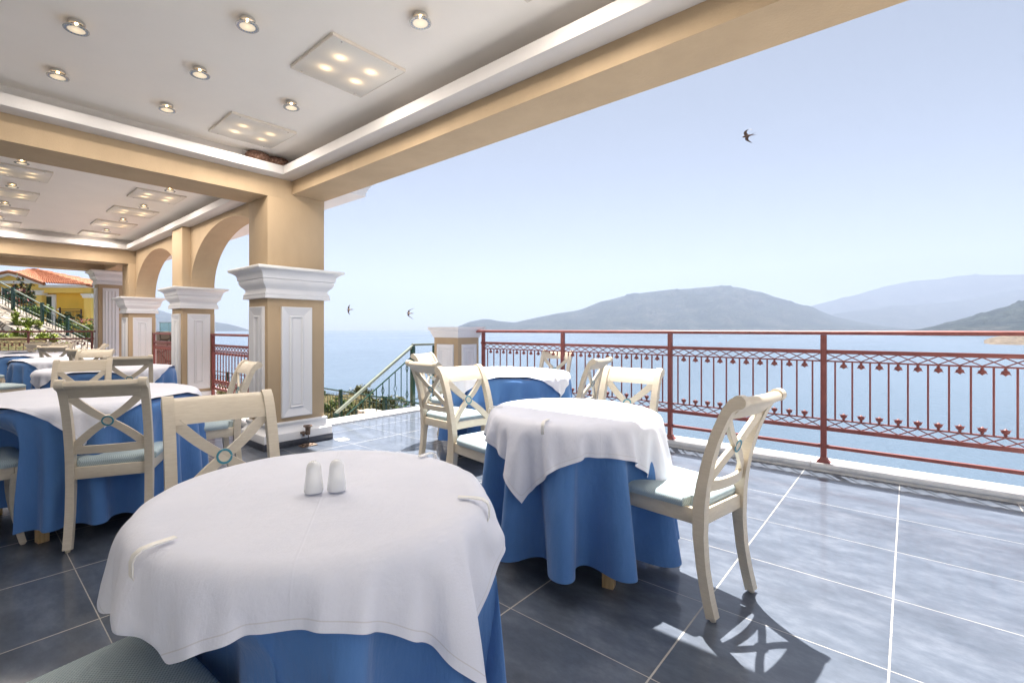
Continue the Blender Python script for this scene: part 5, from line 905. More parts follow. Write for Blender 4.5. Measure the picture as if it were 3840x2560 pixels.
CLOTH['t2b'] = (14, 64, [
-157,345,750,-33,-17,0,-32,-20,0,-29,-24,0,-26,-26,0,-24,-28,0,-21,-31,0,-19,-32,0,-14,-34,0,-11,-36,0,-8,-36,0,-4,-37,0,-1,-37,0,3,-38,0,7,-36,0,10,-36,0,14,-34,0,17,-33,
0,21,-32,0,23,-29,0,26,-26,0,28,-24,0,31,-21,0,32,-18,0,34,-15,0,36,-12,0,36,-7,0,37,-4,0,37,-1,0,37,3,0,37,7,0,36,10,0,34,14,0,33,17,0,32,20,0,29,24,0,26,26,0,24,28,0,21,
31,0,18,32,0,15,34,0,11,36,0,8,36,0,4,37,0,1,37,0,-3,37,0,-7,37,0,-10,36,0,-14,34,0,-17,33,0,-20,32,0,-24,29,0,-26,26,0,-28,24,0,-31,21,0,-32,18,0,-34,15,0,-36,11,0,-36,8,
0,-37,4,0,-37,1,0,-37,-3,0,-37,-7,0,-36,-10,0,-22,47,-9,-5,-1,3,-3,-4,-2,-4,-3,-1,-5,-3,1,-3,-5,0,-4,-2,3,-1,-6,-3,-2,-5,0,-3,-4,2,1,-6,-2,-1,-5,0,-1,-5,1,1,-5,-1,1,-6,0,2,
-4,-1,2,-6,1,2,-5,0,2,-2,1,3,-4,-1,4,-4,0,4,-4,0,5,-3,0,4,-4,3,5,0,-3,4,-1,0,6,-3,2,5,1,-2,5,0,-1,6,0,1,4,1,0,5,2,0,5,2,0,5,2,-1,3,3,0,4,3,1,6,2,3,2,5,-3,4,4,0,1,5,-1,2,5,
0,2,5,1,2,4,3,0,6,-3,-1,5,0,0,5,1,-2,5,-1,0,5,1,-2,5,-1,-3,5,0,-3,3,-1,-2,4,1,-4,5,0,-4,4,1,-4,2,-2,-5,3,2,-5,1,-1,-5,2,0,-5,0,0,-5,2,2,-5,0,-2,-5,-1,0,-5,0,2,-5,-3,-2,-8,
17,-51,12,-12,-3,-5,-1,-1,-4,-3,3,-8,9,-1,-4,1,2,19,-4,-3,-3,-3,-1,-3,-5,0,0,-5,1,-9,10,1,-10,-2,4,20,3,-5,0,-5,0,-13,-4,1,12,2,-2,-12,-7,3,-2,-7,5,10,17,-7,5,-3,-1,4,-4,2,
-6,-1,-2,-4,-11,4,1,20,-3,4,-4,-1,5,-2,0,5,1,1,-9,-12,1,5,4,0,4,-12,5,-10,16,-5,4,4,-2,5,1,1,5,-17,6,-5,11,-6,8,-4,1,-16,6,-1,4,3,-1,3,4,1,15,-12,4,-12,8,-5,12,0,3,-18,-4,
-2,1,4,-1,1,5,0,-1,5,2,17,-3,1,-15,-9,-1,-1,5,-2,-1,5,1,17,7,5,-14,-13,-4,-3,3,-2,-4,3,0,9,8,2,-1,-13,-1,-4,3,-1,-5,2,1,7,18,5,4,-20,-5,-6,-1,-1,-5,1,0,-5,-2,1,4,16,2,-7,13,
-53,14,-13,-1,1,-11,1,-7,2,0,-9,18,0,-5,-3,1,16,1,-1,13,-11,1,-4,-3,-1,-15,3,-1,-13,8,2,11,-7,-2,22,8,3,1,-5,0,-22,8,-2,-3,-11,-1,-5,-5,1,10,2,-1,9,19,2,3,-4,-1,-4,-9,0,-17,
-12,2,5,-3,-1,-1,16,-1,9,15,1,5,-2,-1,-1,-13,0,-8,-17,1,4,2,-1,4,10,-1,-16,16,2,5,0,-1,4,5,2,0,-25,-3,8,-3,1,4,2,1,-19,6,-2,-5,11,2,2,4,0,12,-18,-2,11,2,2,4,3,1,-19,-7,-2,
-12,5,1,1,5,-1,19,1,-1,12,1,3,-15,-10,-3,-11,0,0,-4,3,1,22,7,-1,-6,-7,0,-11,-6,1,3,10,0,14,14,2,-4,-17,-3,-9,-11,1,-4,3,0,10,18,-1,1,-2,1,1,-20,1,-5,-1,-1,-5,12,0,3,19,1,-7,
9,-52,8,-9,-2,7,-10,2,-8,7,-2,-6,11,1,-7,-4,0,10,-4,-1,16,-2,2,-2,-5,0,-15,10,-1,-11,0,1,12,-4,-2,11,5,1,6,-4,0,-14,4,-1,-9,-6,1,-2,-6,1,10,4,-2,7,17,2,4,-4,0,-10,-9,-2,-9,
-10,1,6,-2,0,3,9,-1,1,17,2,5,-1,0,-5,-14,-2,-5,-11,1,6,-2,1,2,10,-2,-13,14,1,5,2,0,6,-1,1,-4,-16,-2,9,-7,2,4,6,0,-11,5,-2,-13,7,2,6,4,-1,8,-14,-1,11,-1,1,0,6,0,-11,-3,-1,-14,
0,1,2,5,1,20,-9,-1,1,8,0,-8,-3,-1,-12,-6,2,7,9,-2,11,2,1,-6,-2,-1,-9,-9,1,9,9,-1,3,7,1,-5,-5,-1,-3,-15,1,-3,8,0,8,11,0,-9,2,0,11,-20,0,-5,-3,1,0,14,-2,0,12,1,-6,7,-54,6,-6,
0,7,-9,1,-7,5,-1,-5,9,1,-5,-2,0,6,-7,-1,16,1,1,-3,-5,0,-11,14,-1,-8,-4,1,7,-4,-1,8,4,0,5,-3,1,-8,2,-2,-13,-5,2,0,-5,0,9,4,-1,4,11,1,8,1,0,-10,-7,-1,-6,-8,1,3,-3,0,5,6,-1,-2,
16,1,6,0,1,-8,-12,-2,-2,-9,1,6,-6,1,2,12,-2,-10,7,1,1,10,1,7,-6,-2,-2,-11,0,9,-10,2,0,9,-2,-9,5,0,-11,6,1,7,-1,0,5,-9,-1,12,-3,2,-2,8,-1,-11,-1,-1,-12,-4,2,3,6,-2,14,-4,1,
3,3,-1,-6,-2,0,-11,-5,1,10,5,-1,5,3,0,-4,0,1,-7,-9,-1,7,7,0,3,6,1,-7,-1,0,-1,-14,0,1,8,-1,3,7,0,-4,-1,1,7,-13,-1,-5,-5,1,3,14,-1,-3,8,1,-4,7,-53,4,-7,-1,6,-7,0,-6,5,0,-4,5,
0,-5,-1,1,6,-4,-1,13,1,1,-3,-4,-1,-10,7,0,-6,0,1,7,-2,-1,7,3,0,4,-4,1,-7,1,-1,-13,-2,1,1,-5,1,8,4,-2,2,9,0,7,1,1,-8,-7,-1,-4,-5,0,3,-5,1,6,6,0,-4,14,0,5,0,0,-7,-10,-1,-1,-8,
1,5,-5,1,0,10,-2,-5,6,0,-2,11,2,6,-9,-2,-1,-8,0,7,-9,2,0,8,-1,-6,6,-1,-11,3,1,6,0,-1,6,-6,0,12,-5,2,-6,7,-2,-7,0,0,-11,-4,1,5,5,0,10,-4,-1,3,4,1,-7,0,-1,-8,-7,0,10,5,0,4,2,
0,-6,1,0,-5,-8,0,5,6,0,3,6,0,-4,-5,0,-1,-9,0,0,8,0,3,5,0,-5,0,0,5,-10,0,-4,-6,1,3,11,-1,-1,8,1,-4,5,-54,4,-5,0,6,-6,1,-5,4,-1,-5,5,0,-5,0,0,7,-4,1,10,1,-1,-3,-4,1,-7,6,-1,
-7,0,0,6,-3,0,6,2,0,6,-1,1,-7,-1,-1,-16,-1,2,5,-5,-1,7,4,-1,3,7,0,5,2,1,-5,-5,-1,-5,-6,1,2,-4,-1,3,6,0,-2,10,0,6,1,1,-6,-8,-1,-1,-7,0,4,-5,1,1,9,-1,-5,5,0,-2,10,2,4,-8,-2,
0,-7,0,5,-7,1,1,6,-1,-5,5,0,-10,3,1,6,0,-1,5,-4,0,9,-5,1,-3,6,0,-8,0,-1,-9,-3,0,6,3,0,8,-3,0,3,3,0,-6,0,0,-7,-5,1,7,4,-1,4,3,0,-4,-1,0,-5,-6,1,3,6,-1,4,5,1,-4,-3,-1,-1,-10,
0,1,6,0,2,6,0,-4,0,0,3,-8,0,-2,-7,0,1,10,0,-1,7,0,-3,6,-54,4,-6,0,4,-6,0,-5,3,0,-4,5,0,-4,0,1,6,-2,-1,9,0,1,-3,-3,-1,-6,5,0,-6,0,1,6,-2,-1,6,2,0,4,-3,0,-5,-2,0,-14,1,1,2,-5,
0,7,4,-1,2,7,0,6,1,0,-6,-5,0,-3,-5,0,2,-3,1,2,6,-1,-1,9,1,4,1,-1,-3,-8,0,-3,-7,0,4,-4,1,-1,8,-1,-2,4,0,-3,9,1,4,-7,-1,0,-6,0,6,-7,1,-1,7,-1,-6,4,0,-7,3,1,6,-1,-1,3,-3,0,9,
-4,1,-3,5,-1,-7,-1,0,-9,-3,1,6,3,-1,7,-2,0,4,4,1,-7,-2,-1,-6,-4,0,8,3,0,3,4,1,-5,-1,-1,-4,-6,0,4,5,0,2,5,0,-3,-4,0,-1,-7,0,1,6,0,1,6,1,-4,-2,-1,3,-6,0,-2,-6,1,1,7,-1,1,8,1,
-3,5,-54,4,-4,0,4,-6,1,-5,3,-1,-4,5,0,-4,-1,0,6,-2,0,8,0,0,-3,-2,0,-5,5,0,-5,-2,0,4,-1,0,6,1,0,5,-1,0,-6,-3,0,-9,1,1,-1,-5,0,6,5,-1,2,4,0,6,3,1,-5,-5,-1,-5,-5,0,2,-4,1,3,6,
-1,-1,8,0,4,2,1,-3,-7,-1,-3,-6,1,4,-4,0,0,7,-1,-3,5,0,-3,8,1,4,-7,-1,1,-5,0,4,-6,1,-1,5,0,-5,3,-1,-7,3,0,5,0,0,5,-3,0,7,-3,1,-2,4,-1,-7,-2,0,-7,-1,1,5,1,-1,7,-1,0,2,4,0,-5,
-3,0,-7,-2,0,7,2,0,4,3,0,-4,-1,0,-5,-4,0,5,4,0,2,5,0,-4,-3,0,-1,-8,0,0,6,0,3,5,0,-5,-1,1,3,-6,-1,-1,-6,0,0,8,0,0,6,0,-3,5,-53,5,-5,-1,2,-5,0,-5,2,0,-2,5,0,-5,0,1,6,-3,-1,8,
1,0,-2,-2,0,-6,4,0,-6,0,1,6,-2,-1,5,2,0,5,-3,1,-5,-2,0,-10,1,-1,-1,-5,1,6,4,-1,3,6,0,4,2,0,-3,-5,0,-5,-5,0,1,-3,0,3,6,0,-1,7,0,3,1,0,-3,-5,0,-1,-7,0,3,-5,1,0,8,-1,-2,5,0,-3,
8,0,2,-7,0,2,-6,0,3,-6,1,1,5,-1,-6,3,0,-6,4,1,4,0,0,5,-2,-1,7,-5,1,-3,5,0,-6,-2,-1,-8,-2,0,7,2,0,6,-2,1,2,4,-1,-6,-2,0,-5,-2,0,6,3,0,4,3,0,-5,-1,0,-4,-5,0,2,5,0,5,4,1,-4,-3,
-1,-1,-7,0,1,5,0,2,5,0,-4,0,0,1,-6,0,-1,-7,0,1,7,0,1,7,0,-3,5,-54,5,-4,0,3,-6,0,-5,2,0,-4,4,0,-4,1,0,6,-1,0,8,-1,0,-3,-2,0,-5,4,0,-6,0,0,6,-2,0,5,1,0,4,-1,0,-3,-4,0,-10,2,
0,-2,-5,1,5,5,-1,3,4,0,5,3,0,-4,-5,0,-3,-4,1,1,-4,0,2,5,-1,-1,8,0,4,1,1,-3,-6,-1,-2,-6,0,3,-4,1,-1,7,-1,-1,5,0,-4,7,1,4,-7,-1,1,-4,0,4,-7,1,-1,6,-1,-5,3,0,-6,3,0,4,1,0,5,-4,
0,6,-3,1,-2,3,-1,-6,-1,0,-7,-2,0,5,2,0,6,-1,0,3,4,1,-5,-2,-1,-6,-3,0,6,2,1,3,3,0,-3,0,-1,-4,-6,0,3,5,0,2,5,0,-3,-4,0,0,-6,0,0,5,0,2,5,1,-5,-1,-1,2,-6,0,0,-5,1,0,6,-1,0,7,1,
-2,5,-54,3,-5,0,3,-5,1,-4,3,-1,-4,4,0,-4,0,1,6,-3,-1,7,1,1,-2,-2,-1,-5,3,0,-5,1,1,4,-2,-1,7,1,1,4,-2,0,-5,-3,-1,-8,1,1,-3,-3,0,6,4,-1,3,5,0,4,2,1,-3,-5,-1,-5,-5,0,2,-3,0,2,
6,0,-1,6,0,3,2,0,-2,-6,0,-2,-5,1,3,-5,0,-1,7,-1,-1,5,0,-3,7,1,2,-6,-1,2,-5,0,3,-6,1,-1,4,-1,-5,4,0,-6,3,1,5,0,-1,5,-2,0,6,-5,0,-2,4,0,-6,-1,0,-6,-1,1,5,0,-1,6,0,0,2,4,0,-5,
-3,0,-6,-2,0,6,3,-1,4,3,1,-4,-2,0,-5,-4,0,3,4,0,4,5,0,-4,-3,0,-1,-8,1,1,6,-1,1,5,0,-3,-1,0,1,-5,0,-1,-6,0,1,7,0,1,6,0,-3,5,-54,5,-4,0,3,-5,0,-5,1,0,-4,4,1,-4,0,0,6,-1,-1,7,
0,0,-2,-1,0,-5,3,1,-6,0,0,6,-2,-1,5,1,0,5,-2,0,-6,-2,0,-6,0,0,-4,-4,1,6,5,-1,2,4,0,5,2,0,-5,-4,0,-2,-4,0,0,-4,1,2,6,-1,1,6,1,3,3,-1,-4,-7,0,0,-6,0,3,-4,1,-1,7,-1,-2,5,0,-3,
6,1,2,-6,-1,2,-5,0,4,-6,1,-1,6,-1,-6,2,0,-5,4,0,4,-1,0,5,-1,0,7,-4,1,-3,4,0,-6,-2,-1,-7,-2,0,7,1,0,4,0,0,3,3,1,-6,-2,-1,-5,-2,1,6,2,0,4,3,-1,-5,-1,0,-3,-4,0,3,5,0,2,4,1,-2,
-4,-1,-1,-6,0,1,5,0,1,5,0,-4,-1,1,0,-5,-1,0,-7,0,0,7,0,1,6,1,])
CLOTH['t3w'] = (41, 41, [
-5,-635,535,20,9,21,21,-5,20,19,-13,20,21,7,19,21,8,20,20,-12,19,21,-5,19,17,21,12,24,10,14,26,3,16,24,10,13,22,18,9,22,18,8,23,16,9,22,20,7,21,21,0,22,21,0,21,21,0,21,21,
0,21,22,-1,22,21,1,21,21,0,21,21,-1,21,22,0,21,21,0,18,22,-9,18,23,-8,20,21,-6,16,23,-10,13,24,-13,-1,25,-17,12,23,-14,20,19,-12,4,22,-18,-15,17,-20,-7,20,-20,-1,23,-20,-2,
22,-20,4,21,-21,14,18,-20,-15,-14,22,-5,7,0,0,10,0,1,3,0,0,-11,1,-1,3,-1,2,9,1,0,-3,0,4,-8,3,0,0,0,-3,9,-2,-1,7,-3,0,0,0,0,2,-3,-2,6,-9,-1,1,-11,0,0,-1,0,0,0,0,0,0,0,1,1,0,
-1,0,-1,0,-1,1,0,1,0,1,0,0,-1,1,0,0,1,3,-1,11,4,-2,8,0,1,0,2,-1,1,5,-1,5,11,-2,1,-4,2,-1,-1,0,-1,-12,-1,-1,7,3,0,6,2,-1,3,-1,0,1,0,0,7,-2,0,1,-3,0,-12,-16,22,-3,2,-1,-5,10,
1,1,9,1,-1,-5,-1,2,-6,1,-1,7,0,1,4,0,2,-3,1,-2,7,-2,0,5,-2,-2,3,-6,-1,3,-12,-1,1,-6,1,0,-1,0,0,4,0,0,1,-1,0,0,1,1,0,0,-1,0,0,0,0,0,0,0,-1,1,-1,1,-1,1,0,0,-1,0,0,-1,1,0,-2,
-1,1,0,1,-1,8,3,-1,11,2,-1,2,8,-2,6,8,-3,3,-7,4,-3,-1,0,-1,9,2,0,3,0,0,-5,0,0,9,-2,0,4,-3,0,0,1,0,-20,-7,21,6,-8,1,-2,2,0,-4,14,0,1,5,1,0,-10,0,1,-1,0,-1,13,-1,0,6,-4,-1,1,
-2,-1,5,-13,0,1,-7,0,0,2,0,0,1,-1,0,1,1,0,0,0,0,1,0,1,-1,-1,-1,1,1,0,-2,0,0,1,0,0,0,0,0,0,0,0,0,0,0,0,0,0,0,-1,1,0,1,-1,0,0,0,-2,0,0,-2,1,0,8,4,0,12,2,-1,1,6,-1,6,11,1,-1,
2,0,0,-4,0,1,6,-1,-1,6,-4,0,-2,2,0,-10,4,-1,-22,10,18,1,-10,2,5,-13,2,0,0,-1,-3,11,1,-1,3,1,0,7,-3,0,7,-3,-1,3,-7,0,4,-13,-1,-1,-1,1,0,3,0,0,1,0,1,0,0,-1,0,-1,0,0,1,0,0,0,
0,1,0,0,-2,-1,0,1,1,0,0,0,1,0,0,-1,0,-1,0,0,1,0,0,0,1,1,0,-1,-1,-1,0,0,1,0,0,0,1,0,0,-1,-2,0,0,-1,3,0,15,1,0,1,15,-1,9,3,-1,0,2,0,0,9,-3,0,-6,4,-1,-11,2,-1,-8,-2,-2,-20,16,
16,0,-1,1,-2,-7,1,2,-12,3,1,-1,1,0,13,-2,-2,7,-4,0,5,-10,0,2,-10,0,-1,3,0,0,1,-1,0,0,1,1,0,0,-1,0,0,0,0,0,0,0,-1,1,-1,1,-1,0,0,0,1,0,0,0,-1,1,0,1,-1,0,0,0,1,0,0,-1,-1,1,0,
1,-1,-1,0,0,1,0,0,0,-1,1,0,1,-1,1,0,0,-1,-1,0,-1,1,0,-3,2,0,11,4,0,8,10,0,6,10,-2,1,-8,2,-1,-7,0,-2,-1,-1,-1,6,2,1,-22,-1,19,-1,9,-1,2,4,-1,-2,-4,1,1,5,-2,0,4,-4,1,4,-7,0,
-1,-10,-1,1,5,1,0,-1,0,0,1,0,1,0,-1,-1,0,1,0,1,0,0,-1,0,1,0,0,-1,0,-1,0,0,1,0,0,0,1,0,0,-1,0,-1,0,0,1,0,-1,0,1,1,0,-1,1,-1,0,0,1,0,-1,0,1,0,0,-1,0,0,0,0,0,0,0,0,0,0,-1,1,-1,
1,-1,-2,0,0,6,4,0,10,7,1,5,2,0,1,5,0,1,-2,0,0,-10,-4,-3,-22,9,18,-1,-11,1,0,7,-1,1,7,-1,1,4,-3,0,4,-8,0,0,-11,0,2,4,0,-1,0,-1,0,1,1,1,0,0,-1,0,0,0,0,-1,0,-1,1,1,1,0,-1,0,0,
0,0,0,0,0,-1,1,0,1,-1,0,0,0,1,0,0,-1,-1,1,0,1,-1,0,0,0,-1,0,0,0,-1,1,1,1,-1,0,0,0,1,-1,0,-2,1,0,1,0,1,0,0,-1,0,-1,0,0,1,0,-1,1,0,6,2,0,7,10,1,6,-6,-3,-1,-6,-3,-2,2,0,0,-15,
22,14,-4,-5,2,-4,-11,2,1,10,-5,0,3,-6,0,2,-12,1,1,4,0,-1,1,0,0,0,0,1,0,-1,-1,0,1,0,0,0,0,0,0,1,0,-1,-1,0,1,0,0,0,0,0,0,1,0,0,-1,0,-1,0,0,1,0,0,0,1,1,0,-1,0,-1,0,-1,1,0,0,0,
1,0,0,-1,0,-1,0,0,1,0,-1,0,0,1,-1,1,0,1,-1,0,0,0,0,0,0,0,-1,0,-1,1,1,-1,2,0,10,2,0,4,13,2,5,2,0,0,6,1,0,-26,1,14,2,4,0,2,11,-1,1,2,-3,0,4,-14,0,0,3,-1,-1,1,1,0,0,0,1,0,0,-1,
0,0,0,0,-1,0,1,1,1,-1,0,-1,0,0,0,0,-1,0,0,1,1,0,0,-1,0,0,0,0,0,0,0,-1,1,0,1,-1,-1,0,0,0,0,0,1,-1,1,0,1,-1,1,0,0,-1,0,0,0,0,0,0,0,1,0,0,-1,0,-1,0,0,1,0,0,0,0,0,0,1,0,-1,-1,
-1,1,0,-2,3,0,14,2,1,1,15,3,4,0,-1,0,-25,7,15,1,5,-1,1,6,-4,2,4,-11,0,-1,-1,0,0,2,0,0,0,-1,1,0,1,-1,0,0,0,0,0,0,0,0,1,-1,-1,-1,1,1,0,0,0,0,0,0,1,0,-1,-1,0,1,0,0,0,0,0,0,1,
0,0,-1,-1,0,0,1,0,0,0,0,1,0,0,-1,0,-1,0,-1,1,0,1,0,0,0,-1,1,0,1,-1,0,0,0,1,0,0,-1,-1,0,0,1,1,0,0,-1,0,0,0,0,-1,0,-1,0,1,-1,4,0,12,6,1,4,1,-1,0,-25,4,16,2,12,-5,2,4,-6,-1,1,
-8,1,0,3,0,0,0,0,1,0,0,-1,0,-1,0,0,1,0,0,0,1,0,0,-1,0,0,0,0,-1,0,0,1,1,0,0,-1,0,0,0,1,-1,0,0,1,1,0,0,-1,-1,0,0,0,-1,0,0,0,0,0,1,0,0,0,0,0,0,0,0,-1,0,0,1,1,0,0,-1,0,-1,0,0,
1,0,-1,0,0,1,0,1,0,-1,-1,1,0,0,-1,1,0,0,0,1,0,0,-1,-1,2,1,8,-1,-1,2,10,4,4,-22,19,7,0,0,0,1,2,-9,0,0,1,-1,0,1,1,1,0,0,-1,0,0,0,0,0,0,0,-1,1,0,1,-1,1,0,0,0,0,0,0,0,1,0,-1,-1,
-1,1,0,0,0,0,-1,0,1,0,-1,-1,0,1,0,2,0,0,-1,0,0,0,0,1,0,0,-1,0,0,0,0,0,0,0,0,1,0,0,-1,0,0,0,0,0,0,0,-1,0,1,0,1,-1,1,-1,0,0,0,-1,0,0,1,-1,0,1,1,0,0,0,0,-2,0,0,-1,5,2,13,4,0,
3,-22,18,8,0,2,-3,1,1,-7,0,0,2,0,1,0,-1,-1,0,1,0,0,0,0,0,0,1,1,0,-1,0,-1,0,-1,1,0,-1,0,1,0,0,-1,0,0,0,1,-1,0,0,1,1,0,0,-1,0,0,0,0,-1,0,-1,1,0,0,0,1,1,0,-1,0,-1,0,0,1,0,0,0,
1,0,0,-1,0,-1,0,1,1,0,0,0,0,-1,0,1,-1,0,-1,1,-1,0,0,1,0,0,0,0,0,0,1,0,-1,-1,-1,1,0,1,0,0,-1,1,1,5,-1,-1,-1,-22,19,6,1,3,-5,-1,0,-2,1,0,1,0,-1,1,0,0,0,-1,0,-1,1,1,0,0,-1,-1,
0,0,0,0,0,0,-1,1,1,1,-1,0,0,0,0,0,0,1,0,1,-1,-1,-1,0,1,0,-1,0,0,0,0,0,1,-1,1,0,1,-1,-1,0,0,0,0,0,0,-1,1,0,1,-1,1,0,0,0,0,0,-1,-1,0,0,0,1,1,1,-1,0,0,0,0,0,0,0,-1,0,0,1,1,0,
0,-1,-1,0,0,1,-1,0,0,0,1,-1,1,-1,-1,3,2,9,-23,18,8,2,3,-12,0,0,4,-1,0,0,1,0,-1,0,0,0,0,1,1,-1,-1,0,1,0,1,0,0,-1,0,1,0,0,-1,1,-1,0,-1,1,0,0,0,1,-1,0,-1,0,0,0,1,-1,0,1,1,0,-1,
0,1,-1,0,-1,2,-1,0,-1,1,0,2,0,1,-2,0,-1,0,-1,0,0,1,0,1,0,0,-1,0,1,1,0,-1,-1,-1,0,0,1,0,0,0,0,0,0,1,0,-1,-1,0,1,0,0,0,0,0,0,1,0,0,-1,0,-1,0,1,3,1,6,-21,21,3,0,0,-3,0,0,0,0,
0,0,-1,0,0,1,1,1,0,-1,-1,0,0,0,-1,0,-1,1,1,1,0,-1,0,0,0,-1,0,0,1,-1,1,1,1,-1,-1,0,0,1,0,0,-1,0,0,0,-1,1,1,1,-1,-1,0,0,0,0,0,1,-1,1,-2,1,-1,1,0,0,0,0,0,0,-1,0,-1,1,1,1,0,-1,
-1,0,0,1,0,0,1,-1,0,-1,1,1,0,0,-1,0,0,0,1,-1,0,-1,1,1,0,0,-1,1,0,0,0,0,0,-3,0,0,6,-22,21,0,1,0,0,0,0,0,0,1,1,0,0,-1,-1,-1,-1,1,0,1,0,0,0,0,1,0,-1,-1,0,1,0,0,0,0,0,0,1,0,0,
-1,-1,-1,0,1,1,0,-1,0,0,1,0,1,-1,0,-1,1,-1,0,1,1,0,-1,0,1,0,0,-1,0,-1,0,1,1,0,0,0,0,-1,0,1,-1,-1,-1,0,1,0,1,0,0,0,0,1,-1,0,0,2,-1,-1,-1,1,0,0,0,0,-1,0,1,2,-1,-1,-1,0,0,-1,
1,0,0,0,1,0,0,0,2,-21,21,-2,-1,0,1,1,1,1,0,-1,-1,0,0,1,0,0,0,-1,0,1,1,1,0,0,-1,-1,0,0,0,-1,0,0,0,1,0,1,-1,0,0,0,-1,0,0,0,-1,0,2,1,1,-1,0,-1,1,0,0,0,0,0,-1,-1,1,0,1,-1,1,0,
0,0,0,0,-1,-1,0,-1,1,1,0,0,-1,2,0,0,-1,-1,0,0,0,1,0,1,-1,0,0,0,-1,0,0,1,-1,0,0,1,1,0,0,-1,-1,0,0,1,0,0,0,-1,1,0,1,-1,1,0,0,-2,-21,21,0,0,1,0,-1,-1,0,1,0,0,0,0,1,0,0,-1,0,1,
-1,-1,-1,0,1,0,1,0,0,0,0,1,1,0,-1,-1,-1,0,0,1,0,0,0,0,1,0,1,-2,-1,-1,0,1,0,1,0,0,-1,0,1,2,0,-1,0,-1,0,-2,1,0,0,0,0,1,0,1,1,-1,-1,0,1,0,-1,0,0,1,0,1,-1,0,-1,0,-1,0,0,1,0,0,
0,0,0,0,1,0,-1,-1,0,1,0,0,0,0,0,0,1,0,0,-1,0,-1,0,0,1,0,-1,-21,22,0,0,-1,1,0,0,0,-1,0,-1,1,0,0,0,1,0,0,-1,1,0,0,-1,-1,0,0,1,1,0,0,-1,0,0,0,1,0,0,-1,-1,0,0,1,1,0,0,-1,1,0,0,
-1,-1,0,0,1,1,0,0,-1,0,0,0,-1,0,0,1,-1,0,-1,1,1,1,0,-1,-1,0,0,1,-1,0,0,1,1,0,0,-1,0,0,0,0,0,0,0,-1,0,0,1,1,1,0,-1,-1,0,0,0,-1,0,0,1,1,0,0,-1,0,0,0,1,0,0,-1,-1,0,1,-21,21,1,
0,0,-2,0,0,0,0,0,2,-1,1,-2,0,-1,1,1,0,0,0,0,0,0,1,0,-1,-1,0,1,0,-1,0,0,0,0,0,1,0,1,0,-1,-1,-1,1,0,1,0,0,1,0,1,-1,-1,-1,0,1,0,-1,0,0,1,0,0,0,0,1,1,-1,-1,-1,1,0,1,0,0,-1,0,1,
0,-1,-1,-1,1,0,1,0,0,0,0,0,0,0,1,1,-1,-1,-2,1,0,1,0,0,1,0,1,-1,-1,-1,0,1,0,0,0,0,-1,0,0,1,0,1,-1,-22,21,0,0,0,0,1,0,0,0,1,-1,0,-1,1,0,0,1,-1,0,-1,1,1,0,0,-1,0,0,0,1,-1,0,0,
1,0,-1,0,1,0,0,-1,0,0,0,1,-1,0,-1,1,1,0,0,-1,0,0,0,0,-1,0,1,1,0,0,0,1,-1,0,-1,0,0,0,1,-1,0,0,1,1,-1,0,-1,0,0,0,1,-1,0,-1,1,0,0,0,1,0,0,-1,-1,0,0,1,-1,0,0,1,1,-1,0,-1,1,0,0,
0,-1,0,0,0,0,1,1,1,-1,0,-1,1,-21,21,0,0,0,1,-1,1,0,1,-1,-1,0,0,0,0,0,0,0,1,-1,-1,-1,1,1,0,0,0,0,-1,0,0,0,-1,1,1,1,-1,0,0,0,0,0,0,-1,0,1,1,-1,-1,0,1,0,0,0,0,0,0,0,-2,-1,1,2,
1,-1,-1,0,0,1,0,0,-1,0,1,-1,-1,-1,2,1,0,0,0,0,0,0,0,1,-1,1,0,1,-1,0,0,0,-1,0,0,0,0,1,0,-1,-1,1,1,0,0,0,0,-1,0,0,1,0,1,-1,-1,-1,1,1,0,-1,-21,22,0,0,0,0,0,-1,-1,-1,0,1,0,0,0,
1,1,-1,0,-1,1,0,0,0,-1,0,0,1,0,0,0,1,1,0,-1,-1,-1,0,1,1,0,1,0,1,-1,0,-1,-2,0,0,0,-1,0,0,1,0,0,0,1,3,0,-1,-2,-1,0,1,1,0,-1,0,1,0,0,-1,0,0,0,0,-1,0,-1,1,0,1,0,1,-1,0,-1,0,-1,
0,0,1,0,1,0,1,0,0,-1,0,0,0,-1,-1,0,0,1,1,1,0,0,-1,0,-1,0,0,0,1,-1,0,0,-21,21,-3,0,0,4,0,0,-1,0,0,0,0,1,0,-1,-1,0,1,0,0,0,0,0,0,0,0,-1,1,0,1,-1,0,0,0,0,0,0,-1,-1,1,0,1,-1,1,
0,0,0,0,0,0,0,0,2,-1,1,-1,1,-1,-2,0,0,1,0,0,1,-1,1,-1,1,-1,0,0,0,0,0,0,-1,0,0,2,-1,1,-1,1,-1,0,0,0,0,0,0,1,-1,1,-1,0,-1,0,1,0,0,0,0,1,0,1,0,-1,-1,0,1,0,0,0,0,-1,0,0,1,0,0,
-4,-19,22,-7,-2,-1,8,0,0,0,0,1,-1,0,-1,1,0,0,-1,-1,0,0,1,1,0,0,0,0,0,-1,0,-1,0,-1,1,0,1,0,1,0,0,-1,0,-1,0,0,1,0,1,0,0,0,0,1,-2,0,-1,1,-1,0,0,1,0,-1,0,1,0,0,-1,0,-1,0,1,1,0,
1,0,0,0,0,1,-1,0,-1,0,-1,0,1,1,0,-1,0,1,-1,0,-1,1,0,0,0,-1,0,0,1,1,-1,0,-1,0,0,0,0,-1,0,0,1,0,1,0,0,2,-2,-3,-9,-17,23,-8,-5,-2,9,0,1,-1,0,-1,0,1,0,-1,0,0,1,0,1,0,-1,-1,0,1,
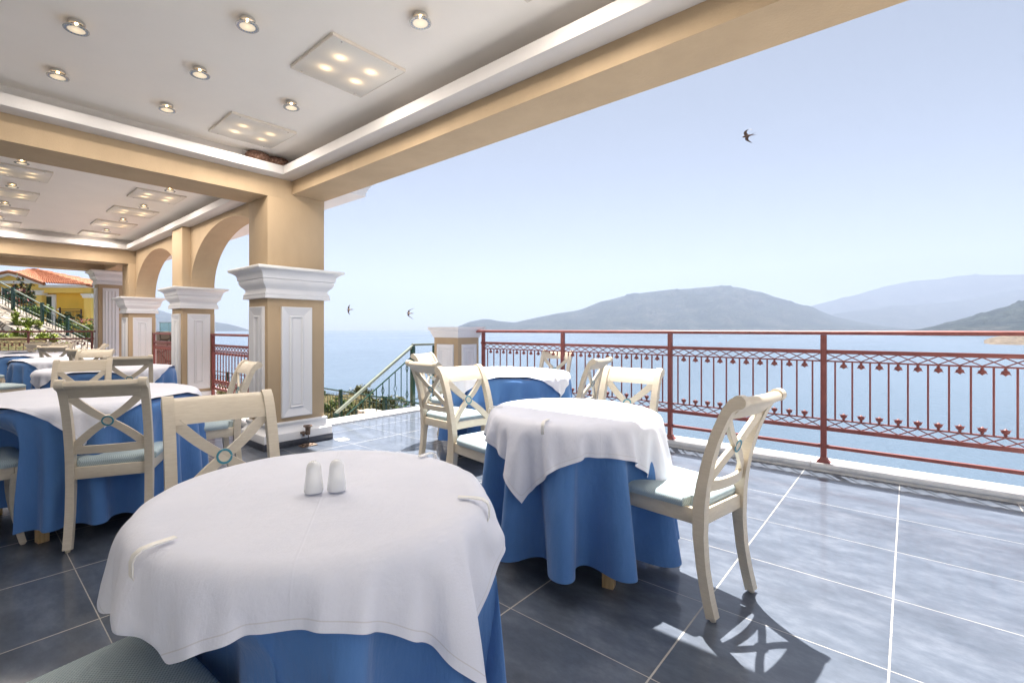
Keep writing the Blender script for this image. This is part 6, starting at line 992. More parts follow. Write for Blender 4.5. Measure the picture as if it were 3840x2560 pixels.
0,0,0,0,0,0,0,1,-1,1,0,1,-1,-1,0,0,0,0,0,0,-1,0,0,1,1,1,0,-1,-1,0,0,1,0,0,-2,-1,1,1,1,-1,0,0,0,0,0,0,0,-1,0,0,1,1,0,0,-1,1,0,0,-1,0,0,-1,-1,1,1,1,-1,0,0,0,0,0,0,0,0,1,0,-1,
-1,0,1,0,0,0,0,0,0,1,0,-1,0,1,1,0,-2,-1,-3,-6,-21,21,-4,1,1,-1,-1,-1,7,0,0,-2,-1,0,0,1,1,0,0,-1,0,0,0,0,-1,0,0,1,0,0,0,1,-1,0,-1,0,-1,0,1,1,0,0,0,0,0,0,1,0,-1,-1,0,1,0,0,0,
0,-1,0,1,2,0,-1,-1,-1,0,1,1,0,1,0,0,-2,0,1,1,-1,-1,-1,1,0,-1,0,0,1,0,1,0,0,-1,0,-1,0,1,1,0,0,0,1,-1,0,-1,0,0,0,0,-1,0,0,1,1,0,0,-1,0,0,0,2,-1,-1,-7,0,0,0,-13,24,-13,-5,-2,
4,-3,-1,10,0,0,-1,0,0,0,-1,0,0,1,0,0,0,0,0,0,0,0,-1,1,0,1,-1,0,0,0,1,0,0,-1,-1,0,0,1,1,0,0,-1,0,0,0,-1,-1,0,1,1,1,0,0,-1,0,0,0,0,0,0,-1,-1,0,0,1,1,2,0,-1,-2,0,0,1,-1,0,0,1,
1,0,0,-1,0,0,0,0,0,0,-1,-1,1,0,1,-1,1,0,0,0,0,0,0,0,1,0,-1,-1,0,1,0,1,0,0,2,-2,-4,-11,0,1,0,-18,21,-10,0,1,0,-2,0,3,-1,-1,9,0,1,-2,0,-1,0,-1,0,0,1,0,0,0,1,0,0,-1,0,-1,0,0,
1,0,-1,0,0,1,0,1,0,-1,-1,0,1,0,0,0,0,0,0,1,0,-1,-1,1,1,0,-1,0,0,0,0,0,0,0,1,0,-1,-1,0,1,0,1,0,0,-1,0,1,0,-1,-1,0,1,0,0,0,0,0,0,1,0,0,-1,0,-1,0,0,1,0,0,0,1,0,0,-1,0,0,0,0,-1,
0,3,1,-1,-8,-1,-2,-4,0,-12,-6,-5,25,-17,-8,-2,3,-5,-1,5,-4,0,11,0,-1,-1,1,0,-1,0,0,0,-1,1,0,0,-1,0,1,0,0,0,0,0,-1,0,0,1,1,0,0,-1,0,0,0,0,-1,0,0,1,0,1,0,0,0,0,0,-1,-1,0,1,1,
0,-1,0,1,0,0,-1,0,0,0,-1,-1,0,1,1,1,0,0,-1,1,0,0,0,-1,0,-1,1,1,0,0,-1,0,0,0,0,0,0,1,-1,1,-1,1,-1,0,0,0,0,0,0,2,0,1,-1,-2,-5,-13,0,-5,-3,-2,-5,-1,-6,24,-16,4,0,0,-12,-2,2,-3,
0,3,-4,-1,15,-1,0,-3,1,1,-1,0,-1,0,0,0,0,-1,0,0,1,0,1,0,1,-1,-1,-1,0,1,0,0,0,0,0,0,0,0,-1,1,-1,1,-1,0,0,0,0,0,0,0,-1,1,2,1,-1,-1,0,0,0,0,0,0,0,1,-1,-1,-1,1,1,0,-1,0,0,0,0,
1,1,-1,-1,0,1,0,0,0,0,0,0,1,-1,0,-1,1,-1,0,0,0,1,1,1,-1,2,0,-3,-13,-1,-2,-2,-2,-8,-4,0,-1,0,4,23,-17,-6,2,-1,-1,0,1,-15,-4,6,-2,0,3,-1,1,11,-1,-1,-2,1,0,-1,0,0,0,0,0,0,-1,
1,-1,1,-1,2,0,0,0,-1,0,-1,1,0,0,0,1,1,0,-1,-1,-1,0,0,1,0,0,0,1,0,0,-1,-1,-1,0,1,1,0,0,0,1,0,0,-1,0,0,0,0,-1,0,0,1,1,0,0,-1,0,0,0,0,-1,0,0,1,1,0,0,-1,0,0,0,0,0,1,1,0,-1,4,-1,
-1,-11,0,-2,-5,-3,-14,-5,0,-6,1,-1,-1,0,-7,24,-17,-4,-2,1,-2,-1,0,0,0,0,-5,1,5,-2,-1,5,-1,0,8,-1,0,-1,1,0,-1,0,1,0,0,-1,1,0,0,-2,0,0,0,0,0,1,-1,1,0,1,-1,-1,0,0,1,0,0,0,-1,
1,0,1,-1,0,0,0,0,0,0,0,-1,1,0,1,-1,1,0,0,0,0,0,-1,0,1,0,0,-1,0,0,0,0,0,0,0,0,1,0,-1,-1,0,1,0,0,0,1,1,0,-2,4,0,0,-10,0,-3,-9,-1,-5,-3,4,3,0,-6,-9,1,-1,-7,0,-23,15,-13,1,1,-1,
8,3,-2,15,1,-5,-6,1,1,-12,0,8,-4,0,9,0,0,5,-1,1,-1,1,-1,-1,0,0,0,-1,0,0,1,0,0,0,1,0,0,-1,0,-1,0,0,1,0,0,0,1,0,0,-1,0,-1,0,0,1,0,0,0,1,0,0,-1,0,-1,0,-1,1,0,1,0,1,0,0,-1,0,-1,
0,0,1,0,0,0,1,1,0,-1,-1,0,0,1,-1,1,0,1,-1,4,0,0,-11,0,-5,-9,0,-6,-3,0,-10,-3,0,10,3,9,13,2,1,0,0,-16,18,-16,13,3,-3,11,-2,-3,-2,1,0,-5,0,0,-7,1,0,-9,0,6,-4,0,10,-2,0,10,-1,
0,-3,1,0,-2,0,0,1,-1,1,0,1,-1,0,0,0,0,0,0,0,-1,1,1,1,-1,-1,0,0,1,0,0,-1,-1,0,0,1,0,0,0,0,1,0,0,0,-1,1,-1,1,-1,0,0,0,0,0,0,1,-1,1,-1,0,-1,-1,1,0,1,0,0,1,0,0,4,0,-2,-12,0,-2,
-6,0,-5,-4,-1,-7,-3,1,-2,-1,0,-5,-1,1,11,2,6,11,4,6,20,-22,5,-4,-1,0,1,1,-9,3,0,-3,0,-1,2,0,1,-5,0,0,-13,1,7,-1,0,3,-3,0,15,0,0,-1,0,1,-1,0,-1,-1,-1,0,0,1,0,0,0,1,0,0,-1,-1,
-1,0,1,1,0,0,0,0,0,0,1,0,-1,-1,0,1,0,0,0,0,-1,0,0,1,-1,0,0,1,0,0,0,1,0,0,-1,0,0,0,1,-1,0,2,1,0,-2,0,-3,-12,0,-4,-6,2,-7,-5,1,-17,-1,-2,9,2,-2,8,1,1,-6,-1,0,-1,0,0,7,0,12,16,
-22,0,0,0,-9,3,0,-6,1,0,3,0,0,5,-1,0,-3,0,0,-10,-1,0,-7,2,5,0,0,0,-5,1,13,-1,0,8,0,0,-1,0,0,-2,0,1,0,0,-1,-1,0,0,0,0,0,0,0,0,-1,0,1,1,0,-1,0,0,0,1,-1,0,-1,1,1,0,0,-1,-1,0,
0,1,-1,0,0,1,0,0,0,0,3,0,0,1,0,-1,-8,0,-3,-10,2,-2,-3,1,-10,-6,-1,-3,0,0,-3,0,4,-12,0,-4,8,1,-2,10,2,0,-4,-2,0,-1,1,13,15,-22,-8,5,0,-7,1,-1,1,-1,1,5,0,0,-4,0,0,-8,-1,0,2,
0,-1,8,-4,-3,-8,2,4,-9,2,4,-2,1,3,-2,1,10,-2,1,8,0,-1,0,0,0,-1,0,0,-1,0,0,0,-1,1,-1,1,-1,0,0,0,0,0,0,-1,0,1,1,-1,-1,0,1,0,0,0,0,2,0,0,2,-1,0,0,1,-1,-6,1,-4,-13,1,-1,-3,1,-4,
-3,1,-7,-4,0,-11,1,-1,4,0,1,10,0,-2,-13,2,5,-8,0,-4,5,0,-3,8,1,0,1,0,6,19,-22,-5,1,0,-2,0,0,3,1,0,0,-1,0,-8,0,0,-6,-4,0,12,1,-2,1,-2,-1,-4,2,0,-5,1,2,-4,0,2,-2,0,1,-2,1,4,
-2,0,5,-3,2,10,0,0,4,0,1,0,0,-1,0,-1,0,-1,1,0,1,0,0,0,0,0,0,0,0,-1,0,0,0,0,0,-4,2,-3,-9,1,-2,-6,-1,-2,-2,0,-1,0,2,-6,-4,0,-3,-1,0,0,0,-1,-5,1,0,-3,-1,-1,8,1,0,-1,0,2,-14,1,
2,-3,0,-1,3,0,-4,5,0,])
CLOTH['t3b'] = (12, 80, [
-567,81,749,-5,-45,1,0,-45,0,2,-45,0,6,-44,-1,9,-44,0,13,-43,1,16,-42,0,20,-41,0,22,-39,0,26,-37,-1,28,-35,1,31,-32,0,34,-30,0,36,-27,-1,37,-25,0,40,-21,1,41,-18,-1,42,-15,
1,44,-12,0,44,-8,0,45,-4,0,45,-2,-1,45,3,1,44,6,0,44,9,-1,43,13,1,42,16,0,41,20,0,39,22,0,37,26,0,35,28,0,32,31,0,30,34,0,27,36,0,25,37,-1,21,40,1,18,41,0,15,42,0,12,44,0,
8,44,0,5,45,0,0,45,0,-2,45,0,-6,44,0,-9,44,0,-13,43,0,-16,42,-1,-20,41,1,-22,39,0,-26,37,-1,-28,34,1,-31,33,-1,-34,30,1,-36,27,0,-37,25,0,-40,21,0,-41,18,0,-42,16,0,-44,11,
-1,-44,8,1,-45,5,0,-45,0,0,-45,-2,0,-44,-6,0,-44,-9,0,-43,-13,0,-42,-16,-1,-41,-20,1,-39,-22,0,-37,-26,0,-35,-28,0,-32,-31,0,-30,-34,0,-27,-35,-1,-25,-38,1,-21,-40,0,-18,-41,
0,-15,-42,0,-12,-44,-1,-57,8,-15,2,-4,-3,-2,-5,0,-1,-4,2,3,-5,-2,0,-4,1,1,-5,1,3,-3,-2,0,-5,1,3,-3,-1,2,-4,2,4,-3,-2,2,-4,1,3,-3,-1,4,-2,1,5,-2,0,3,-3,-1,4,-3,2,5,0,-2,3,-2,
1,5,0,-1,4,-1,0,4,1,1,5,0,-2,5,-1,2,4,3,0,5,0,0,3,3,-1,4,1,0,4,2,0,4,2,1,2,4,-1,5,2,1,2,4,-2,5,2,2,0,5,0,3,4,-1,3,4,2,0,5,-2,1,3,-1,2,5,2,-1,4,-1,2,5,1,-1,4,-1,-1,5,1,-2,4,
-1,0,5,0,-3,4,0,1,4,2,-4,3,-1,-3,3,-1,-2,5,1,-4,3,0,-3,3,-1,-3,3,0,-4,2,0,-4,2,0,-3,3,2,-5,-1,-3,-5,1,1,-4,4,2,-4,-2,-2,-4,2,1,-5,-2,-1,-5,0,0,-4,-1,0,-5,-1,1,-3,-3,-1,-4,
-1,0,-4,-2,0,-5,-1,2,-1,-5,-2,-5,-3,0,-3,-2,1,-2,-5,-1,-3,-3,0,-2,-4,0,-2,-4,0,-2,-5,1,0,-4,0,7,6,-64,0,-6,-1,1,-4,2,-22,6,1,12,0,-2,-11,-6,1,20,13,-1,-1,-6,0,2,-5,1,-20,-5,
0,14,15,-1,4,-3,-1,1,-6,1,-16,-12,2,11,21,-2,4,-4,0,-14,-18,2,4,19,-2,6,2,-1,6,0,1,-9,-13,0,3,-13,3,-6,27,-3,5,-4,0,0,-7,1,-1,-3,-1,5,-4,1,-10,16,-1,4,3,0,10,-24,3,-15,14,
-2,1,6,-2,2,6,1,4,-13,0,13,-7,2,-25,12,0,5,1,-3,2,5,2,15,-15,0,-8,7,-1,-14,-6,1,3,5,-2,2,5,1,16,-4,1,-15,-7,-1,-3,5,0,18,2,1,-8,0,-1,10,9,2,-17,-19,-2,1,7,0,7,5,1,0,-1,-2,
-5,-11,2,-5,4,-1,15,16,2,1,8,1,-4,-27,-2,-5,1,-1,-4,2,0,-5,2,1,11,15,1,-4,-1,-1,5,-18,-1,-5,-1,0,-2,26,3,11,-18,-3,-4,-6,0,-3,-3,1,-10,26,3,16,-15,-3,0,-6,-2,-2,-4,1,-13,18,
2,6,-9,-2,-11,3,2,23,-4,-2,-3,-6,0,-18,11,1,5,-4,-1,0,1,-63,15,0,1,4,-6,1,-23,12,-2,-9,-8,0,3,-5,1,16,13,-1,10,-1,1,-18,-6,-2,-9,-6,2,11,9,-2,11,6,2,-15,-12,-1,0,-3,0,8,16,
0,4,-2,0,-12,-14,0,4,2,0,3,18,1,0,-11,-1,-7,-20,2,7,11,-2,-8,20,1,5,2,0,-1,-18,-1,5,-14,1,2,14,-2,-14,15,2,7,-3,0,4,-17,-1,0,4,-1,-13,13,2,9,-4,-1,12,-18,1,0,9,-1,-20,2,0,
-5,9,2,13,-5,-3,15,-9,2,4,4,1,-24,-1,-2,-10,5,2,17,-2,-2,14,1,1,-16,-2,-1,-15,-2,1,19,-2,-1,10,11,1,-11,0,-2,-13,-18,2,-3,4,0,19,10,-1,5,10,2,-11,-16,-3,-8,-5,2,12,11,-1,2,
12,1,-1,-15,-2,-6,-14,2,-5,0,0,9,20,-1,0,13,2,-5,-15,-3,7,-17,2,-6,3,0,2,19,-1,-2,-4,0,9,-16,1,-8,2,-1,-3,17,0,-1,-3,-1,17,-14,3,-3,-4,-1,-9,20,-2,-12,2,2,8,-10,-1,20,-3,2,
-1,-3,0,-18,15,-2,-15,-4,2,-4,-4,-64,21,4,3,-7,-5,-1,-13,8,-2,-13,-3,3,9,-6,-2,10,10,0,9,1,1,-18,-3,-1,-1,-6,0,6,4,0,9,7,0,-14,-8,-1,2,-4,1,4,9,0,3,-1,0,-6,-8,0,4,-2,0,2,17,
1,-1,-9,-2,-5,-12,1,4,6,0,-4,10,0,4,10,1,0,-17,-1,3,-14,2,-4,15,-2,-6,8,0,6,-5,-1,3,-8,1,4,3,0,-15,11,1,7,-6,-1,11,-12,2,-3,8,-2,-10,1,-1,-9,8,2,13,-8,-1,9,-5,1,3,6,0,-16,
-1,-1,-10,1,0,17,-4,-1,4,5,1,-7,1,-1,-11,-3,2,9,2,-2,16,6,2,-13,-3,-1,-7,-12,0,-6,2,1,15,7,-2,4,8,1,-9,-10,0,-5,-4,0,5,8,-1,4,7,2,-2,-7,-1,-2,-16,0,-5,1,1,12,17,-1,-4,7,0,
0,-12,0,1,-9,0,-4,8,-1,0,8,1,-3,-3,0,9,-13,0,-6,7,-1,-3,9,1,-2,-5,0,15,-9,0,-5,-2,1,-5,12,-1,-12,7,1,11,-10,-2,13,-2,1,-4,-4,0,-9,7,-1,-9,0,1,-1,-2,-63,12,2,0,-5,-3,-1,-8,
4,1,-15,-3,1,13,0,-2,8,6,1,4,-1,0,-12,-2,0,-3,-4,0,7,3,-1,5,4,1,-9,-5,0,1,-4,-1,3,7,0,2,-2,0,-5,-5,0,4,0,0,0,12,0,0,-6,1,-2,-9,0,3,3,-1,-3,8,1,2,5,0,-1,-10,-1,2,-9,1,-4,9,
-1,-2,8,1,4,-6,0,2,-6,-1,2,4,1,-9,6,-1,5,-1,0,6,-9,1,0,5,0,-7,1,0,-8,6,0,9,-6,-1,8,-4,1,-1,4,0,-9,-2,-1,-7,3,2,11,-3,-1,5,3,-1,-8,-1,1,-7,-1,0,5,4,0,15,2,1,-10,-2,-1,-4,-8,
0,-4,2,0,10,4,0,1,5,0,-5,-8,-1,-5,-1,0,5,6,1,3,6,0,-3,-6,-1,-1,-14,2,-4,4,-1,9,11,-1,-2,6,1,2,-10,-1,-1,-7,1,-2,7,0,-1,7,-1,-3,-4,0,6,-8,1,-4,5,0,-2,6,-1,-3,-3,1,11,-6,0,-2,
-4,-1,-4,9,0,-10,6,2,11,-7,-1,7,-2,0,-2,-2,-1,-7,4,1,-7,0,0,-2,-2,-64,10,3,1,-3,-4,0,-7,4,-1,-12,-1,2,11,0,-1,6,5,0,4,-2,0,-11,-1,-1,-1,-5,0,5,4,1,5,2,0,-9,-5,0,1,-3,0,3,6,
0,2,0,0,-5,-6,0,4,1,0,0,9,0,2,-4,0,-5,-7,0,3,2,0,-2,6,-1,2,5,1,-1,-9,0,1,-7,0,-3,8,0,-2,5,-1,4,-4,0,3,-6,1,1,5,-1,-8,5,1,3,-1,0,5,-7,-1,2,2,0,-6,3,0,-8,3,1,7,-5,-1,8,-3,1,
-1,4,0,-10,-1,0,-3,2,-1,9,-3,1,4,2,0,-6,1,-1,-7,-2,0,4,4,0,12,1,1,-6,-1,-1,-5,-7,1,-2,1,0,8,3,-1,0,4,1,-4,-5,0,-5,-2,0,5,5,0,2,7,0,-4,-5,0,2,-12,0,-4,3,0,7,9,0,-1,6,1,2,-10,
-1,-2,-6,-1,-2,7,0,0,6,1,-3,-4,0,6,-8,-1,-4,6,0,-2,5,1,-2,-4,0,9,-4,-1,-2,-3,1,-4,5,0,-7,7,1,8,-6,-2,8,-1,1,-3,-3,0,-6,4,-1,-6,0,1,-1,-1,-63,8,1,0,-3,-2,0,-6,2,0,-9,-1,1,9,
2,-2,6,4,0,1,-3,0,-8,-1,1,-3,-4,0,6,5,-1,4,0,0,-8,-3,0,2,-4,1,1,7,-1,2,-2,0,-4,-4,1,3,0,0,1,9,-1,1,-3,0,-3,-8,0,3,1,0,-3,6,1,2,4,0,-2,-7,-1,3,-7,1,-4,7,-1,-2,6,1,4,-4,0,2,
-5,0,2,3,0,-8,4,0,4,2,-1,4,-7,1,1,2,0,-5,1,0,-6,5,0,6,-5,0,6,-4,0,-2,3,-1,-7,-2,0,-4,3,1,8,-1,-1,5,2,1,-6,-1,0,-6,0,0,2,5,0,12,-1,0,-6,-2,0,-3,-5,-1,-2,1,0,8,3,1,-1,4,-1,-4,
-7,0,-4,0,0,4,5,0,3,5,0,-4,-5,0,1,-9,0,-2,3,0,6,7,1,-2,4,-1,1,-7,1,0,-6,0,-3,6,0,-1,5,0,-1,-3,-1,5,-6,1,-4,3,0,-3,6,0,-1,-4,-1,7,-4,1,0,-3,0,-3,6,-1,-7,4,1,8,-3,0,6,-2,-1,
-3,-3,1,-5,3,0,-6,0,0,-1,-1,-64,7,1,1,-2,-2,-1,-6,1,0,-9,1,1,9,2,0,5,2,0,2,-2,0,-8,0,-1,-2,-4,1,4,3,0,4,1,0,-6,-3,0,0,-3,-1,3,5,1,2,-1,0,-5,-5,-1,4,1,0,0,8,1,2,-3,0,-4,-6,
0,3,1,0,-2,6,-1,1,3,0,-1,-8,1,1,-5,0,-3,7,0,-1,5,0,3,-4,-1,2,-6,0,1,4,0,-6,5,0,3,0,1,3,-6,-1,3,1,1,-6,3,-1,-7,3,1,7,-3,0,6,-4,-1,-3,2,1,-6,-1,0,-3,3,0,8,-3,0,3,2,-1,-6,-1,
0,-6,0,1,4,3,0,10,1,0,-5,-1,-1,-3,-6,1,-2,3,0,6,1,0,0,3,0,-3,-4,0,-4,-1,0,5,5,0,1,4,0,-3,-3,0,1,-10,0,-2,4,0,6,6,-1,-2,4,1,0,-8,-1,0,-5,0,-1,6,0,-1,5,1,-2,-3,0,4,-6,-1,-3,
4,0,-2,4,1,-2,-3,0,7,-3,-1,-1,-4,0,-3,5,1,-5,6,0,8,-5,-1,4,-2,1,-1,-2,-1,-5,3,0,-6,0,1,-1,-2,-63,7,2,0,-2,-2,0,-5,1,0,-8,1,0,8,2,-1,4,3,1,2,-3,0,-8,-1,0,-2,-4,-1,5,5,0,4,0,
0,-7,-3,0,0,-3,1,2,6,-1,2,-1,0,-4,-5,1,4,0,0,-1,7,0,3,-2,-1,-3,-5,0,1,0,1,-2,5,0,2,4,0,-1,-7,-1,1,-6,1,-2,6,-1,-3,6,0,4,-4,1,2,-5,0,1,4,0,-5,3,0,2,2,0,3,-6,0,2,1,-1,-5,1,1,
-5,4,-1,5,-2,0,6,-6,1,-3,3,-1,-6,-1,1,-2,2,-1,6,-2,0,5,3,1,-6,-2,0,-6,1,-1,4,3,0,8,0,1,-4,-1,0,-3,-5,-1,-2,1,0,7,2,0,0,4,1,-4,-6,-1,-3,0,1,4,5,-1,1,5,1,-3,-4,-1,1,-9,1,-2,
3,-1,6,5,1,-2,5,0,1,-7,0,-1,-5,0,-2,5,0,0,6,-1,-2,-4,1,5,-6,0,-4,4,0,-2,5,-1,-1,-4,1,5,-3,0,1,-3,0,-4,4,-1,-5,4,1,7,-2,0,6,-2,0,-3,-2,0,-5,2,0,-5,0,0,-1,0,-64,7,0,0,-3,-2,
0,-5,1,0,-8,1,1,8,3,0,5,2,-1,1,-3,0,-7,-1,0,-2,-4,1,4,5,0,4,0,0,-6,-3,0,1,-4,0,2,6,0,1,-1,0,-4,-4,0,3,1,-1,0,6,0,2,-2,1,-3,-6,0,2,0,-1,-1,6,0,1,4,1,-2,-7,0,2,-6,0,-3,6,0,-1,
5,0,3,-4,-1,2,-4,1,1,3,0,-6,3,-1,4,2,0,3,-5,1,2,1,0,-6,2,-1,-6,2,1,6,-2,0,5,-4,0,-2,2,0,-7,-2,-1,-1,4,1,6,-2,0,4,1,0,-6,0,-1,-5,-1,1,4,4,0,8,0,0,-4,-1,-1,-4,-5,1,0,1,0,6,3,
0,-1,3,-1,-3,-5,1,-4,0,-1,5,3,1,1,5,0,-3,-4,0,1,-7,-1,0,3,1,3,5,0,-1,4,0,0,-7,-1,0,-6,1,-1,6,-1,-1,5,1,-2,-3,-1,4,-6,1,-3,3,-1,-2,6,1,-2,-4,-1,6,-3,0,0,-4,1,-3,5,0,-5,5,0,
8,-3,-1,4,-2,0,-2,-3,0,-4,3,0,-6,0,1,-1,-1,-63,6,1,0,-1,-2,0,-5,1,0,-8,1,1,7,4,-2,5,0,1,1,-2,0,-6,-1,0,-3,-3,0,5,4,-1,3,-1,0,-6,-2,0,0,-3,0,3,5,0,1,-1,0,-4,-4,0,3,1,1,1,7,
0,1,-3,-1,-3,-5,1,3,0,0,-2,6,0,1,2,-1,0,-6,0,0,-6,1,-2,7,-1,-3,5,1,4,-4,0,3,-5,-1,0,3,0,-5,4,1,2,1,0,3,-5,-1,2,1,1,-4,3,0,-6,2,0,5,-4,-1,5,-3,1,-3,1,-1,-5,0,1,-3,2,0,7,-2,
-1,4,3,0,-6,-1,1,-5,0,0,4,2,0,8,1,0,-4,-2,0,-3,-3,-1,-1,0,0,5,2,0,0,3,1,-3,-4,-1,-3,-1,1,3,5,-1,2,5,1,-3,-4,0,1,-8,0,-1,2,-1,4,6,0,-1,3,1,1,-6,0,0,-6,-1,-3,6,1,-1,5,0,0,-4,
0,3,-4,-1,-3,2,1,-2,5,0,-1,-3,0,5,-3,0,0,-3,-1,-4,4,0,-4,5,1,7,-3,0,5,-3,0,-1,-1,0,-6,1,-1,-4,1,0,])
# ------------------------------------------------------------------ chairs
def post_line(z):
    """y of the rear post centre at height z (sabre leg below, leaning back above)"""
    P = [(0, -0.232), (0.10, -0.208), (0.20, -0.190), (0.33, -0.178), (0.46, -0.180), (0.55, -0.193), (0.65, -0.214), (0.75, -0.243), (0.83, -0.275), (0.875, -0.298), (0.93, -0.33)]
    for (a, ya), (b, yb) in zip(P, P[1:]):
        if z <= b:
            return ya+(yb-ya)*(z-a)/(b-a)
    return P[-1][1]


def post_poly():
    fr = []; bk = []
    for k in range(25):
        z = 0.012+k*(0.872-0.012)/24
        w_ = 0.019+0.006*math.exp(-((z-0.43)/0.16)**2)
        dz = 0.01
        ty = (post_line(min(z+dz, .9))-post_line(max(z-dz, 0)))/(2*dz); n = sqrt(1+ty*ty)
        fr.append((post_line(z)+w_/n, z-w_*ty/n)); bk.append((post_line(z)-w_/n, z+w_*ty/n))
    # scroll head
    cy, cz, r = -0.337, 0.905, 0.027
    head = [(cy+r*cos(a), cz+r*sin(a)) for a in [radians(x) for x in range(35, 290, 17)]]
    return fr+[(-0.297, 0.905), (-0.305, 0.915)]+head+bk[::-1]


def make_chair(label):
    r = thing('chair', label, 'chair', (0, 0, 0), 0, 'cream cross-back dining chairs')
    for s in (-1, 1):
        m = MB(); xc = 0.180*s
        m.extrude(post_poly(), lambda p, q, d: (d, p, q), xc-0.0195, xc+0.0195)
        m.lathe([(0.008, 0.0), (0.012, 0.001), (0.012, 0.010), (0.008, 0.013)], 10, (xc, -0.230, 0.0))
        m.build('leg', M_wood, r, 32)
        m = MB(); xf = 0.193*s
        vs = []; fs = []
        for k in range(9):
            z = 0.012+k*(0.40-0.012)/8; q = k/8
            yc = 0.188+0.026*(1-q)**2-0.012*sin(pi*q); xx = xf+0.010*s*(1-q)**2; hw = 0.0155+0.007*q
            vs += [(xx-hw, yc-hw, z), (xx+hw, yc-hw, z), (xx+hw, yc+hw, z), (xx-hw, yc+hw, z)]
        for k in range(8):
            for j in range(4):
                a = k*4+j; b = k*4+(j+1) % 4; fs.append((a, b, b+4, a+4))
        fs += [(3, 2, 1, 0), (32, 33, 34, 35)]
        m.add(vs, fs); m.lathe([(0.008, 0.0), (0.012, 0.001), (0.012, 0.010), (0.008, 0.013)], 10, (xf+0.010*s, 0.214, 0.0))
        m.build('leg', M_wood, r, 32)
    # apron
    m = MB()
    for s in (-1, 1):
        m.bar((0.176*s, -0.165, 0.405), (0.196*s, 0.180, 0.405), 0.022, 0.066, bev=0.002)
    m.bar((-0.205, 0.193, 0.405), (0.205, 0.193, 0.405), 0.024, 0.066, bev=0.002)
    m.bar((-0.165, -0.180, 0.405), (0.165, -0.180, 0.405), 0.022, 0.064, bev=0.002)
    m.build('seat_frame', M_wood, r)
    # cushion: soft domed trapezoid
    vs = []; fs = []; N = 20
    lev = [(0.0, 0.437), (0.004, 0.452), (0.004, 0.463), (-0.004, 0.473), (-0.018, 0.481)]
    def outline(ins):
        pts = []
        for k in range(4*N):
            a = 2*pi*(k+0.5)/(4*N); ca, sa = cos(a), sin(a)
            e = 0.22
            ex = math.copysign(abs(ca)**e, ca); ey = math.copysign(abs(sa)**e, sa)
            y = 0.022+ey*(0.192+ins)
            wd = 0.196+0.026*(y+0.17)/0.38
            x = ex*(wd+ins)
            if y < -0.12 and abs(x) > 0.158: x = math.copysign(0.158, x)
            pts.append((x, y))
        return pts
    n4 = 4*N
    for ins, z in lev:
        vs += [(x, y, z) for x, y in outline(ins)]
    for q, z in ((0.8, 0.488), (0.55, 0.493), (0.25, 0.4955)):
        vs += [(x*q, 0.022+(y-0.022)*q, z) for x, y in outline(-0.018)]
    L = len(lev)+3
    for j in range(L-1):
        for k in range(n4):
            a = j*n4+k; b = j*n4+(k+1) % n4; fs.append((a, b, b+n4, a+n4))
    fs.append(tuple(range((L-1)*n4, L*n4))); fs.append(tuple(range(n4))[::-1])
    m = MB(); m.add(vs, fs); m.build('seat', M_seat, r, 60)
    # top rail with rolled top, bowed backwards
    prof = [(-0.262, 0.829), (-0.269, 0.845), (-0.281, 0.866), (-0.297, 0.888), (-0.312, 0.908), (-0.330, 0.921), (-0.348, 0.922), (-0.360, 0.912), (-0.363, 0.898), (-0.355, 0.886), (-0.342, 0.880),
            (-0.328, 0.872), (-0.314, 0.856), (-0.300, 0.840), (-0.288, 0.827)]
    vs = []; fs = []; K = 9; n = len(prof)
    for k in range(K):
        x = -0.163+0.326*k/(K-1); bow = -0.012*(1-(x/0.163)**2)
        vs += [(x, y+bow+0.002, z) for y, z in prof]
    for k in range(K-1):
        for j in range(n):
            a = k*n+j; b = k*n+(j+1) % n; fs.append((a, b, b+n, a+n))
    fs += [tuple(range(n))[::-1], tuple(range((K-1)*n, K*n))]
    m = MB(); m.add(vs, fs); m.build('top_rail', M_wood, r, 40)
    # lower back rail, bowed
    vs = []; fs = []
    for k in range(K):
        x = -0.163+0.326*k/(K-1); bow = -0.020*(1-(x/0.163)**2)
        for dy, z in ((0.008, 0.512), (0.008, 0.556), (-0.010, 0.556), (-0.010, 0.512)):
            vs.append((x, post_line(z)+bow+dy, z))
    for k in range(K-1):
        for j in range(4):
            a = k*4+j; b = k*4+(j+1) % 4; fs.append((a, b, b+4, a+4))
    fs += [(3, 2, 1, 0), tuple(range((K-1)*4, K*4))]
    m = MB(); m.add(vs, fs); m.build('lower_rail', M_wood, r, 40)
    # crossed slats
    m = MB()
    for s in (-1, 1):
        vs = []; fs = []; K2 = 14
        for k in range(K2+1):
            q = k/K2; x = s*(-0.158+0.316*q); z = 0.554+(0.834-0.554)*q
            z += 0.009*sin(2*pi*q)
            yb = post_line(z)-0.014*(1-(x/0.163)**2)+0.0008*s
            # direction for width
            tx = s*0.316; tz = 0.280; L_ = sqrt(tx*tx+tz*tz); nx, nz = -tz/L_, tx/L_
            hw = 0.0172+0.0035*abs(2*q-1)
            for sg, dy in ((1, 0.008), (-1, 0.008), (-1, -0.008), (1, -0.008)):
                vs.append((x+sg*hw*nx, yb+dy, z+sg*hw*nz))
        for k in range(K2):
            for j in range(4):
                a = k*4+j; b = k*4+(j+1) % 4; fs.append((a, b, b+4, a+4))
        fs += [(3, 2, 1, 0), tuple(range(K2*4, K2*4+4))]
        m.add(vs, fs)
    zc = 0.694; yc = post_line(zc)-0.014
    M0 = Matrix.Rotation(pi/2+0.25, 4, 'X')
    m.lathe([(0.001, -0.0095), (0.031, -0.0095), (0.031, 0.0095), (0.001, 0.0095)], 24, (0, yc, zc), M0)
    cs = m.build('cross_slats', M_wood, r, 32)
    m = MB()
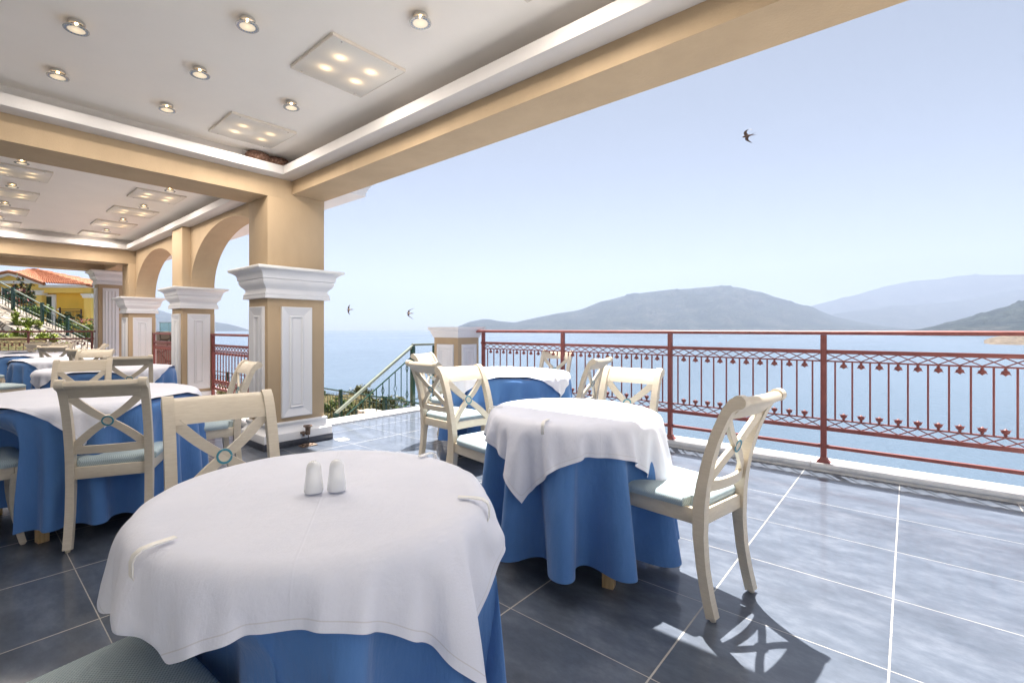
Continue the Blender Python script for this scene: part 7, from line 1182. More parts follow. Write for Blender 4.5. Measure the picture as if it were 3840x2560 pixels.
    for sg in (-1, 1):
        pr_ = [(0.0205, 0.009*sg), (0.022, 0.0118*sg), (0.0265, 0.0122*sg), (0.0285, 0.0118*sg), (0.0295, 0.009*sg), (0.0205, 0.009*sg)]
        vs = []; fs = []; n = 28
        for rr__, zz in pr_:
            for k in range(n):
                vs.append(M0 @ Vector((rr__*cos(2*pi*k/n), rr__*sin(2*pi*k/n), zz))+Vector((0, yc, zc)))
        for j in range(len(pr_)-1):
            for k in range(n):
                a = j*n+k; b = j*n+(k+1) % n; fs.append((a, b, b+n, a+n))
        m.add(vs, fs)
    m.build('ring', M_ring, cs)
    return r


# back-top position and facing (degrees) of every chair
CHAIRS = [
    (2.262, 0.44, 80, 'cream chair with half sunlit blue seat right of the middle table, casting its cross shadow'),
    (0.735, 2.06, 260, 'cream chair facing us behind the nearest table, its ring just above the white cloth'),
    (0.53, 3.11, 66, 'cream chair seen from behind at the big left table, before the hanging cloth corner'),
    (1.672, 3.96, 173, 'cream chair in side view with its rolled top against the thick pillar'),
    (2.465, 2.37, 263, 'sunlit cream chair at the middle table, partly hiding the table by the railing'),
    (3.172, 1.38, 181, 'cream chair directly behind the middle table, between it and the red railing post'),
    (2.585, 2.90, 356, 'shaded chair seen from behind, left of the terrace table in full sun'),
    (3.46, 3.88, 288, 'cream chair in front of the short pillar, green stair railing behind it'),
    (5.08, 3.17, 187, 'small cream chair facing us at the seaward side of the terrace table'),
    (4.00, 2.03, 95, 'cream chair in side view between the terrace table and the chair behind the middle table'),
    (0.765, 5.23, 254, 'cream chair facing us at the far side of the big left table'),
    (1.17, 5.63, 75, 'cream chair seen from behind beside the second arcade pillar, at a white table'),
    (1.25, 7.66, 236, 'cream chair facing us on the far side of the table beside the second pillar'),
    (1.19, 8.17, 58, 'cream chair seen from behind, nearly hidden behind another back to back with it'),
    (1.06, 9.95, 61, 'cream chair seen from behind at the fourth table down the left row'),
    (1.42, 11.75, 226, 'cream chair facing us on the far side of the fourth left table'),
    (1.05, 12.0, 50, 'cream chair seen from behind at the last table before the far railing'),
    (1.22, 13.12, 225, 'farthest cream chair, facing us right in front of the far railing'),
    (1.86, 10.55, 176, 'cream chair in side view by the fluted pillar, only its curved post showing'),
    (0.05, 8.35, 25, 'cream chair cut off by the left edge, its pale seat at the third left table'),
    (-0.05, 10.35, 20, 'mostly hidden cream chair at the left edge of the fourth left table'),
    (-0.30, 3.80, 0, 'chair at the left edge by the big table, only a seat corner showing'),
    (-0.195, 1.09, 4, 'chair at the bottom left corner, only its woven seat showing under the tablecloth'),
]
first = None
for cx, cy, ang, lab in CHAIRS:
    a = radians(ang); d = 0.345
    loc = (cx+cos(a)*d, cy+sin(a)*d, 0.0005); rz = a-pi/2
    if first is None:
        first = make_chair(lab); first.location = loc; first.rotation_euler = (0, 0, rz)
    else:
        dup(first, loc, rz, lab)


# ------------------------------------------------------------------ tables and cloths
def unpack(key):
    rows, cols, s = CLOTH[key]
    return np.cumsum(np.cumsum(np.array(s, dtype=np.int32).reshape(rows, cols, 3), 0), 1)*0.001


def cloth_mesh(key, square):
    p = unpack(key); R, C = p.shape[:2]
    if square:
        rad = np.hypot(p[..., 0], p[..., 1]); out = np.clip((0.765-p[..., 2])/0.05, 0, 1)*0.004
        p[..., :2] *= (1+out/np.maximum(rad, .05))[..., None]
        p[..., 2] += 0.0035
        f = [(a*C+b, a*C+b+1, (a+1)*C+b+1, (a+1)*C+b) for a in range(R-1) for b in range(C-1)]
        if key == 't1w':   # the corner over the chair seat is turned under
            g = lambda q: q % C+(R-1-q//C)
            f = [tuple(q for q in fc if g(q) >= 10) for fc in f]; f = [fc for fc in f if len(fc) >= 3]
        v = p.reshape(-1, 3).tolist()
        hem = np.minimum(np.minimum(np.arange(R), R-1-np.arange(R))[:, None], np.minimum(np.arange(C), C-1-np.arange(C))[None, :]).reshape(-1)*0.0287
    else:
        if key == 't1b':   # the skirt is pushed in by the chair seat
            push_in(p, -0.33, 0.20, -0.275)
        if key == 't4b':
            push_in(p, -0.46, 0.02, -0.33)
        f = [(r_*C+k, r_*C+(k+1) % C, (r_+1)*C+(k+1) % C, (r_+1)*C+k) for r_ in range(R-1) for k in range(C)]
        v = p.reshape(-1, 3).tolist(); v.append((0, 0, 0.7475)); f += [(len(v)-1, k, (k+1) % C) for k in range(C)]
        hem = np.concatenate([np.repeat(np.arange(R)[::-1]*0.052, C), [1.0]])
    me = bpy.data.meshes.new(key); me.from_pydata(v, [], f)
    uvl = me.uv_layers.new(name='UVMap')
    li = np.zeros(len(me.loops), np.int32); me.loops.foreach_get('vertex_index', li)
    uv = np.zeros((len(li), 2), np.float32); uv[:, 0] = hem[li]
    uvl.data.foreach_set('uv', uv.reshape(-1))
    if square:
        gi, gj = np.meshgrid(np.arange(C)/(C-1), np.arange(R)/(R-1)); fold = np.stack([gi, gj], -1).reshape(-1, 2)
        u2 = me.uv_layers.new(name='Fold'); u2.data.foreach_set('uv', fold[li].astype(np.float32).reshape(-1))
    me.polygons.foreach_set('use_smooth', [True]*len(me.polygons))
    me.materials.append(M_clothw if square else M_clothb)
    return me


def push_in(p, y0, y1, lim):
    q = lambda a, b, x: np.clip((x-a)/(b-a), 0, 1)
    wgt = q(y1+0.10, y1, p[..., 1])*q(y0-0.07, y0, p[..., 1])*q(0.70, 0.58, p[..., 2])
    p[..., 0] += wgt*(np.maximum(p[..., 0], lim-0.02*np.sin(p[..., 1]*22))-p[..., 0])*(p[..., 0] < 0)


CLOTH['t4b'] = CLOTH['t3b']
CM = {k: cloth_mesh(k, k.endswith('w')) for k in CLOTH}


def lay(name, key, loc, rz, label, cat, group):
    o = put(name, CM[key], None, loc, rz)
    md = o.modifiers.new('soft', 'SUBSURF'); md.levels = 1; md.render_levels = 2; md.boundary_smooth = 'PRESERVE_CORNERS'
    tag(o, label, cat, group, 'thing')
    return o


def make_table(R, label):
    r = thing('round_table', label, 'table', (0, 0, 0), 0, 'round dining tables under cloths')
    m = MB(); m.lathe([(R-0.012, 0.712), (R-0.006, 0.714), (R-0.004, 0.728), (R-0.012, 0.738), (0.02, 0.738)], 64); m.build('tabletop', M_pine, r)
    q = R*0.60
    for sx in (-1, 1):
        for sy in (-1, 1):
            m = MB(); m.box(sx*q-0.026, sx*q+0.026, sy*q-0.026, sy*q+0.026, 0.0, 0.712, 0.004); m.build('leg', M_pine, r)
    m = MB()
    for s in (-1, 1):
        m.box(-q+0.027, q-0.027, s*q-0.011, s*q+0.011, 0.63, 0.711); m.box(s*q-0.011, s*q+0.011, -q+0.027, q-0.027, 0.63, 0.711)
    m.build('apron', M_pine, r)
    return r


TABLES = [
    # x, y, radius class, rotation of the cloths, which, words
    (0.675, 1.155, 's', 't1', 0, 0, 'nearest table with the two shakers'),
    (2.26, 1.32, 's', 't2', 3, 0, 'middle table half in the sun'),
    (3.82, 2.99, 'b', 't3', -2, 0, 'terrace table in full sun'),
    (0.62, 4.00, 'b', 't3', -11, 0, 'big table at the left edge'),
    (1.17, 6.50, 'b', 't3', 20, 40, 'table beside the second arcade pillar'),
    (1.14, 9.00, 'b', 't3', -25, 95, 'third table down the left row'),
    (1.03, 10.85, 'b', 't3', 8, 150, 'fourth table down the left row'),
    (0.98, 12.55, 'b', 't3', 33, 210, 'last table before the far railing'),
]
protos = {}
for x, y, sz, key, rw, rb, words in TABLES:
    if sz not in protos:
        protos[sz] = make_table(0.425 if sz == 's' else 0.615, 'pale pine table under the cloths, the '+words)
        tb = protos[sz]; tb.location = (x, y, 0)
        tb.rotation_euler = (0, 0, radians(12))
    else:
        tb = dup(protos[sz], (x, y, 0), radians(12+rb), 'pale pine table under the cloths, the '+words)
    lay('blue_tablecloth', 't4b' if words.startswith('big') else key+'b', (x, y, 0), radians(rb), 'long blue cloth under the white one, on the '+words, 'tablecloth', 'long blue under-cloths')
    lay('white_tablecloth', key+'w', (x, y, 0), radians(rw), 'square white cloth on the '+words, 'tablecloth', 'square white top cloths')

# shakers on the nearest table
def shaker(label, x, y, n):
    r = thing('shaker', label, 'shaker', (x, y, 0.7665), 0, 'salt and pepper shakers')
    m = MB(); m.lathe([(0.012, 0.0), (0.0235, 0.0), (0.0245, 0.002), (0.0238, 0.012), (0.0215, 0.030), (0.0195, 0.045), (0.0190, 0.056), (0.0183, 0.063), (0.016, 0.070), (0.012, 0.0755), (0.007, 0.0785), (0.002, 0.0795)], 36)
    m.build('body', M_china, r, 50)
    m = MB()
    for k in range(n):
        a = 2*pi*k/n; m.lathe([(0.0003, 0), (0.0011, 0), (0.0011, 0.0006), (0.0003, 0.0006)], 8, (0.0045*cos(a)*(n > 1), 0.0045*sin(a)*(n > 1), 0.0788))
    m.build('holes', M_hole, r)


shaker('glazed white shaker on the nearest table, left of the pair', 0.640, 1.140, 3)
shaker('glazed white shaker on the nearest table, right of the pair', 0.688, 1.108, 1)

# plastic cloth clips
def clip(label, cx, cy, R, ang, flip=False):
    a = radians(ang)
    m = MB()
    pts = [(R-0.062, 0.7665), (R-0.02, 0.7675), (R+0.000, 0.766), (R+0.012, 0.759), (R+0.016, 0.748), (R+0.016, 0.725), (R+0.012, 0.712), (R+0.004, 0.707), (R-0.004, 0.712)]
    hw = 0.0075; th = 0.0030; vs = []; fs = []
    for i, (r_, z) in enumerate(pts):
        p0 = pts[max(i-1, 0)]; p1 = pts[min(i+1, len(pts)-1)]
        tr, tz = p1[0]-p0[0], p1[1]-p0[1]; L = sqrt(tr*tr+tz*tz); nr, nz = -tz/L, tr/L
        for sy, k in ((-hw, 0), (hw, 0), (hw, 1), (-hw, 1)):
            vs.append((r_+nr*th*k, sy, z+nz*th*k))
    for i in range(len(pts)-1):
        for j in range(4):
            q0 = i*4+j; q1 = i*4+(j+1) % 4; fs.append((q0, q1, q1+4, q0+4))
    fs += [(3, 2, 1, 0), tuple(range(len(pts)*4-4, len(pts)*4))]
    m.add(vs, fs); o = m.build('tablecloth_clip', M_plastic, None, 50)
    o.location = (cx, cy, 0.001); o.rotation_euler = (0, 0, a)
    tag(o, label, 'cloth clip', 'white tablecloth clips', 'thing')


clip('white plastic clip on the nearest table, at the rim over the bottom left seat', 0.675, 1.155, 0.437, 190)
clip('white plastic clip on the far rim of the nearest table', 0.675, 1.155, 0.437, 5)
clip('white plastic clip on the right rim of the nearest table', 0.675, 1.155, 0.437, 300)
clip('white plastic clip in the shade at the near rim of the middle table', 2.26, 1.32, 0.437, 193)
clip('white plastic clip in the light at the far left rim of the middle table', 2.26, 1.32, 0.437, 128)
clip('white plastic clip on the far terrace table near its hanging cloth corner', 3.82, 2.99, 0.628, 262)

# iron pipe stub on the plinth, white ribbed floor square, cable along the kerb
r = thing('iron_pipe_stub', 'rusty iron pipe stub with a flange fixed low on the thick pillar plinth', 'pipe', (2.47, 4.552, 0))
m = MB(); m.lathe([(0.045, 0.205), (0.045, 0.193), (0.028, 0.191), (0.026, 0.17), (0.022, 0.11), (0.001, 0.11)], 20, (0, -0.035, 0)); m.build('flanged_pipe', M_iron, r)
m = MB(); m.box(-0.05, -0.01, -0.03, 0.034, 0.115, 0.135, 0.003); m.lathe([(0.001, 0.10), (0.012, 0.10), (0.012, 0.15), (0.001, 0.15)], 10, (-0.045, -0.03, 0)); m.build('bracket', M_iron, r)
m = MB(); m.tube([(0, -0.035, 0.115), (0.006, -0.04, 0.08), (-0.008, -0.05, 0.05), (-0.004, -0.06, 0.012)], 0.004, 6); m.build('wire', M_black, r)
m = MB(); m.box(-0.09, 0.075, -0.10, 0.0, 0.0006, 0.010, 0.003); m.box(-0.06, 0.03, -0.085, -0.02, 0.010, 0.022, 0.004); m.build('foot_plate', M_iron, r)
m = MB(); m.box(-0.062, 0.062, -0.062, 0.062, 0.0006, 0.005, 0.002)
for k in range(-2, 3): m.box(-0.045, 0.045, k*0.018-0.002, k*0.018+0.002, 0.005, 0.0065)
o = m.build('floor_square', M_plastic, None); o.location = (2.845, 4.475, 0); tag(o, 'small square white ribbed plate in the floor beside the thick pillar', 'drain cover')
m = MB(); m.tube([(4.962+0.006*sin(k*1.7)+0.004*sin(k*0.61), 4.35-0.1*k, 0.007+0.002*sin(k*2.3)) for k in range(82)], 0.006, 6)
tag(m.build('cable', M_black), 'thin black cable lying under the lip of the marble kerb', 'cable')
# ------------------------------------------------------------------ red railings
def finial_mesh(up):
    m = MB(); s = 1 if up else -1
    pr_ = [(0.004, 0.0), (0.007, 0.003), (0.011, 0.006), (0.011, 0.009), (0.008, 0.012), (0.008, 0.014), (0.016, 0.018), (0.0215, 0.026), (0.022, 0.035), (0.019, 0.042)]
    n = 8
    pr_ = [(a*1.02, b*1.06) for a, b in pr_]
    vs = []; fs = []
    for r_, z in pr_:
        for k in range(n):
            vs.append((r_*cos(2*pi*k/n), r_*sin(2*pi*k/n)*0.75, s*z))
    for j in range(len(pr_)-1):
        for k in range(n):
            a = j*n+k; b = j*n+(k+1) % n; fs.append((a, b, b+n, a+n))
    m.add(vs, fs)
    m.lathe([(0.001, s*0.030), (0.014, s*0.034), (0.012, s*0.046), (0.001, s*0.056)], 8)
    for k in range(4):   # pointed petals
        a = pi/2*k
        ca, sa = cos(a), sin(a)
        p = [(0.019*ca-0.010*sa, 0.015*sa+0.007*ca, s*0.030), (0.019*ca+0.010*sa, 0.015*sa-0.007*ca, s*0.030), (0.030*ca, 0.022*sa, s*0.051), (0.012*ca, 0.010*sa, s*0.036)]
        m.add(p, [(0, 1, 2), (0, 2, 3), (1, 3, 2), (0, 3, 1)])
    return m.mesh('finial', M_red)


FIN_D, FIN_U = finial_mesh(False), finial_mesh(True)
mb_ = MB(); mb_.box(-0.006, 0.006, -0.006, 0.006, 0.431, 0.917, 0.0015); BAL = mb_.mesh('baluster', M_red)


def post_mesh(zt=1.142):
    m = MB(); m.box(-0.021, 0.021, -0.021, 0.021, 0.066, zt, 0.004)
    m.box(-0.010, 0.010, -0.0225, 0.0225, 0.10, zt-0.01, 0.001)
    m.rect_rings(-0.021, 0.021, -0.021, 0.021, [(0.026, 0.0605), (0.026, 0.068), (0.018, 0.074), (0.010, 0.088), (0.003, 0.104), (0.0, 0.106)])
    for z in (0.20, 0.348, 1.0):
        m.box(-0.040, 0.040, -0.013, 0.013, z-0.014, z+0.014, 0.003)
    return m.mesh('post', M_red)


POST = post_mesh()
_pm = {}


def panel_mesh(W, n):
    """one bay: bars and lattice; n balusters"""
    key = (round(W, 3), n)
    if key in _pm:
        return _pm[key]
    m = MB(); a, b = 0.021, W-0.021
    m.box(a, b, -0.018, 0.018, 0.984, 1.016, 0.004); m.box(a, b, -0.018, 0.018, 0.332, 0.364, 0.004); m.box(a, b, -0.014, 0.014, 0.182, 0.210, 0.004)
    m.box(a, b, -0.008, 0.008, 0.914, 0.926, 0.002); m.box(a, b, -0.008, 0.008, 0.422, 0.434, 0.002)
    sp_ = (W-0.155)/(n-1); xs = [0.0775+sp_*(k-0.5) for k in range(n+1)]
    for k in range(n):
        x0, x1 = max(xs[k], a), min(xs[k+1], b)
        for z0, z1 in ((0.924, 0.986), (0.362, 0.424)):
            m.bar((x0, 0.0018, z0), (x1, 0.0018, z1), 0.007, 0.0075); m.bar((x0, -0.0018, z1), (x1, -0.0018, z0), 0.007, 0.0075)
    _pm[key] = m.mesh('railing_panel', M_red)
    return _pm[key]


def red_railing(label, loc, rz, posts, x0, x1, group=None, dz=0.0, nspace=0.112):
    r = thing('red_railing', label, 'railing', (loc[0], loc[1], loc[2]+dz), rz, group)
    m = MB()
    prof = [(-0.026, 1.143), (0.026, 1.143), (0.030, 1.150), (0.030, 1.164), (0.022, 1.175), (0.0, 1.178), (-0.022, 1.175), (-0.030, 1.164), (-0.030, 1.150)]
    m.extrude(prof, lambda p, q, d: (d, p, q), x0, x1); m.build('handrail', M_red, r, 50)
    for x in posts:
        put('post', POST, r, (x, 0, 0))
    for p, q in zip(posts, posts[1:]):
        W = q-p; n = max(3, round((W-0.155)/nspace)+1); sp_ = (W-0.155)/(n-1)
        pn = put('railing_panel', panel_mesh(W, n), r, (p, 0, 0))
        for k in range(n):
            put('baluster', BAL, pn, (0.0775+sp_*k, 0, 0))
        for k in range(n-1):
            xk = 0.0775+sp_*(k+0.5)
            put('tulip_finial', FIN_D, pn, (xk, 0, 0.914)); put('tulip_finial', FIN_U, pn, (xk, 0, 0.434))
    return r


red_railing('long red-brown metal railing with tulip finials along the sea side of the terrace', (5.033, 4.46, 0), -pi/2, [0.106+1.275*k for k in range(7)], -0.02, 7.85)
red_railing('red-brown railing under the first arch, next to the thick pillar', (2.70, 7.842, 0), -pi/2, [0.035+1.342*k for k in range(3)], 0.0, 2.755, 'red railings between the pillars', -0.055, 0.104)
red_railing('red-brown railing under the second arch, in front of a stone wall', (2.70, 11.0, 0), -pi/2, [0.035+1.306*k for k in range(3)], 0.0, 2.68, 'red railings between the pillars', -0.055, 0.104)
red_railing('red-brown railing across the far end of the veranda, left of the fluted pillar', (2.17, 13.53, 0), pi, [0.05+1.06*k for k in range(6)], -0.03, 5.45, None, -0.02)

# ------------------------------------------------------------------ stair with green railing, lower path with green fence
M_conc = plaster('pale_concrete', (0.50, 0.46, 0.41), 0.10, 0.5)
M_terra = plaster('terracotta_paving', (0.33, 0.22, 0.175), 0.10, 0.5)
st = MB()
for k in range(10):
    st.box(4.86-0.27*(k+1), 4.86-0.27*k, 5.56, 6.75, -1.9, -0.165*(k+1)+0.0)
structure(st.build('stairs', M_conc))
wl = MB(); wl.box(2.74, 5.20, 5.23, 5.53, -1.9, -0.031); wl.box(5.02, 5.19, -5.0, 5.22, -2.4, -0.03); wl.box(2.42, 2.72, 5.23, 14.1, -2.2, -0.31); wl.box(4.62, 5.19, 4.45, 5.21, -0.28, -0.022)
structure(wl.build('terrace_wall', M_tan))
pth = MB(); pth.box(2.74, 7.95, 5.54, 30, -1.95, -1.66)
structure(pth.build('path', M_terra))


def green_baluster(h, dia=(), w=0.0075):
    """vertical bar of height h with forged diamonds at the given heights"""
    m = MB(); cuts = [0.0]
    for z in dia:
        cuts += [z-0.075, z+0.075]
    cuts.append(h)
    for k in range(0, len(cuts), 2):
        if cuts[k+1]-cuts[k] > 0.02:
            m.tube([(0, 0, cuts[k]), (0, 0, cuts[k+1])], w, 5)
    for z in dia:
        for s in (-1, 1):
            m.tube([(0, 0, z-0.08), (s*0.006, 0, z-0.055), (s*0.026, 0, z), (s*0.006, 0, z+0.055), (0, 0, z+0.08)], w*0.62, 5)
    return m.mesh('baluster', M_green)


SG = (-0.645)
r = thing('stair_railing', 'green stair railing with forged diamonds, sloping down left of the short pillar', 'railing', (4.86, 5.66, 0))
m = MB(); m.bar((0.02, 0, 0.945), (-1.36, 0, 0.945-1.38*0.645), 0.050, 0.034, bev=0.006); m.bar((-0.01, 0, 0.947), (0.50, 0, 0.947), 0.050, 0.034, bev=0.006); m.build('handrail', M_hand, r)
m = MB(); m.bar((0.0, 0, 0.775), (-1.36, 0, 0.775-1.36*0.645), 0.022, 0.012); m.bar((0.0, 0, 0.10), (-1.36, 0, 0.10-1.36*0.645), 0.026, 0.014)
m.bar((0.0, 0, 0.78), (0.48, 0, 0.78), 0.022, 0.012); m.bar((0.0, 0, 0.10), (0.48, 0, 0.10), 0.026, 0.014); m.build('rail_bars', M_green, r)
for px_, zz in ((0.0, 0.0), (-1.35, -0.87), (0.47, 0.0)):
    m = MB(); m.box(px_-0.03, px_+0.03, -0.03, 0.03, zz-0.13, zz+0.925, 0.004); m.build('post', M_green, r)
GB = [green_baluster(0.675), green_baluster(0.675, (0.42,)), green_baluster(0.675), green_baluster(0.675, (0.56, 0.16))]
for k in range(11):
    xk = -0.115*(k+1); put('baluster', GB[(3, 0, 1, 0)[k % 4]], r, (xk, 0, 0.10+xk*0.645))
for k in range(3):
    put('baluster', GB[(3, 0, 1)[k]], r, (0.115*(k+1), 0, 0.102))

r = thing('green_fence', 'green metal fence with forged diamonds along the lower path, shrubs behind it', 'fence', (7.65, 8.2, -1.66))
L = 15.0
m = MB(); m.tube([(0, -0.2, 1.055), (0, L, 1.055)], 0.022, 8); m.build('handrail', M_green, r)
m = MB()
for z in (0.90, 0.08): m.bar((0, -0.2, z), (0, L, z), 0.012, 0.022)
m.build('rail_bars', M_green, r)
pm = MB(); pm.box(-0.04, 0.04, -0.04, 0.04, 0, 1.10, 0.005); pme = pm.mesh('post', M_green)
for k in range(8): put('post', pme, r, (0, -0.3+2.1*k, 0))
GF = [green_baluster(0.82, (0.60,), 0.008), green_baluster(0.82, (0.24,), 0.008), green_baluster(0.82, (), 0.008)]
for k in range(100):
    y = -0.18+0.15*k
    put('baluster', GF[(0, 1, 2)[k % 3]], r, (0, y, 0.08), pi/2)


# ------------------------------------------------------------------ land, sea, hills
SEA = -22.0
def sstep(a, b, x):
    q = min(1, max(0, (x-a)/(b-a))); return q*q*(3-2*q)


def ground_z(x, y):
    dist = x*FW.x+y*FW.y; lat = x*RT.x+y*RT.y
    z = -1.72
    n = noise.noise(Vector((x*0.18, y*0.18, 0)))*0.35+noise.noise(Vector((x*0.7, y*0.7, 3)))*0.10
    off = sstep(8.2, 11, x)
    z += n*off-0.02*(max(0, x-8))
    z -= sstep(20, 34, dist+lat*0.25)*5+sstep(28, 70, dist+lat*0.25)*18
    z -= sstep(-.21, -.07, lat/max(dist, 1))*sstep(8.2, 11, x)*20
    left = sstep(5.5, 1.0, x-0.02*y)*sstep(14.5, 21, y)
    z = z*(1-left)+(0.9+n+sstep(22, 34, y)*0.5)*left
    return z


M_land = mat('dry_grass_ground', (0.30, 0.23, 0.10), 0.95, 0.1)
t = NT(M_land); c = t.coord('Object')
a = t.noise(c, 0.8, 5); b = t.noise(c, 9, 5)
t.link(t.mix(t.ramp(b, [(0.4, (0, 0, 0)), (0.62, (1, 1, 1))]), t.ramp(a, [(0.35, (0.13, 0.095, 0.045)), (0.55, (0.16, 0.12, 0.06)), (0.68, (0.06, 0.075, 0.03))]), (0.065, 0.07, 0.03)), t.p.inputs['Base Color'])
t.link(t.bump(b, 1.0, 0.15), t.p.inputs['Normal'])
G = 120; vs = []; fs = []
xs = np.concatenate([np.linspace(-16, 30, 93), np.linspace(31, 110, 28)]); ys = np.concatenate([np.linspace(5.6, 60, 90), np.linspace(62, 120, 16)])
for y in ys:
    for x in xs:
        zz = ground_z(x, y)
        if x < 8.3 and x > 2.7 and y < 30: zz = min(zz, -1.70)
        if x <= 2.75 and y < 14.3: zz = -1.9
        vs.append((x, y, zz))
nx = len(xs)
for j in range(len(ys)-1):
    for i in range(nx-1):
        fs.append((j*nx+i, j*nx+i+1, (j+1)*nx+i+1, (j+1)*nx+i))
m = MB(); m.add(vs, fs); structure(m.build('ground', M_land, None, 180))

M_sea = mat('sea_water', (0.010, 0.055, 0.13), 0.10, 0.6)
t = NT(M_sea); c = t.coord('Object')
w1 = t.noise(t.scale(c, (0.22, 0.5, 1)), 1.0, 6, 0.6); w2 = t.noise(t.scale(c, (0.02, 0.05, 1)), 1.0, 5, 0.55); w3 = t.noise(t.scale(c, (0.0010, 0.0045, 1)), 1.0, 5, 0.6)
h = t.math('ADD', t.math('MULTIPLY', w1, 2.2), t.math('MULTIPLY', w2, 4.5))
t.link(t.bump(h, 0.35, 1.0), t.p.inputs['Normal'])
t.link(t.ramp(w3, [(0.35, (0.066, 0.105, 0.150)), (0.65, (0.092, 0.135, 0.185))]), t.p.inputs['Base Color'])
t.link(t.math('MULTIPLY_ADD', w3, 0.25, 0.08), t.p.inputs['Roughness'])
vs = []; fs = []
rad = [30, 60, 120, 250, 500, 1000, 2000, 4000, 8000, 12600]; A = 48
for rr in rad:
    for k in range(A+1):
        a = YAW-1.75+3.5*k/A; vs.append((rr*cos(a), rr*sin(a), SEA))
for j in range(len(rad)-1):
    for k in range(A):
        q = j*(A+1)+k; fs.append((q, q+1, q+A+2, q+A+1))
m = MB(); m.add(vs, fs); structure(m.build('sea', M_sea, None, 0))

M_hill = mat('hill_scrub', (0.06, 0.075, 0.05), 0.95, 0.1)
t = NT(M_hill); c = t.coord('Object')
a = t.noise(c, 0.004, 8, 0.62); b = t.noise(c, 0.03, 6, 0.7)
t.link(t.mix(t.ramp(b, [(0.42, (0, 0, 0)), (0.60, (1, 1, 1))]), t.ramp(a, [(0.35, (0.014, 0.024, 0.032)), (0.52, (0.040, 0.054, 0.050)), (0.64, (0.085, 0.085, 0.08)), (0.72, (0.045, 0.058, 0.05))]), (0.008, 0.016, 0.022)), t.p.inputs['Base Color'])
t.link(t.bump(b, 1.0, 18.0), t.p.inputs['Normal'])


def hill(profile, d_shore, d_ridge, name='hills', na=150, nd=26, rough=0.10, m_=None, rgain=1.0, seed=0):
    """ridge line as (bearing, elevation) seen from the terrace, turned into a land mass with depth"""
    bx = [p[0] for p in profile]; el = [p[1] for p in profile]
    vs = []; fs = []
    for i in range(na+1):
        bq = bx[0]+(bx[-1]-bx[0])*i/na
        e = np.interp(bq, bx, el); e2 = np.interp(bq+0.01, bx, el)
        for j in range(nd+1):
            q = j/nd
            dd = d_shore+(d_ridge-d_shore)*1.7*q
            s = q*1.7
            top = e*d_ridge-SEA
            f = sstep(0, 1, s)**0.85 if s <= 1 else 1-sstep(0, 1, (s-1)/0.7)
            p = site(bq*dd, dd)
            n = noise.fractal(Vector((p.x, p.y, seed*300))*(3.2/(d_ridge*0.12)), 0.9, 2.0, 5)
            n2 = abs(noise.noise(Vector((p.x*0.6+p.y*0.2, p.y*0.3, seed*77))*(6/(d_ridge*0.12))))
            env = min(1, s*3)*max(0, 1-abs(s-1)*0.35) if s <= 1 else 1
            cut = 1 if abs(s-1) > 0.12 else abs(s-1)/0.12
            z = SEA-3+(top+3)*max(0, f*(1+rough*n*cut*1.3-0.28*n2*cut*(1-f*0.5)))
            vs.append((p.x, p.y, z))
    for i in range(na):
        for j in range(nd):
            a = i*(nd+1)+j; fs.append((a, a+1, a+nd+2, a+nd+1))
    m = MB(); m.add(vs, fs)
    return structure(m.build(name, m_ or M_hill, None, 180))


def B(px): return (px-1750)/1784.6
def E(py): return (1234-py)/1784.6
hill([(B(p), E(y)) for p, y in ((1690, 1236), (1720, 1222), (1760, 1206), (1815, 1194), (1870, 1203), (1930, 1209), (2020, 1188), (2100, 1173), (2180, 1160), (2260, 1128), (2330, 1112), (2420, 1096), (2500, 1088), (2600, 1078), (2660, 1073), (2715, 1070), (2780, 1080), (2860, 1098), (2940, 1122), (3000, 1140), (3045, 1150), (3080, 1168), (3120, 1185), (3200, 1203), (3280, 1218), (3380, 1230), (3460, 1236))], 4300, 6200, seed=1, rough=0.085)
hill([(B(p), E(y)) for p, y in ((2700, 1236), (2850, 1215), (3000, 1160), (3060, 1142), (3140, 1122), (3220, 1103), (3330, 1070), (3430, 1052), (3520, 1047), (3600, 1034), (3680, 1030), (3760, 1031), (3840, 1027), (3950, 1020), (4100, 1040), (4300, 1080))], 8400, 10400, seed=2, rough=0.05)
hill([(B(p), E(y)) for p, y in ((2950, 1236), (3060, 1190), (3150, 1172), (3240, 1160), (3340, 1146), (3440, 1144), (3540, 1135), (3640, 1120), (3740, 1100), (3840, 1082), (3960, 1065), (4200, 1050))], 6600, 8200, seed=3, rough=0.05)
hill([(B(p), E(y)) for p, y in ((3395, 1239), (3450, 1232), (3520, 1217), (3600, 1196), (3700, 1168), (3780, 1146), (3840, 1129), (3950, 1100), (4150, 1060), (4500, 1030))], 1500, 2500, seed=4, rough=0.12)
hill([(B(p), E(y)) for p, y in ((380, 1150), (480, 1140), (560, 1150), (610, 1168), (650, 1178), (740, 1188), (808, 1207), (860, 1215), (900, 1226), (935, 1237))], 5200, 7000, seed=5, rough=0.06)
# rocky spit across the bay
M_rock = mat('shore_rock', (0.42, 0.34, 0.25), 0.95, 0.1)
t = NT(M_rock); c = t.coord('Object')
a = t.noise(t.scale(c, (1, 1, 3)), 0.09, 6, 0.7)
t.link(t.ramp(a, [(0.35, (0.07, 0.055, 0.038)), (0.5, (0.17, 0.135, 0.10)), (0.66, (0.25, 0.205, 0.16)), (0.8, (0.03, 0.04, 0.02))]), t.p.inputs['Base Color'])
t.link(t.bump(a, 1.0, 6.0), t.p.inputs['Normal'])
hill([(B(p), E(y)) for p, y in ((3690, 1273), (3720, 1262), (3760, 1254), (3840, 1248), (3950, 1240), (4200, 1225))], 650, 900, 'rocky_shore', 90, 20, 0.2, M_rock, seed=6)
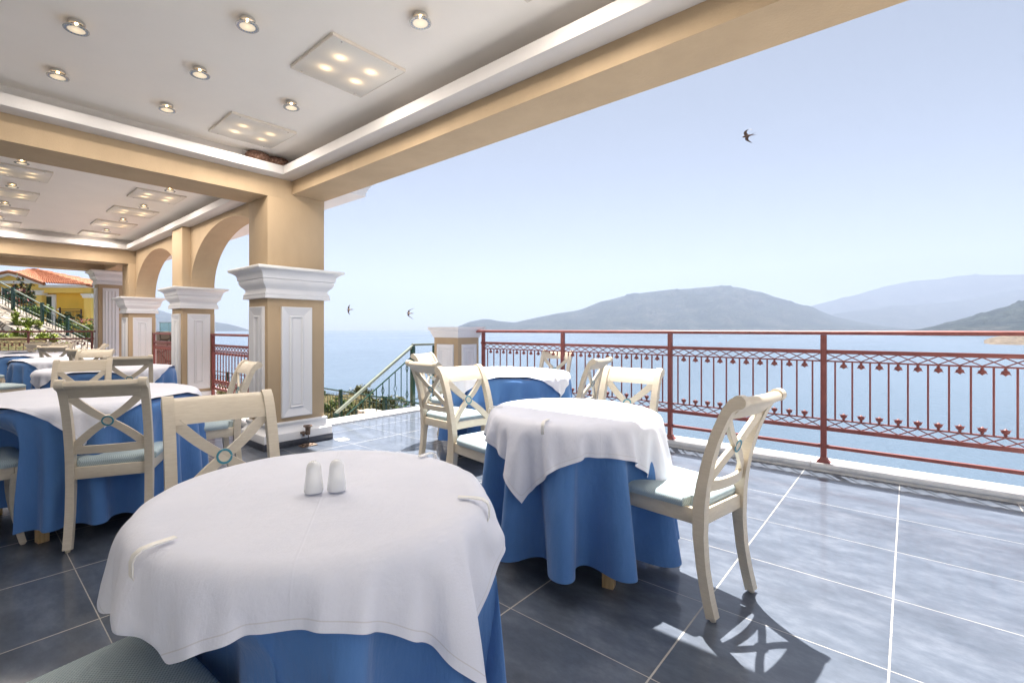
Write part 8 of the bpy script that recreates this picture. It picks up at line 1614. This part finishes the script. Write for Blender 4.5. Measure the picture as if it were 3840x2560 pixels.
# ------------------------------------------------------------------ vegetation
def leaf_mat(name, a, b, c_):
    m = mat(name, a, 0.6, 0.3); t = NT(m)
    n = t.noise(t.coord('Object'), 3.5, 4, 0.65)
    gi = t.new('NewGeometry')
    f = t.math('MULTIPLY_ADD', gi.outputs['Random Per Island'], 0.45, t.math('SUBTRACT', n, 0.22))
    t.link(t.ramp(f, [(0.25, a), (0.5, b), (0.75, c_)]), t.p.inputs['Base Color'])
    t.p.inputs['Subsurface Weight'].default_value = 0.0
    return m


L_olive = leaf_mat('olive_leaves', (0.05, 0.065, 0.022), (0.12, 0.125, 0.045), (0.22, 0.20, 0.08))
L_dark = leaf_mat('dark_leaves', (0.02, 0.04, 0.015), (0.05, 0.08, 0.03), (0.09, 0.12, 0.05))
L_lime = leaf_mat('lime_leaves', (0.10, 0.16, 0.02), (0.24, 0.30, 0.04), (0.42, 0.46, 0.09))
L_green = leaf_mat('green_leaves', (0.04, 0.075, 0.015), (0.10, 0.16, 0.03), (0.18, 0.25, 0.06))
L_bract = leaf_mat('red_bracts', (0.10, 0.02, 0.03), (0.22, 0.06, 0.06), (0.10, 0.10, 0.04))
L_flower = leaf_mat('pink_flowers', (0.40, 0.06, 0.10), (0.62, 0.20, 0.24), (0.75, 0.55, 0.52))
M_bark = plaster('bark', (0.16, 0.11, 0.07), 0.2, 0.8)


def leaves(name, parent, m_, blobs, n, size, seed, label=None):
    """many small leaf faces spread through lumpy blobs: blob = (x, y, z, rx, ry, rz)"""
    rnd = random.Random(seed); vs = []; fs = []
    wts = [b[3]*b[4]*b[5] for b in blobs]; tot = sum(wts)
    for b, w_ in zip(blobs, wts):
        cl = [Vector((rnd.gauss(0, 1), rnd.gauss(0, 1), rnd.gauss(0, 1))).normalized()*rnd.uniform(0.45, 1.0) for _ in range(max(5, int(26*w_/tot)+6))]
        for k in range(int(n*w_/tot)):
            c0 = rnd.choice(cl); d = Vector((rnd.gauss(0, 1), rnd.gauss(0, 1), rnd.gauss(0, 1))).normalized()*abs(rnd.gauss(0, 0.24))
            q = c0+d
            p = Vector((b[0]+q.x*b[3], b[1]+q.y*b[4], b[2]+q.z*b[5]))
            u = Vector((rnd.gauss(0, 1), rnd.gauss(0, 1), rnd.gauss(0, 0.7))).normalized(); v = u.cross(Vector((rnd.gauss(0, 1), rnd.gauss(0, 1), rnd.gauss(0, 1)))).normalized()
            s = size*rnd.uniform(0.6, 1.35); i = len(vs)
            nrm = u.cross(v)*s*0.12
            vs += [p-u*s, p-v*s*0.42+nrm, p+u*s, p+v*s*0.42+nrm]; fs.append((i, i+1, i+2, i+3))
    m = MB(); m.add(vs, fs); o = m.build(name, m_, parent, 180)
    return o


def bush(name, label, cat, base, blobs, m_, n, size, seed, group=None, stem_h=None, extra=None):
    r = thing(name, label, cat, base, 0, group)
    leaves('crown', r, m_, blobs, n, size, seed)
    if extra:
        leaves('blossoms', r, extra, [(b[0], b[1], b[2]+b[5]*0.2, b[3]*1.05, b[4]*1.05, b[5]*0.95) for b in blobs], int(n*0.3), size*0.8, seed+9)
    rnd = random.Random(seed+3); m = MB()
    for b in blobs[:6]:
        m.tube([(b[0]*0.15, b[1]*0.15, -0.25), (b[0]*0.5+rnd.uniform(-.05, .05), b[1]*0.5, b[2]*0.5), (b[0], b[1], b[2])], [0.045*max(0.3, b[3]), 0.03*max(0.3, b[3]), 0.010], 6)
    m.build('trunk', M_bark, r)
    return r


def at(px, py, d):
    p = FW*d+RT*(px-1750)/1784.6*d
    return Vector((p.x, p.y, EYE+(1234-py)/1784.6*d))


p = at(1345, 1530, 26)
bush('olive_tree', 'rounded olive green tree behind the green fence, right of the thick pillar', 'tree', (p.x, p.y, p.z-0.5), [(0, 0, 1.05, 0.75, 0.7, 0.62), (-0.45, 0.1, 0.75, 0.5, 0.5, 0.5), (0.45, -0.3, 0.6, 0.55, 0.5, 0.5), (0.1, -0.1, 1.5, 0.5, 0.5, 0.38), (0.9, -0.6, 0.25, 0.5, 0.4, 0.4)], L_olive, 5200, 0.075, 11)
p = at(1440, 1575, 17)
bush('shrub', 'olive green shrub behind the lower part of the green stair railing', 'shrub', (p.x, p.y, -1.9), [(0, 0, 0.45, 0.55, 0.45, 0.38), (0.5, -0.3, 0.3, 0.45, 0.4, 0.32), (-0.5, 0.25, 0.4, 0.4, 0.4, 0.34)], L_olive, 2600, 0.055, 12, 'shrubs beyond the green fence')
p = at(1375, 1590, 13.5)
bush('shrub', 'bright lime green shrub low behind the green stair railing', 'shrub', (p.x+0.35, p.y, -1.9), [(0, 0, 0.35, 0.30, 0.28, 0.28), (0.2, -0.15, 0.22, 0.25, 0.25, 0.22), (-0.22, 0.1, 0.25, 0.25, 0.22, 0.22)], L_lime, 1300, 0.045, 13, 'shrubs beyond the green fence')
p = at(1500, 1570, 16)
bush('shrub', 'yellowish shrub beside the chairs, behind the lower green fence at its right end', 'shrub', (p.x, p.y, -1.9), [(0, 0, 0.25, 0.5, 0.4, 0.28), (0.5, -0.3, 0.15, 0.4, 0.35, 0.22)], L_green, 1500, 0.05, 14, 'shrubs beyond the green fence')
p = at(1213, 1500, 23)
bush('shrub', 'dark green shrub right against the edge of the thick pillar', 'shrub', (p.x, p.y, p.z-0.35), [(0, 0, 0.35, 0.3, 0.35, 0.42), (-0.3, 0.2, 0.2, 0.3, 0.3, 0.3)], L_dark, 1100, 0.06, 15, 'shrubs beyond the green fence')
p = at(850, 1450, 24)
bush('shrub', 'dry yellow shrub seen through the railing of the first arch', 'shrub', (p.x, p.y, p.z-0.3), [(0, 0, 0.2, 0.8, 0.5, 0.25), (1.0, -0.6, 0.1, 0.7, 0.5, 0.22), (-0.9, 0.6, 0.2, 0.7, 0.5, 0.25)], L_lime, 1600, 0.06, 16, 'shrubs beyond the green fence')

for q, (px, py, d, ww, m_, lab) in enumerate(((1262, 1520, 17, 0.55, L_green, 'low green shrub beyond the lower fence, between the thick pillar and the olive tree'),
        (1310, 1545, 15.5, 0.5, L_olive, 'grey green shrub under the olive tree, just beyond the lower fence'),
        (1400, 1540, 20, 0.8, L_dark, 'dark shrub behind the middle of the green stair railing'),
        (1470, 1530, 22, 0.7, L_olive, 'olive shrub high up behind the upper part of the green stair railing'),
        (900, 1462, 20, 0.7, L_olive, 'olive shrub seen through the first arch railing beside the chair back'))):
    p = at(px, py, d)
    bush('shrub', lab, 'shrub', (p.x, p.y, p.z-0.3), [(0, 0, 0.25, ww*0.7, ww*0.6, 0.34), (ww*0.6, -ww*0.5, 0.15, ww*0.5, ww*0.5, 0.26), (-ww*0.6, ww*0.5, 0.2, ww*0.5, ww*0.5, 0.3)], m_, 1900, 0.05, 50+q, 'shrubs beyond the green fence')

# dry grass tufts on the bank behind the fence
rnd = random.Random(4); vs = []; fs = []
M_straw = leaf_mat('dry_grass', (0.09, 0.065, 0.025), (0.15, 0.11, 0.05), (0.08, 0.09, 0.035))
for k in range(5200):
    x = rnd.uniform(8.0, 19); y = rnd.uniform(8, 26)
    z = ground_z(x, y); h = rnd.uniform(0.08, 0.24); a = rnd.uniform(0, 6.28); i = len(vs); l = rnd.uniform(-.08, .08)
    vs += [(x-0.012*cos(a), y-0.012*sin(a), z-0.02), (x+0.012*cos(a), y+0.012*sin(a), z-0.02), (x+l, y+l*0.7, z+h)]; fs.append((i, i+1, i+2))
m = MB(); m.add(vs, fs); o = m.build('dry_grass', M_straw, None, 180); tag(o, 'dry yellow grass on the bank behind the green fence', 'grass', None, 'stuff')

# ------------------------------------------------------------------ stone walls
M_stone = mat('rubble_stone', (0.5, 0.44, 0.37), 0.9, 0.2)
t = NT(M_stone); c = t.coord('Object')
wrp = t.new('VectorMath', operation='MULTIPLY_ADD'); nz_ = t.new('TexNoise'); nz_.inputs['Scale'].default_value = 3.0; t.link(c, nz_.inputs['Vector']); t.link(nz_.outputs['Color'], wrp.inputs[0]); wrp.inputs[1].default_value = (0.25, 0.25, 0.25); t.link(c, wrp.inputs[2])
vo = t.new('TexVoronoi', feature='DISTANCE_TO_EDGE'); vo.inputs['Scale'].default_value = 3.2; t.link(wrp.outputs[0], vo.inputs['Vector'])
vc = t.new('TexVoronoi'); vc.inputs['Scale'].default_value = 3.2; t.link(wrp.outputs[0], vc.inputs['Vector'])
edge = t.ramp(vo.outputs['Distance'], [(0.02, (0, 0, 0)), (0.09, (1, 1, 1))])
bw = t.new('RGBToBW'); t.link(vc.outputs['Color'], bw.inputs[0])
stc = t.ramp(bw.outputs[0], [(0.2, (0.25, 0.205, 0.16)), (0.5, (0.34, 0.30, 0.255)), (0.8, (0.40, 0.37, 0.33))])
stc = t.mix(t.math('MULTIPLY', t.noise(c, 14, 5), 0.5), stc, (0.18, 0.15, 0.12))
t.link(t.mix(edge, (0.12, 0.10, 0.08), stc), t.p.inputs['Base Color'])
t.link(t.bump(edge, 0.9, 0.05), t.p.inputs['Normal'])


def cam_frame(px, d, z=0.0):
    """empty-less frame standing at bearing px and distance d, x across, y away from the terrace"""
    q = FW*d+RT*(px-1750)/1784.6*d
    return Vector((q.x, q.y, z))


RZ = YAW-pi/2
def stone_wall(label, pxs, d, depth, bottom, batter=0.0):
    """wall with a sloping top; pxs = (bearing, top height)"""
    o0 = cam_frame(pxs[0][0], d); vs = []
    poly = [((p[0]-pxs[0][0])/1784.6*d, p[1]) for p in pxs]
    poly = [(poly[0][0], bottom)]+poly+[(poly[-1][0], bottom)]
    m = MB(); m.extrude(poly, lambda a, b, q: (a, q+(0 if q > 0 else (b-3.5)*batter), b), 0.0, depth)
    o = m.build('stone_wall', M_stone); o.location = o0; o.rotation_euler = (0, 0, RZ)
    return tag(o, label, 'stone wall', None, 'thing')


stone_wall('pale rubble stone wall with a sloping top, rising to the left under the green stairs', [(-260, 3.6), (0, 2.02), (60, 1.72), (120, 1.42), (170, 1.20), (260, 0.72), (360, 0.28), (420, 0.2)], 18.6, 0.8, -1.9, 0.55)
stone_wall('low beige stone wall with a glass balustrade on top, between the two arcade pillars', [(585, 1.12), (655, 1.10), (672, 1.10)], 14.5, 0.6, -1.9)
M_glass = mat('green_tinted_glass', (0.55, 0.80, 0.78), 0.03, 0.5)
M_glass.node_tree.nodes['Principled BSDF'].inputs['Transmission Weight'].default_value = 0.85
r = thing('glass_balustrade', 'glass balustrade with thin posts on top of the low beige stone wall', 'balustrade', cam_frame(590, 14.6, 1.10), RZ)
m = MB(); m.box(0, 0.56, 0.10, 0.112, 0.02, 0.29); m.build('glass', M_glass, r)
m = MB(); m.tube([(-0.02, 0.106, 0.30), (0.58, 0.106, 0.30)], 0.012, 8); m.build('handrail', M_chrome, r)
for k in range(3):
    m = MB(); m.tube([(0.02+0.26*k, 0.13, 0), (0.02+0.26*k, 0.13, 0.29)], 0.010, 8); m.build('post', M_chrome, r)

# green fences of the stairs on the left

def slope_fence(label, d, pts, h, nbal, posts, hr=0.04):
    """fence whose handrail follows pts (bearing, height)"""
    o = cam_frame(pts[0][0], d); r = thing('green_fence', label, 'fence', o, RZ)
    P = [((p[0]-pts[0][0])/1784.6*d, p[1]) for p in pts]
    X = [p[0] for p in P]; Z = [p[1] for p in P]
    f = lambda x: float(np.interp(x, X, Z))
    m = MB()
    for a, b in zip(P, P[1:]): m.bar((a[0], 0, a[1]), (b[0], 0, b[1]), 0.042, hr)
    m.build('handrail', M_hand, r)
    m = MB()
    for a, b in zip(P, P[1:]):
        for dz in (0.16, h*0.92): m.bar((a[0], 0, a[1]-dz), (b[0], 0, b[1]-dz), 0.02, 0.012)
    m.build('rail_bars', M_green, r)
    for px in posts:
        x = (px-pts[0][0])/1784.6*d
        m = MB(); m.box(x-0.045, x+0.045, -0.045, 0.045, f(x)-h-0.25, f(x)+0.09); m.build('post', M_green, r)
    bme = green_baluster(h*0.92-0.16, (), 0.011)
    for k in range(nbal):
        x = X[0]+(X[-1]-X[0])*(k+0.5)/nbal
        put('baluster', bme, r, (x, 0, f(x)-h*0.92))
    return r


def zat(py, d): return EYE+(1234-py)/1784.6*d
slope_fence('green metal stair fence with a pale sloping handrail in front of the yellow house', 19.0, [(-150, zat(975, 19)), (0, zat(1058, 19)), (157, zat(1142, 19)), (252, zat(1193, 19)), (335, zat(1234, 19))], 1.05, 44, (49, 158, 253))
slope_fence('second green stair fence, further back, running parallel behind the first', 20.5, [(-60, zat(1080, 20.5)), (50, zat(1138, 20.5)), (155, zat(1186, 20.5)), (250, zat(1232, 20.5)), (330, zat(1272, 20.5))], 0.95, 30, (100, 272), 0.025)

# ------------------------------------------------------------------ yellow house
M_yel = plaster('yellow_plaster', (0.84, 0.60, 0.16), 0.04, 0.2)
M_yel2 = plaster('deep_yellow_plaster', (0.84, 0.53, 0.08), 0.04, 0.2)
M_roof = mat('clay_tiles', (0.52, 0.20, 0.11), 0.8, 0.2)
t = NT(M_roof); c = t.coord('Object')
t.link(t.ramp(t.noise(c, 5, 4, 0.7), [(0.3, (0.28, 0.10, 0.055)), (0.55, (0.42, 0.18, 0.10)), (0.75, (0.52, 0.30, 0.20))]), t.p.inputs['Base Color'])
M_door = mat('dark_green_door', (0.03, 0.06, 0.045), 0.4)
M_brown = mat('dark_brown_railing', (0.06, 0.028, 0.02), 0.5)
HD = 34.0; HS = 0.2806*HD/1784.6
def hx(q, y=0.0):
    return HS*q*(1+y/HD)-0.9806*y


def hz(q, y=0.0):
    return EYE+(1234-960-0.2806*q)*(HD+y)/1784.6


house = thing('yellow_house', 'yellow house with a red tiled roof and a dark green door up on the slope', 'house', cam_frame(0, HD), RZ)
RD = 0.45     # depth of the porch recess
m = MB()
m.box(hx(-500), hx(555), 0.0, 0.25, 0.4, hz(330)); m.box(hx(-500), hx(-490), 0.25, 5.5, 0.4, hz(400)); m.box(hx(545), hx(555), 0.25, RD, 0.4, hz(425))
m.box(hx(1120), hx(1222), 0.0, 0.40, 0.4, hz(425)); m.box(hx(555)+0.002, hx(1222), 0.003, 0.30, hz(490), hz(424))
m.build('wall', M_yel, house)
m = MB(); m.box(hx(555)-0.3, hx(1222), RD, RD+0.2, 0.4, hz(425)); m.box(hx(1205), hx(1222), RD+0.2, 5.5, 0.4, hz(425)); m.build('porch_wall', M_yel2, house)
m = MB(); m.box(hx(548), hx(1240), -0.20, 5.6, hz(424), hz(388)); m.box(hx(-520), hx(590), -0.30, 0.1, hz(372), hz(335)); m.build('eaves', M_mould, house)
pd = MB(); pd.extrude([(hx(-240), hz(334)), (hx(560), hz(334)), (hx(170), hz(262))], lambda a, b, q: (a, q, b), -0.10, 0.1); pd.build('pediment', M_yel, house)
pc = MB()
for a, b in (((hx(-330), hz(395)), (hx(170), hz(245))), ((hx(170), hz(245)), (hx(620), hz(380)))):
    pc.bar((a[0], -0.2, a[1]), (b[0], -0.2, b[1]), 0.30, 0.17, (0, 0, 1))
pc.build('pediment_moulding', M_mould, house)


def tiles(name, corners, rows, cols):
    """tiled slope: bottom left, bottom right, top right, top left; rolls run up the slope"""
    bl, br, tr, tl = [Vector(q) for q in corners]
    nrm = (br-bl).cross(tl-bl).normalized()
    U, V = cols*6, rows*4; vs = []; fs = []
    for j in range(V+1):
        for i in range(U+1):
            u, v = i/U, j/V
            p = (bl*(1-u)+br*u)*(1-v)+(tl*(1-u)+tr*u)*v
            hgt = 0.10*abs(sin(pi*u*cols))+0.10*(1-((v*rows) % 1.0))
            vs.append(p+nrm*hgt)
    for j in range(V):
        for i in range(U):
            a = j*(U+1)+i; fs.append((a, a+1, a+U+2, a+U+1))
    m = MB(); m.add(vs, fs); return m.build(name, M_roof, house, 180)


AP = (hx(430, 3.2), 3.2, hz(195, 3.2)); AP2 = (AP[0]+0.25, 3.25, AP[2])
tiles('roof', [(hx(630), -0.35, hz(388)), (hx(1275), -0.35, hz(414)), AP2, AP], 9, 18)
tiles('roof', [(hx(1275), -0.35, hz(414)), (hx(1275), 6.5, hz(414)), (AP2[0], 3.4, AP[2]), AP2], 9, 14)
tiles('roof', [(hx(160), 0.1, hz(240)), (hx(640), -0.30, hz(388)), AP, (AP[0]-0.4, 3.2, AP[2])], 8, 12)
tiles('roof', [(hx(-400), 0.4, hz(330)), (hx(170), 0.4, hz(232)), (AP[0]-0.3, 3.2, AP[2]-0.1), (AP[0]-3.5, 3.2, AP[2]-0.5)], 8, 14)
rc = MB(); rc.tube([(hx(-330), -0.32, hz(352)), (hx(60), -0.32, hz(238)), (hx(170), -0.32, hz(216)), (hx(290), -0.32, hz(240)), (hx(640), -0.32, hz(374))], 0.12, 8)
rc.tube([AP, (hx(1280), -0.38, hz(408))], 0.10, 8); rc.build('ridge_tiles', M_roof, house)
for a, b in ((440, 588), (1095, 1242)):
    m = MB(); m.rect_rings(hx(a+22), hx(b-22), -0.04, 0.30, [(0, hz(522)), (0.04, hz(520)), (0.04, hz(512)), (0.07, hz(490)), (0.09, hz(478)), (0.14, hz(470)), (0.14, hz(460)), (0, hz(460))]) if a < 1000 else m.rect_rings(hx(a+25), hx(b-25), -0.04, 0.42, [(0, hz(560)), (0.04, hz(556)), (0.06, hz(530)), (0.12, hz(518)), (0.12, hz(505)), (0, hz(505))])
    m.build('capital', M_mould, house, 20)
d0 = RD-0.06
m = MB(); m.box(hx(556, d0), hx(695, d0), d0, RD-0.002, 1.25, hz(540, d0)); dr = m.build('door', M_door, house)
m = MB(); m.box(hx(572, d0), hx(606, d0), d0-0.02, d0-0.001, hz(612, d0), hz(596, d0)); m.build('number_plate', M_plastic, dr)
m = MB(); m.box(hx(696, d0), hx(745, d0), d0-0.04, RD-0.002, 1.25, hz(512, d0)); m.box(hx(540, d0), hx(695, d0), d0-0.04, RD-0.002, hz(539, d0), hz(512, d0)); m.build('door_frame', M_mould, house)
m = MB(); m.box(hx(40), hx(140), -0.02, 0.0, hz(640), hz(430)); w_ = m.build('window', M_door, house)
m = MB(); m.box(hx(25), hx(38), -0.05, 0.0, hz(650), hz(418)); m.build('shutter', M_plastic, w_)
m = MB(); m.box(hx(142), hx(225), -0.05, 0.0, hz(650), hz(430)); m.build('shutter', M_plastic, w_)
m = MB(); m.box(hx(765, d0), hx(798, d0), d0, RD-0.002, hz(718, d0), hz(706, d0)); m.build('wall_lamp', M_chrome, house)
m = MB()
for z0 in (712, 738, 858): m.bar((hx(830), -0.15, hz(z0)), (hx(1112), -0.15, hz(z0)), 0.045)
for x0 in (825, 1108): m.box(hx(x0)-0.04, hx(x0)+0.04, -0.19, -0.11, hz(900), hz(685 if x0 == 825 else 712))
for k in range(15):
    xk = hx(842)+k*(hx(1100)-hx(842))/14; m.bar((xk, -0.15, hz(858)), (xk, -0.15, hz(738)), 0.018)
m.build('balcony_railing', M_brown, house)
gt = MB(); gt.box(hx(-500), hx(1400), -5.5, 6.0, -1.5, 0.55); o = structure(gt.build('house_terrace', M_conc)); o.location = cam_frame(0, HD); o.rotation_euler = (0, 0, RZ)
sw = MB(); sw.box(0, 3.2, 0, 0.4, -1.0, 1.05); o = sw.build('stone_wall', M_stone); o.location = cam_frame(162, 25.5); o.rotation_euler = (0, 0, RZ); tag(o, 'short pale stone wall under the door of the yellow house', 'stone wall', None, 'thing')


def plant(name, label, cat, px, py, d, w_, h, m_, n, size, seed, extra=None, group=None):
    """shrub whose crown is centred at bearing px, py"""
    p = at(px, py, d); rnd = random.Random(seed)
    bl = [(rnd.uniform(-.5, .5)*w_*0.9, rnd.uniform(-.3, .3)*w_, h*0.55+rnd.uniform(-.4, .4)*h*0.9, w_*rnd.uniform(.28, .42), w_*0.35, h*rnd.uniform(.26, .38)) for _ in range(7)]
    return bush(name, label, cat, (p.x, p.y, p.z-h*0.55), bl, m_, n, size, seed, group, extra=extra)


plant('bougainvillea', 'dark reddish bougainvillea in front of the yellow house, at the left edge', 'shrub', 22, 1110, 27, 1.9, 1.7, L_dark, 1700, 0.11, 21, L_bract)
plant('oleander', 'tall shrub with reddish tips against the yellow wall, left of the green door', 'shrub', 78, 1105, 29, 0.85, 1.7, L_dark, 900, 0.10, 22, L_bract)
plant('shrub', 'round bright green bush on the stair bank below the yellow wall', 'shrub', 122, 1175, 24, 1.25, 0.95, L_green, 2600, 0.07, 23, None, 'green bushes around the stairs')
plant('shrub', 'clipped green hedge bush left of the fluted pillar, below the red flowers', 'shrub', 300, 1250, 23, 1.15, 0.95, L_green, 2600, 0.06, 24, None, 'green bushes around the stairs')
plant('shrub', 'dark green bush right below the hedge bush, behind the end of the far railing', 'shrub', 322, 1292, 20, 0.8, 0.6, L_dark, 1600, 0.06, 25, None, 'green bushes around the stairs')
plant('rose_bush', 'bush of red and pink flowers between the balcony and the fluted pillar', 'shrub', 318, 1216, 28, 1.6, 0.55, L_green, 900, 0.07, 26, L_flower)
plant('climbing_plant', 'green climber at the foot of the dark balcony railing post', 'shrub', 238, 1205, 27, 0.45, 0.9, L_dark, 600, 0.08, 27)
plant('potted_plant', 'leafy plant inside the dark balcony railing of the yellow house', 'plant', 272, 1193, 31, 0.7, 0.4, L_dark, 400, 0.08, 28)
plant('shrub', 'lime green bush behind the far railing at the left edge, beside the hanging blue cloth', 'shrub', 42, 1318, 16.3, 1.05, 1.05, L_lime, 3600, 0.065, 29, None, 'lime bushes behind the far railing')
plant('shrub', 'lime green sprig growing up the stone wall behind the far railing post', 'shrub', 82, 1255, 17.2, 0.45, 0.55, L_lime, 700, 0.06, 30, None, 'lime bushes behind the far railing')
plant('shrub', 'lime green sprig in front of the stone wall, above the middle of the far railing', 'shrub', 190, 1268, 17.2, 0.65, 0.5, L_lime, 700, 0.06, 31, None, 'lime bushes behind the far railing')
plant('shrub', 'yellow flowering plant at the top of the sloping stone wall', 'shrub', 122, 1208, 18.3, 0.45, 0.35, L_lime, 500, 0.06, 32, None, 'plants on the stone wall')
plant('shrub', 'trailing yellow green plant hanging down the sloping stone wall', 'shrub', 62, 1200, 17.8, 0.35, 0.75, L_lime, 500, 0.06, 33, None, 'plants on the stone wall')

# ------------------------------------------------------------------ swallows
M_bird = mat('swallow_brown', (0.10, 0.06, 0.045), 0.7)
M_belly = mat('swallow_belly', (0.62, 0.50, 0.40), 0.8)


def swallow(label, px, py, d, span, fwd, wingdir, sweep, one=False):
    """fwd and wingdir as (across, up, away) directions"""
    o = at(px, py, d)
    V3 = lambda q: (RT*q[0]+Vector((0, 0, 1))*q[1]+FW*q[2]).normalized()
    f = V3(fwd); w_ = V3(wingdir); w_ = (w_-f*w_.dot(f)).normalized(); u = f.cross(w_)
    M = Matrix((f, w_, u)).transposed()
    m = MB(); k = span/0.32
    prof = [(0.001, 0.085), (0.004, 0.080), (0.012, 0.070), (0.015, 0.058), (0.015, 0.045), (0.020, 0.02), (0.020, -0.005), (0.015, -0.035), (0.008, -0.062), (0.003, -0.075)]
    rot = Matrix(((0, 0, 1), (1, 0, 0), (0, 1, 0)))
    m.lathe([(a, b) for a, b in prof], 12, (0, 0, 0), rot)
    m.mi = 1
    m.lathe([(0.001, 0.04), (0.014, 0.03), (0.018, 0.01), (0.016, -0.02), (0.006, -0.05), (0.001, -0.06)], 10, (0, 0, -0.006), rot)
    m.mi = 0
    for s in (-1, 1):
        dih = 0.25 if s > 0 else (0.25 if not one else 1.6)
        top = []; N = 9
        vs = []; fs = []
        for i in range(N):
            q = i/(N-1); y = 0.012+0.155*q
            lead = 0.038+0.022*sin(min(1, q/0.4)*pi/2)-(sweep*max(0, q-0.3)**1.3)
            ch = 0.058*(1-q)**0.75+0.006
            yy_, zz_ = y*cos(dih*q), y*sin(dih*q)
            for xx_, dz in ((lead, 0.0), (lead-ch*0.4, 0.003*(1-q)), (lead-ch, 0.0), (lead-ch*0.4, -0.002*(1-q)-0.0004)):
                vs.append((xx_, s*yy_, zz_+dz))
        for i in range(N-1):
            for j in range(4):
                a = i*4+j; b = i*4+(j+1) % 4; fs.append((a, b, b+4, a+4))
        fs += [(3, 2, 1, 0), tuple(range(N*4-4, N*4))]
        m.add(vs, fs)
        m.add([(-0.055, s*0.004, 0), (-0.060, s*0.012, 0), (-0.100, s*0.017, 0), (-0.150, s*0.024, 0.001), (-0.095, s*0.008, 0.002), (-0.075, s*0.001, 0.002), (-0.075, s*0.001, -0.002), (-0.1, s*0.012, -0.002)],
              [(0, 1, 2, 4, 5), (2, 3, 4), (0, 6, 7, 1), (7, 3, 2, 1), (6, 5, 4, 3, 7)])
    b = m.build('swallow', [M_bird, M_belly], None, 50)
    b.matrix_world = Matrix.Translation(o) @ M.to_4x4() @ Matrix.Scale(k, 4)
    return tag(b, label, 'bird', 'swallows in flight', 'thing')


swallow('swallow gliding left high in the sky above the hills, one dark wing pointing down', 2803, 510, 6.6, 0.27, (-1, -0.22, 0.1), (0.62, -0.75, -0.25), 0.10, True)
swallow('swallow with upright narrow wings low over the sea beside the thick pillar', 1310, 1160, 13.5, 0.30, (-1, 0.0, 0.15), (0.02, 1, 0.12), 0.10)
swallow('crescent-winged swallow over the sea, right one of the low pair', 1535, 1174, 13.0, 0.30, (-1, 0.08, 0.15), (0.05, 1, 0.1), 0.30)
swallow('tiny far swallow, a dark dash in the sky toward the right edge', 3597, 669, 45, 0.30, (-1, 0.0, 0.3), (0.3, 0.1, 1), 0.2)

# ------------------------------------------------------------------ sea haze
HZ = 0.00011
HAZE_COL = (0.53, 0.63, 0.84)
m = MB(); R_ = 13200
m.box(-R_, R_, -R_, R_, SEA-4, 1500)
hz_o = m.build('haze', mat('haze_air', (1, 1, 1)), None, 0)
hm = hz_o.data.materials[0]; n_ = hm.node_tree.nodes; n_.remove(n_['Principled BSDF'])
pv = n_.new('ShaderNodeVolumePrincipled'); pv.inputs['Color'].default_value = (*HAZE_COL, 1); pv.inputs['Density'].default_value = HZ; pv.inputs['Anisotropy'].default_value = 0.2
hm.node_tree.links.new(pv.outputs[0], n_['Material Output'].inputs['Volume'])
tag(hz_o, 'pale blue summer haze over the bay', 'haze', None, 'stuff')
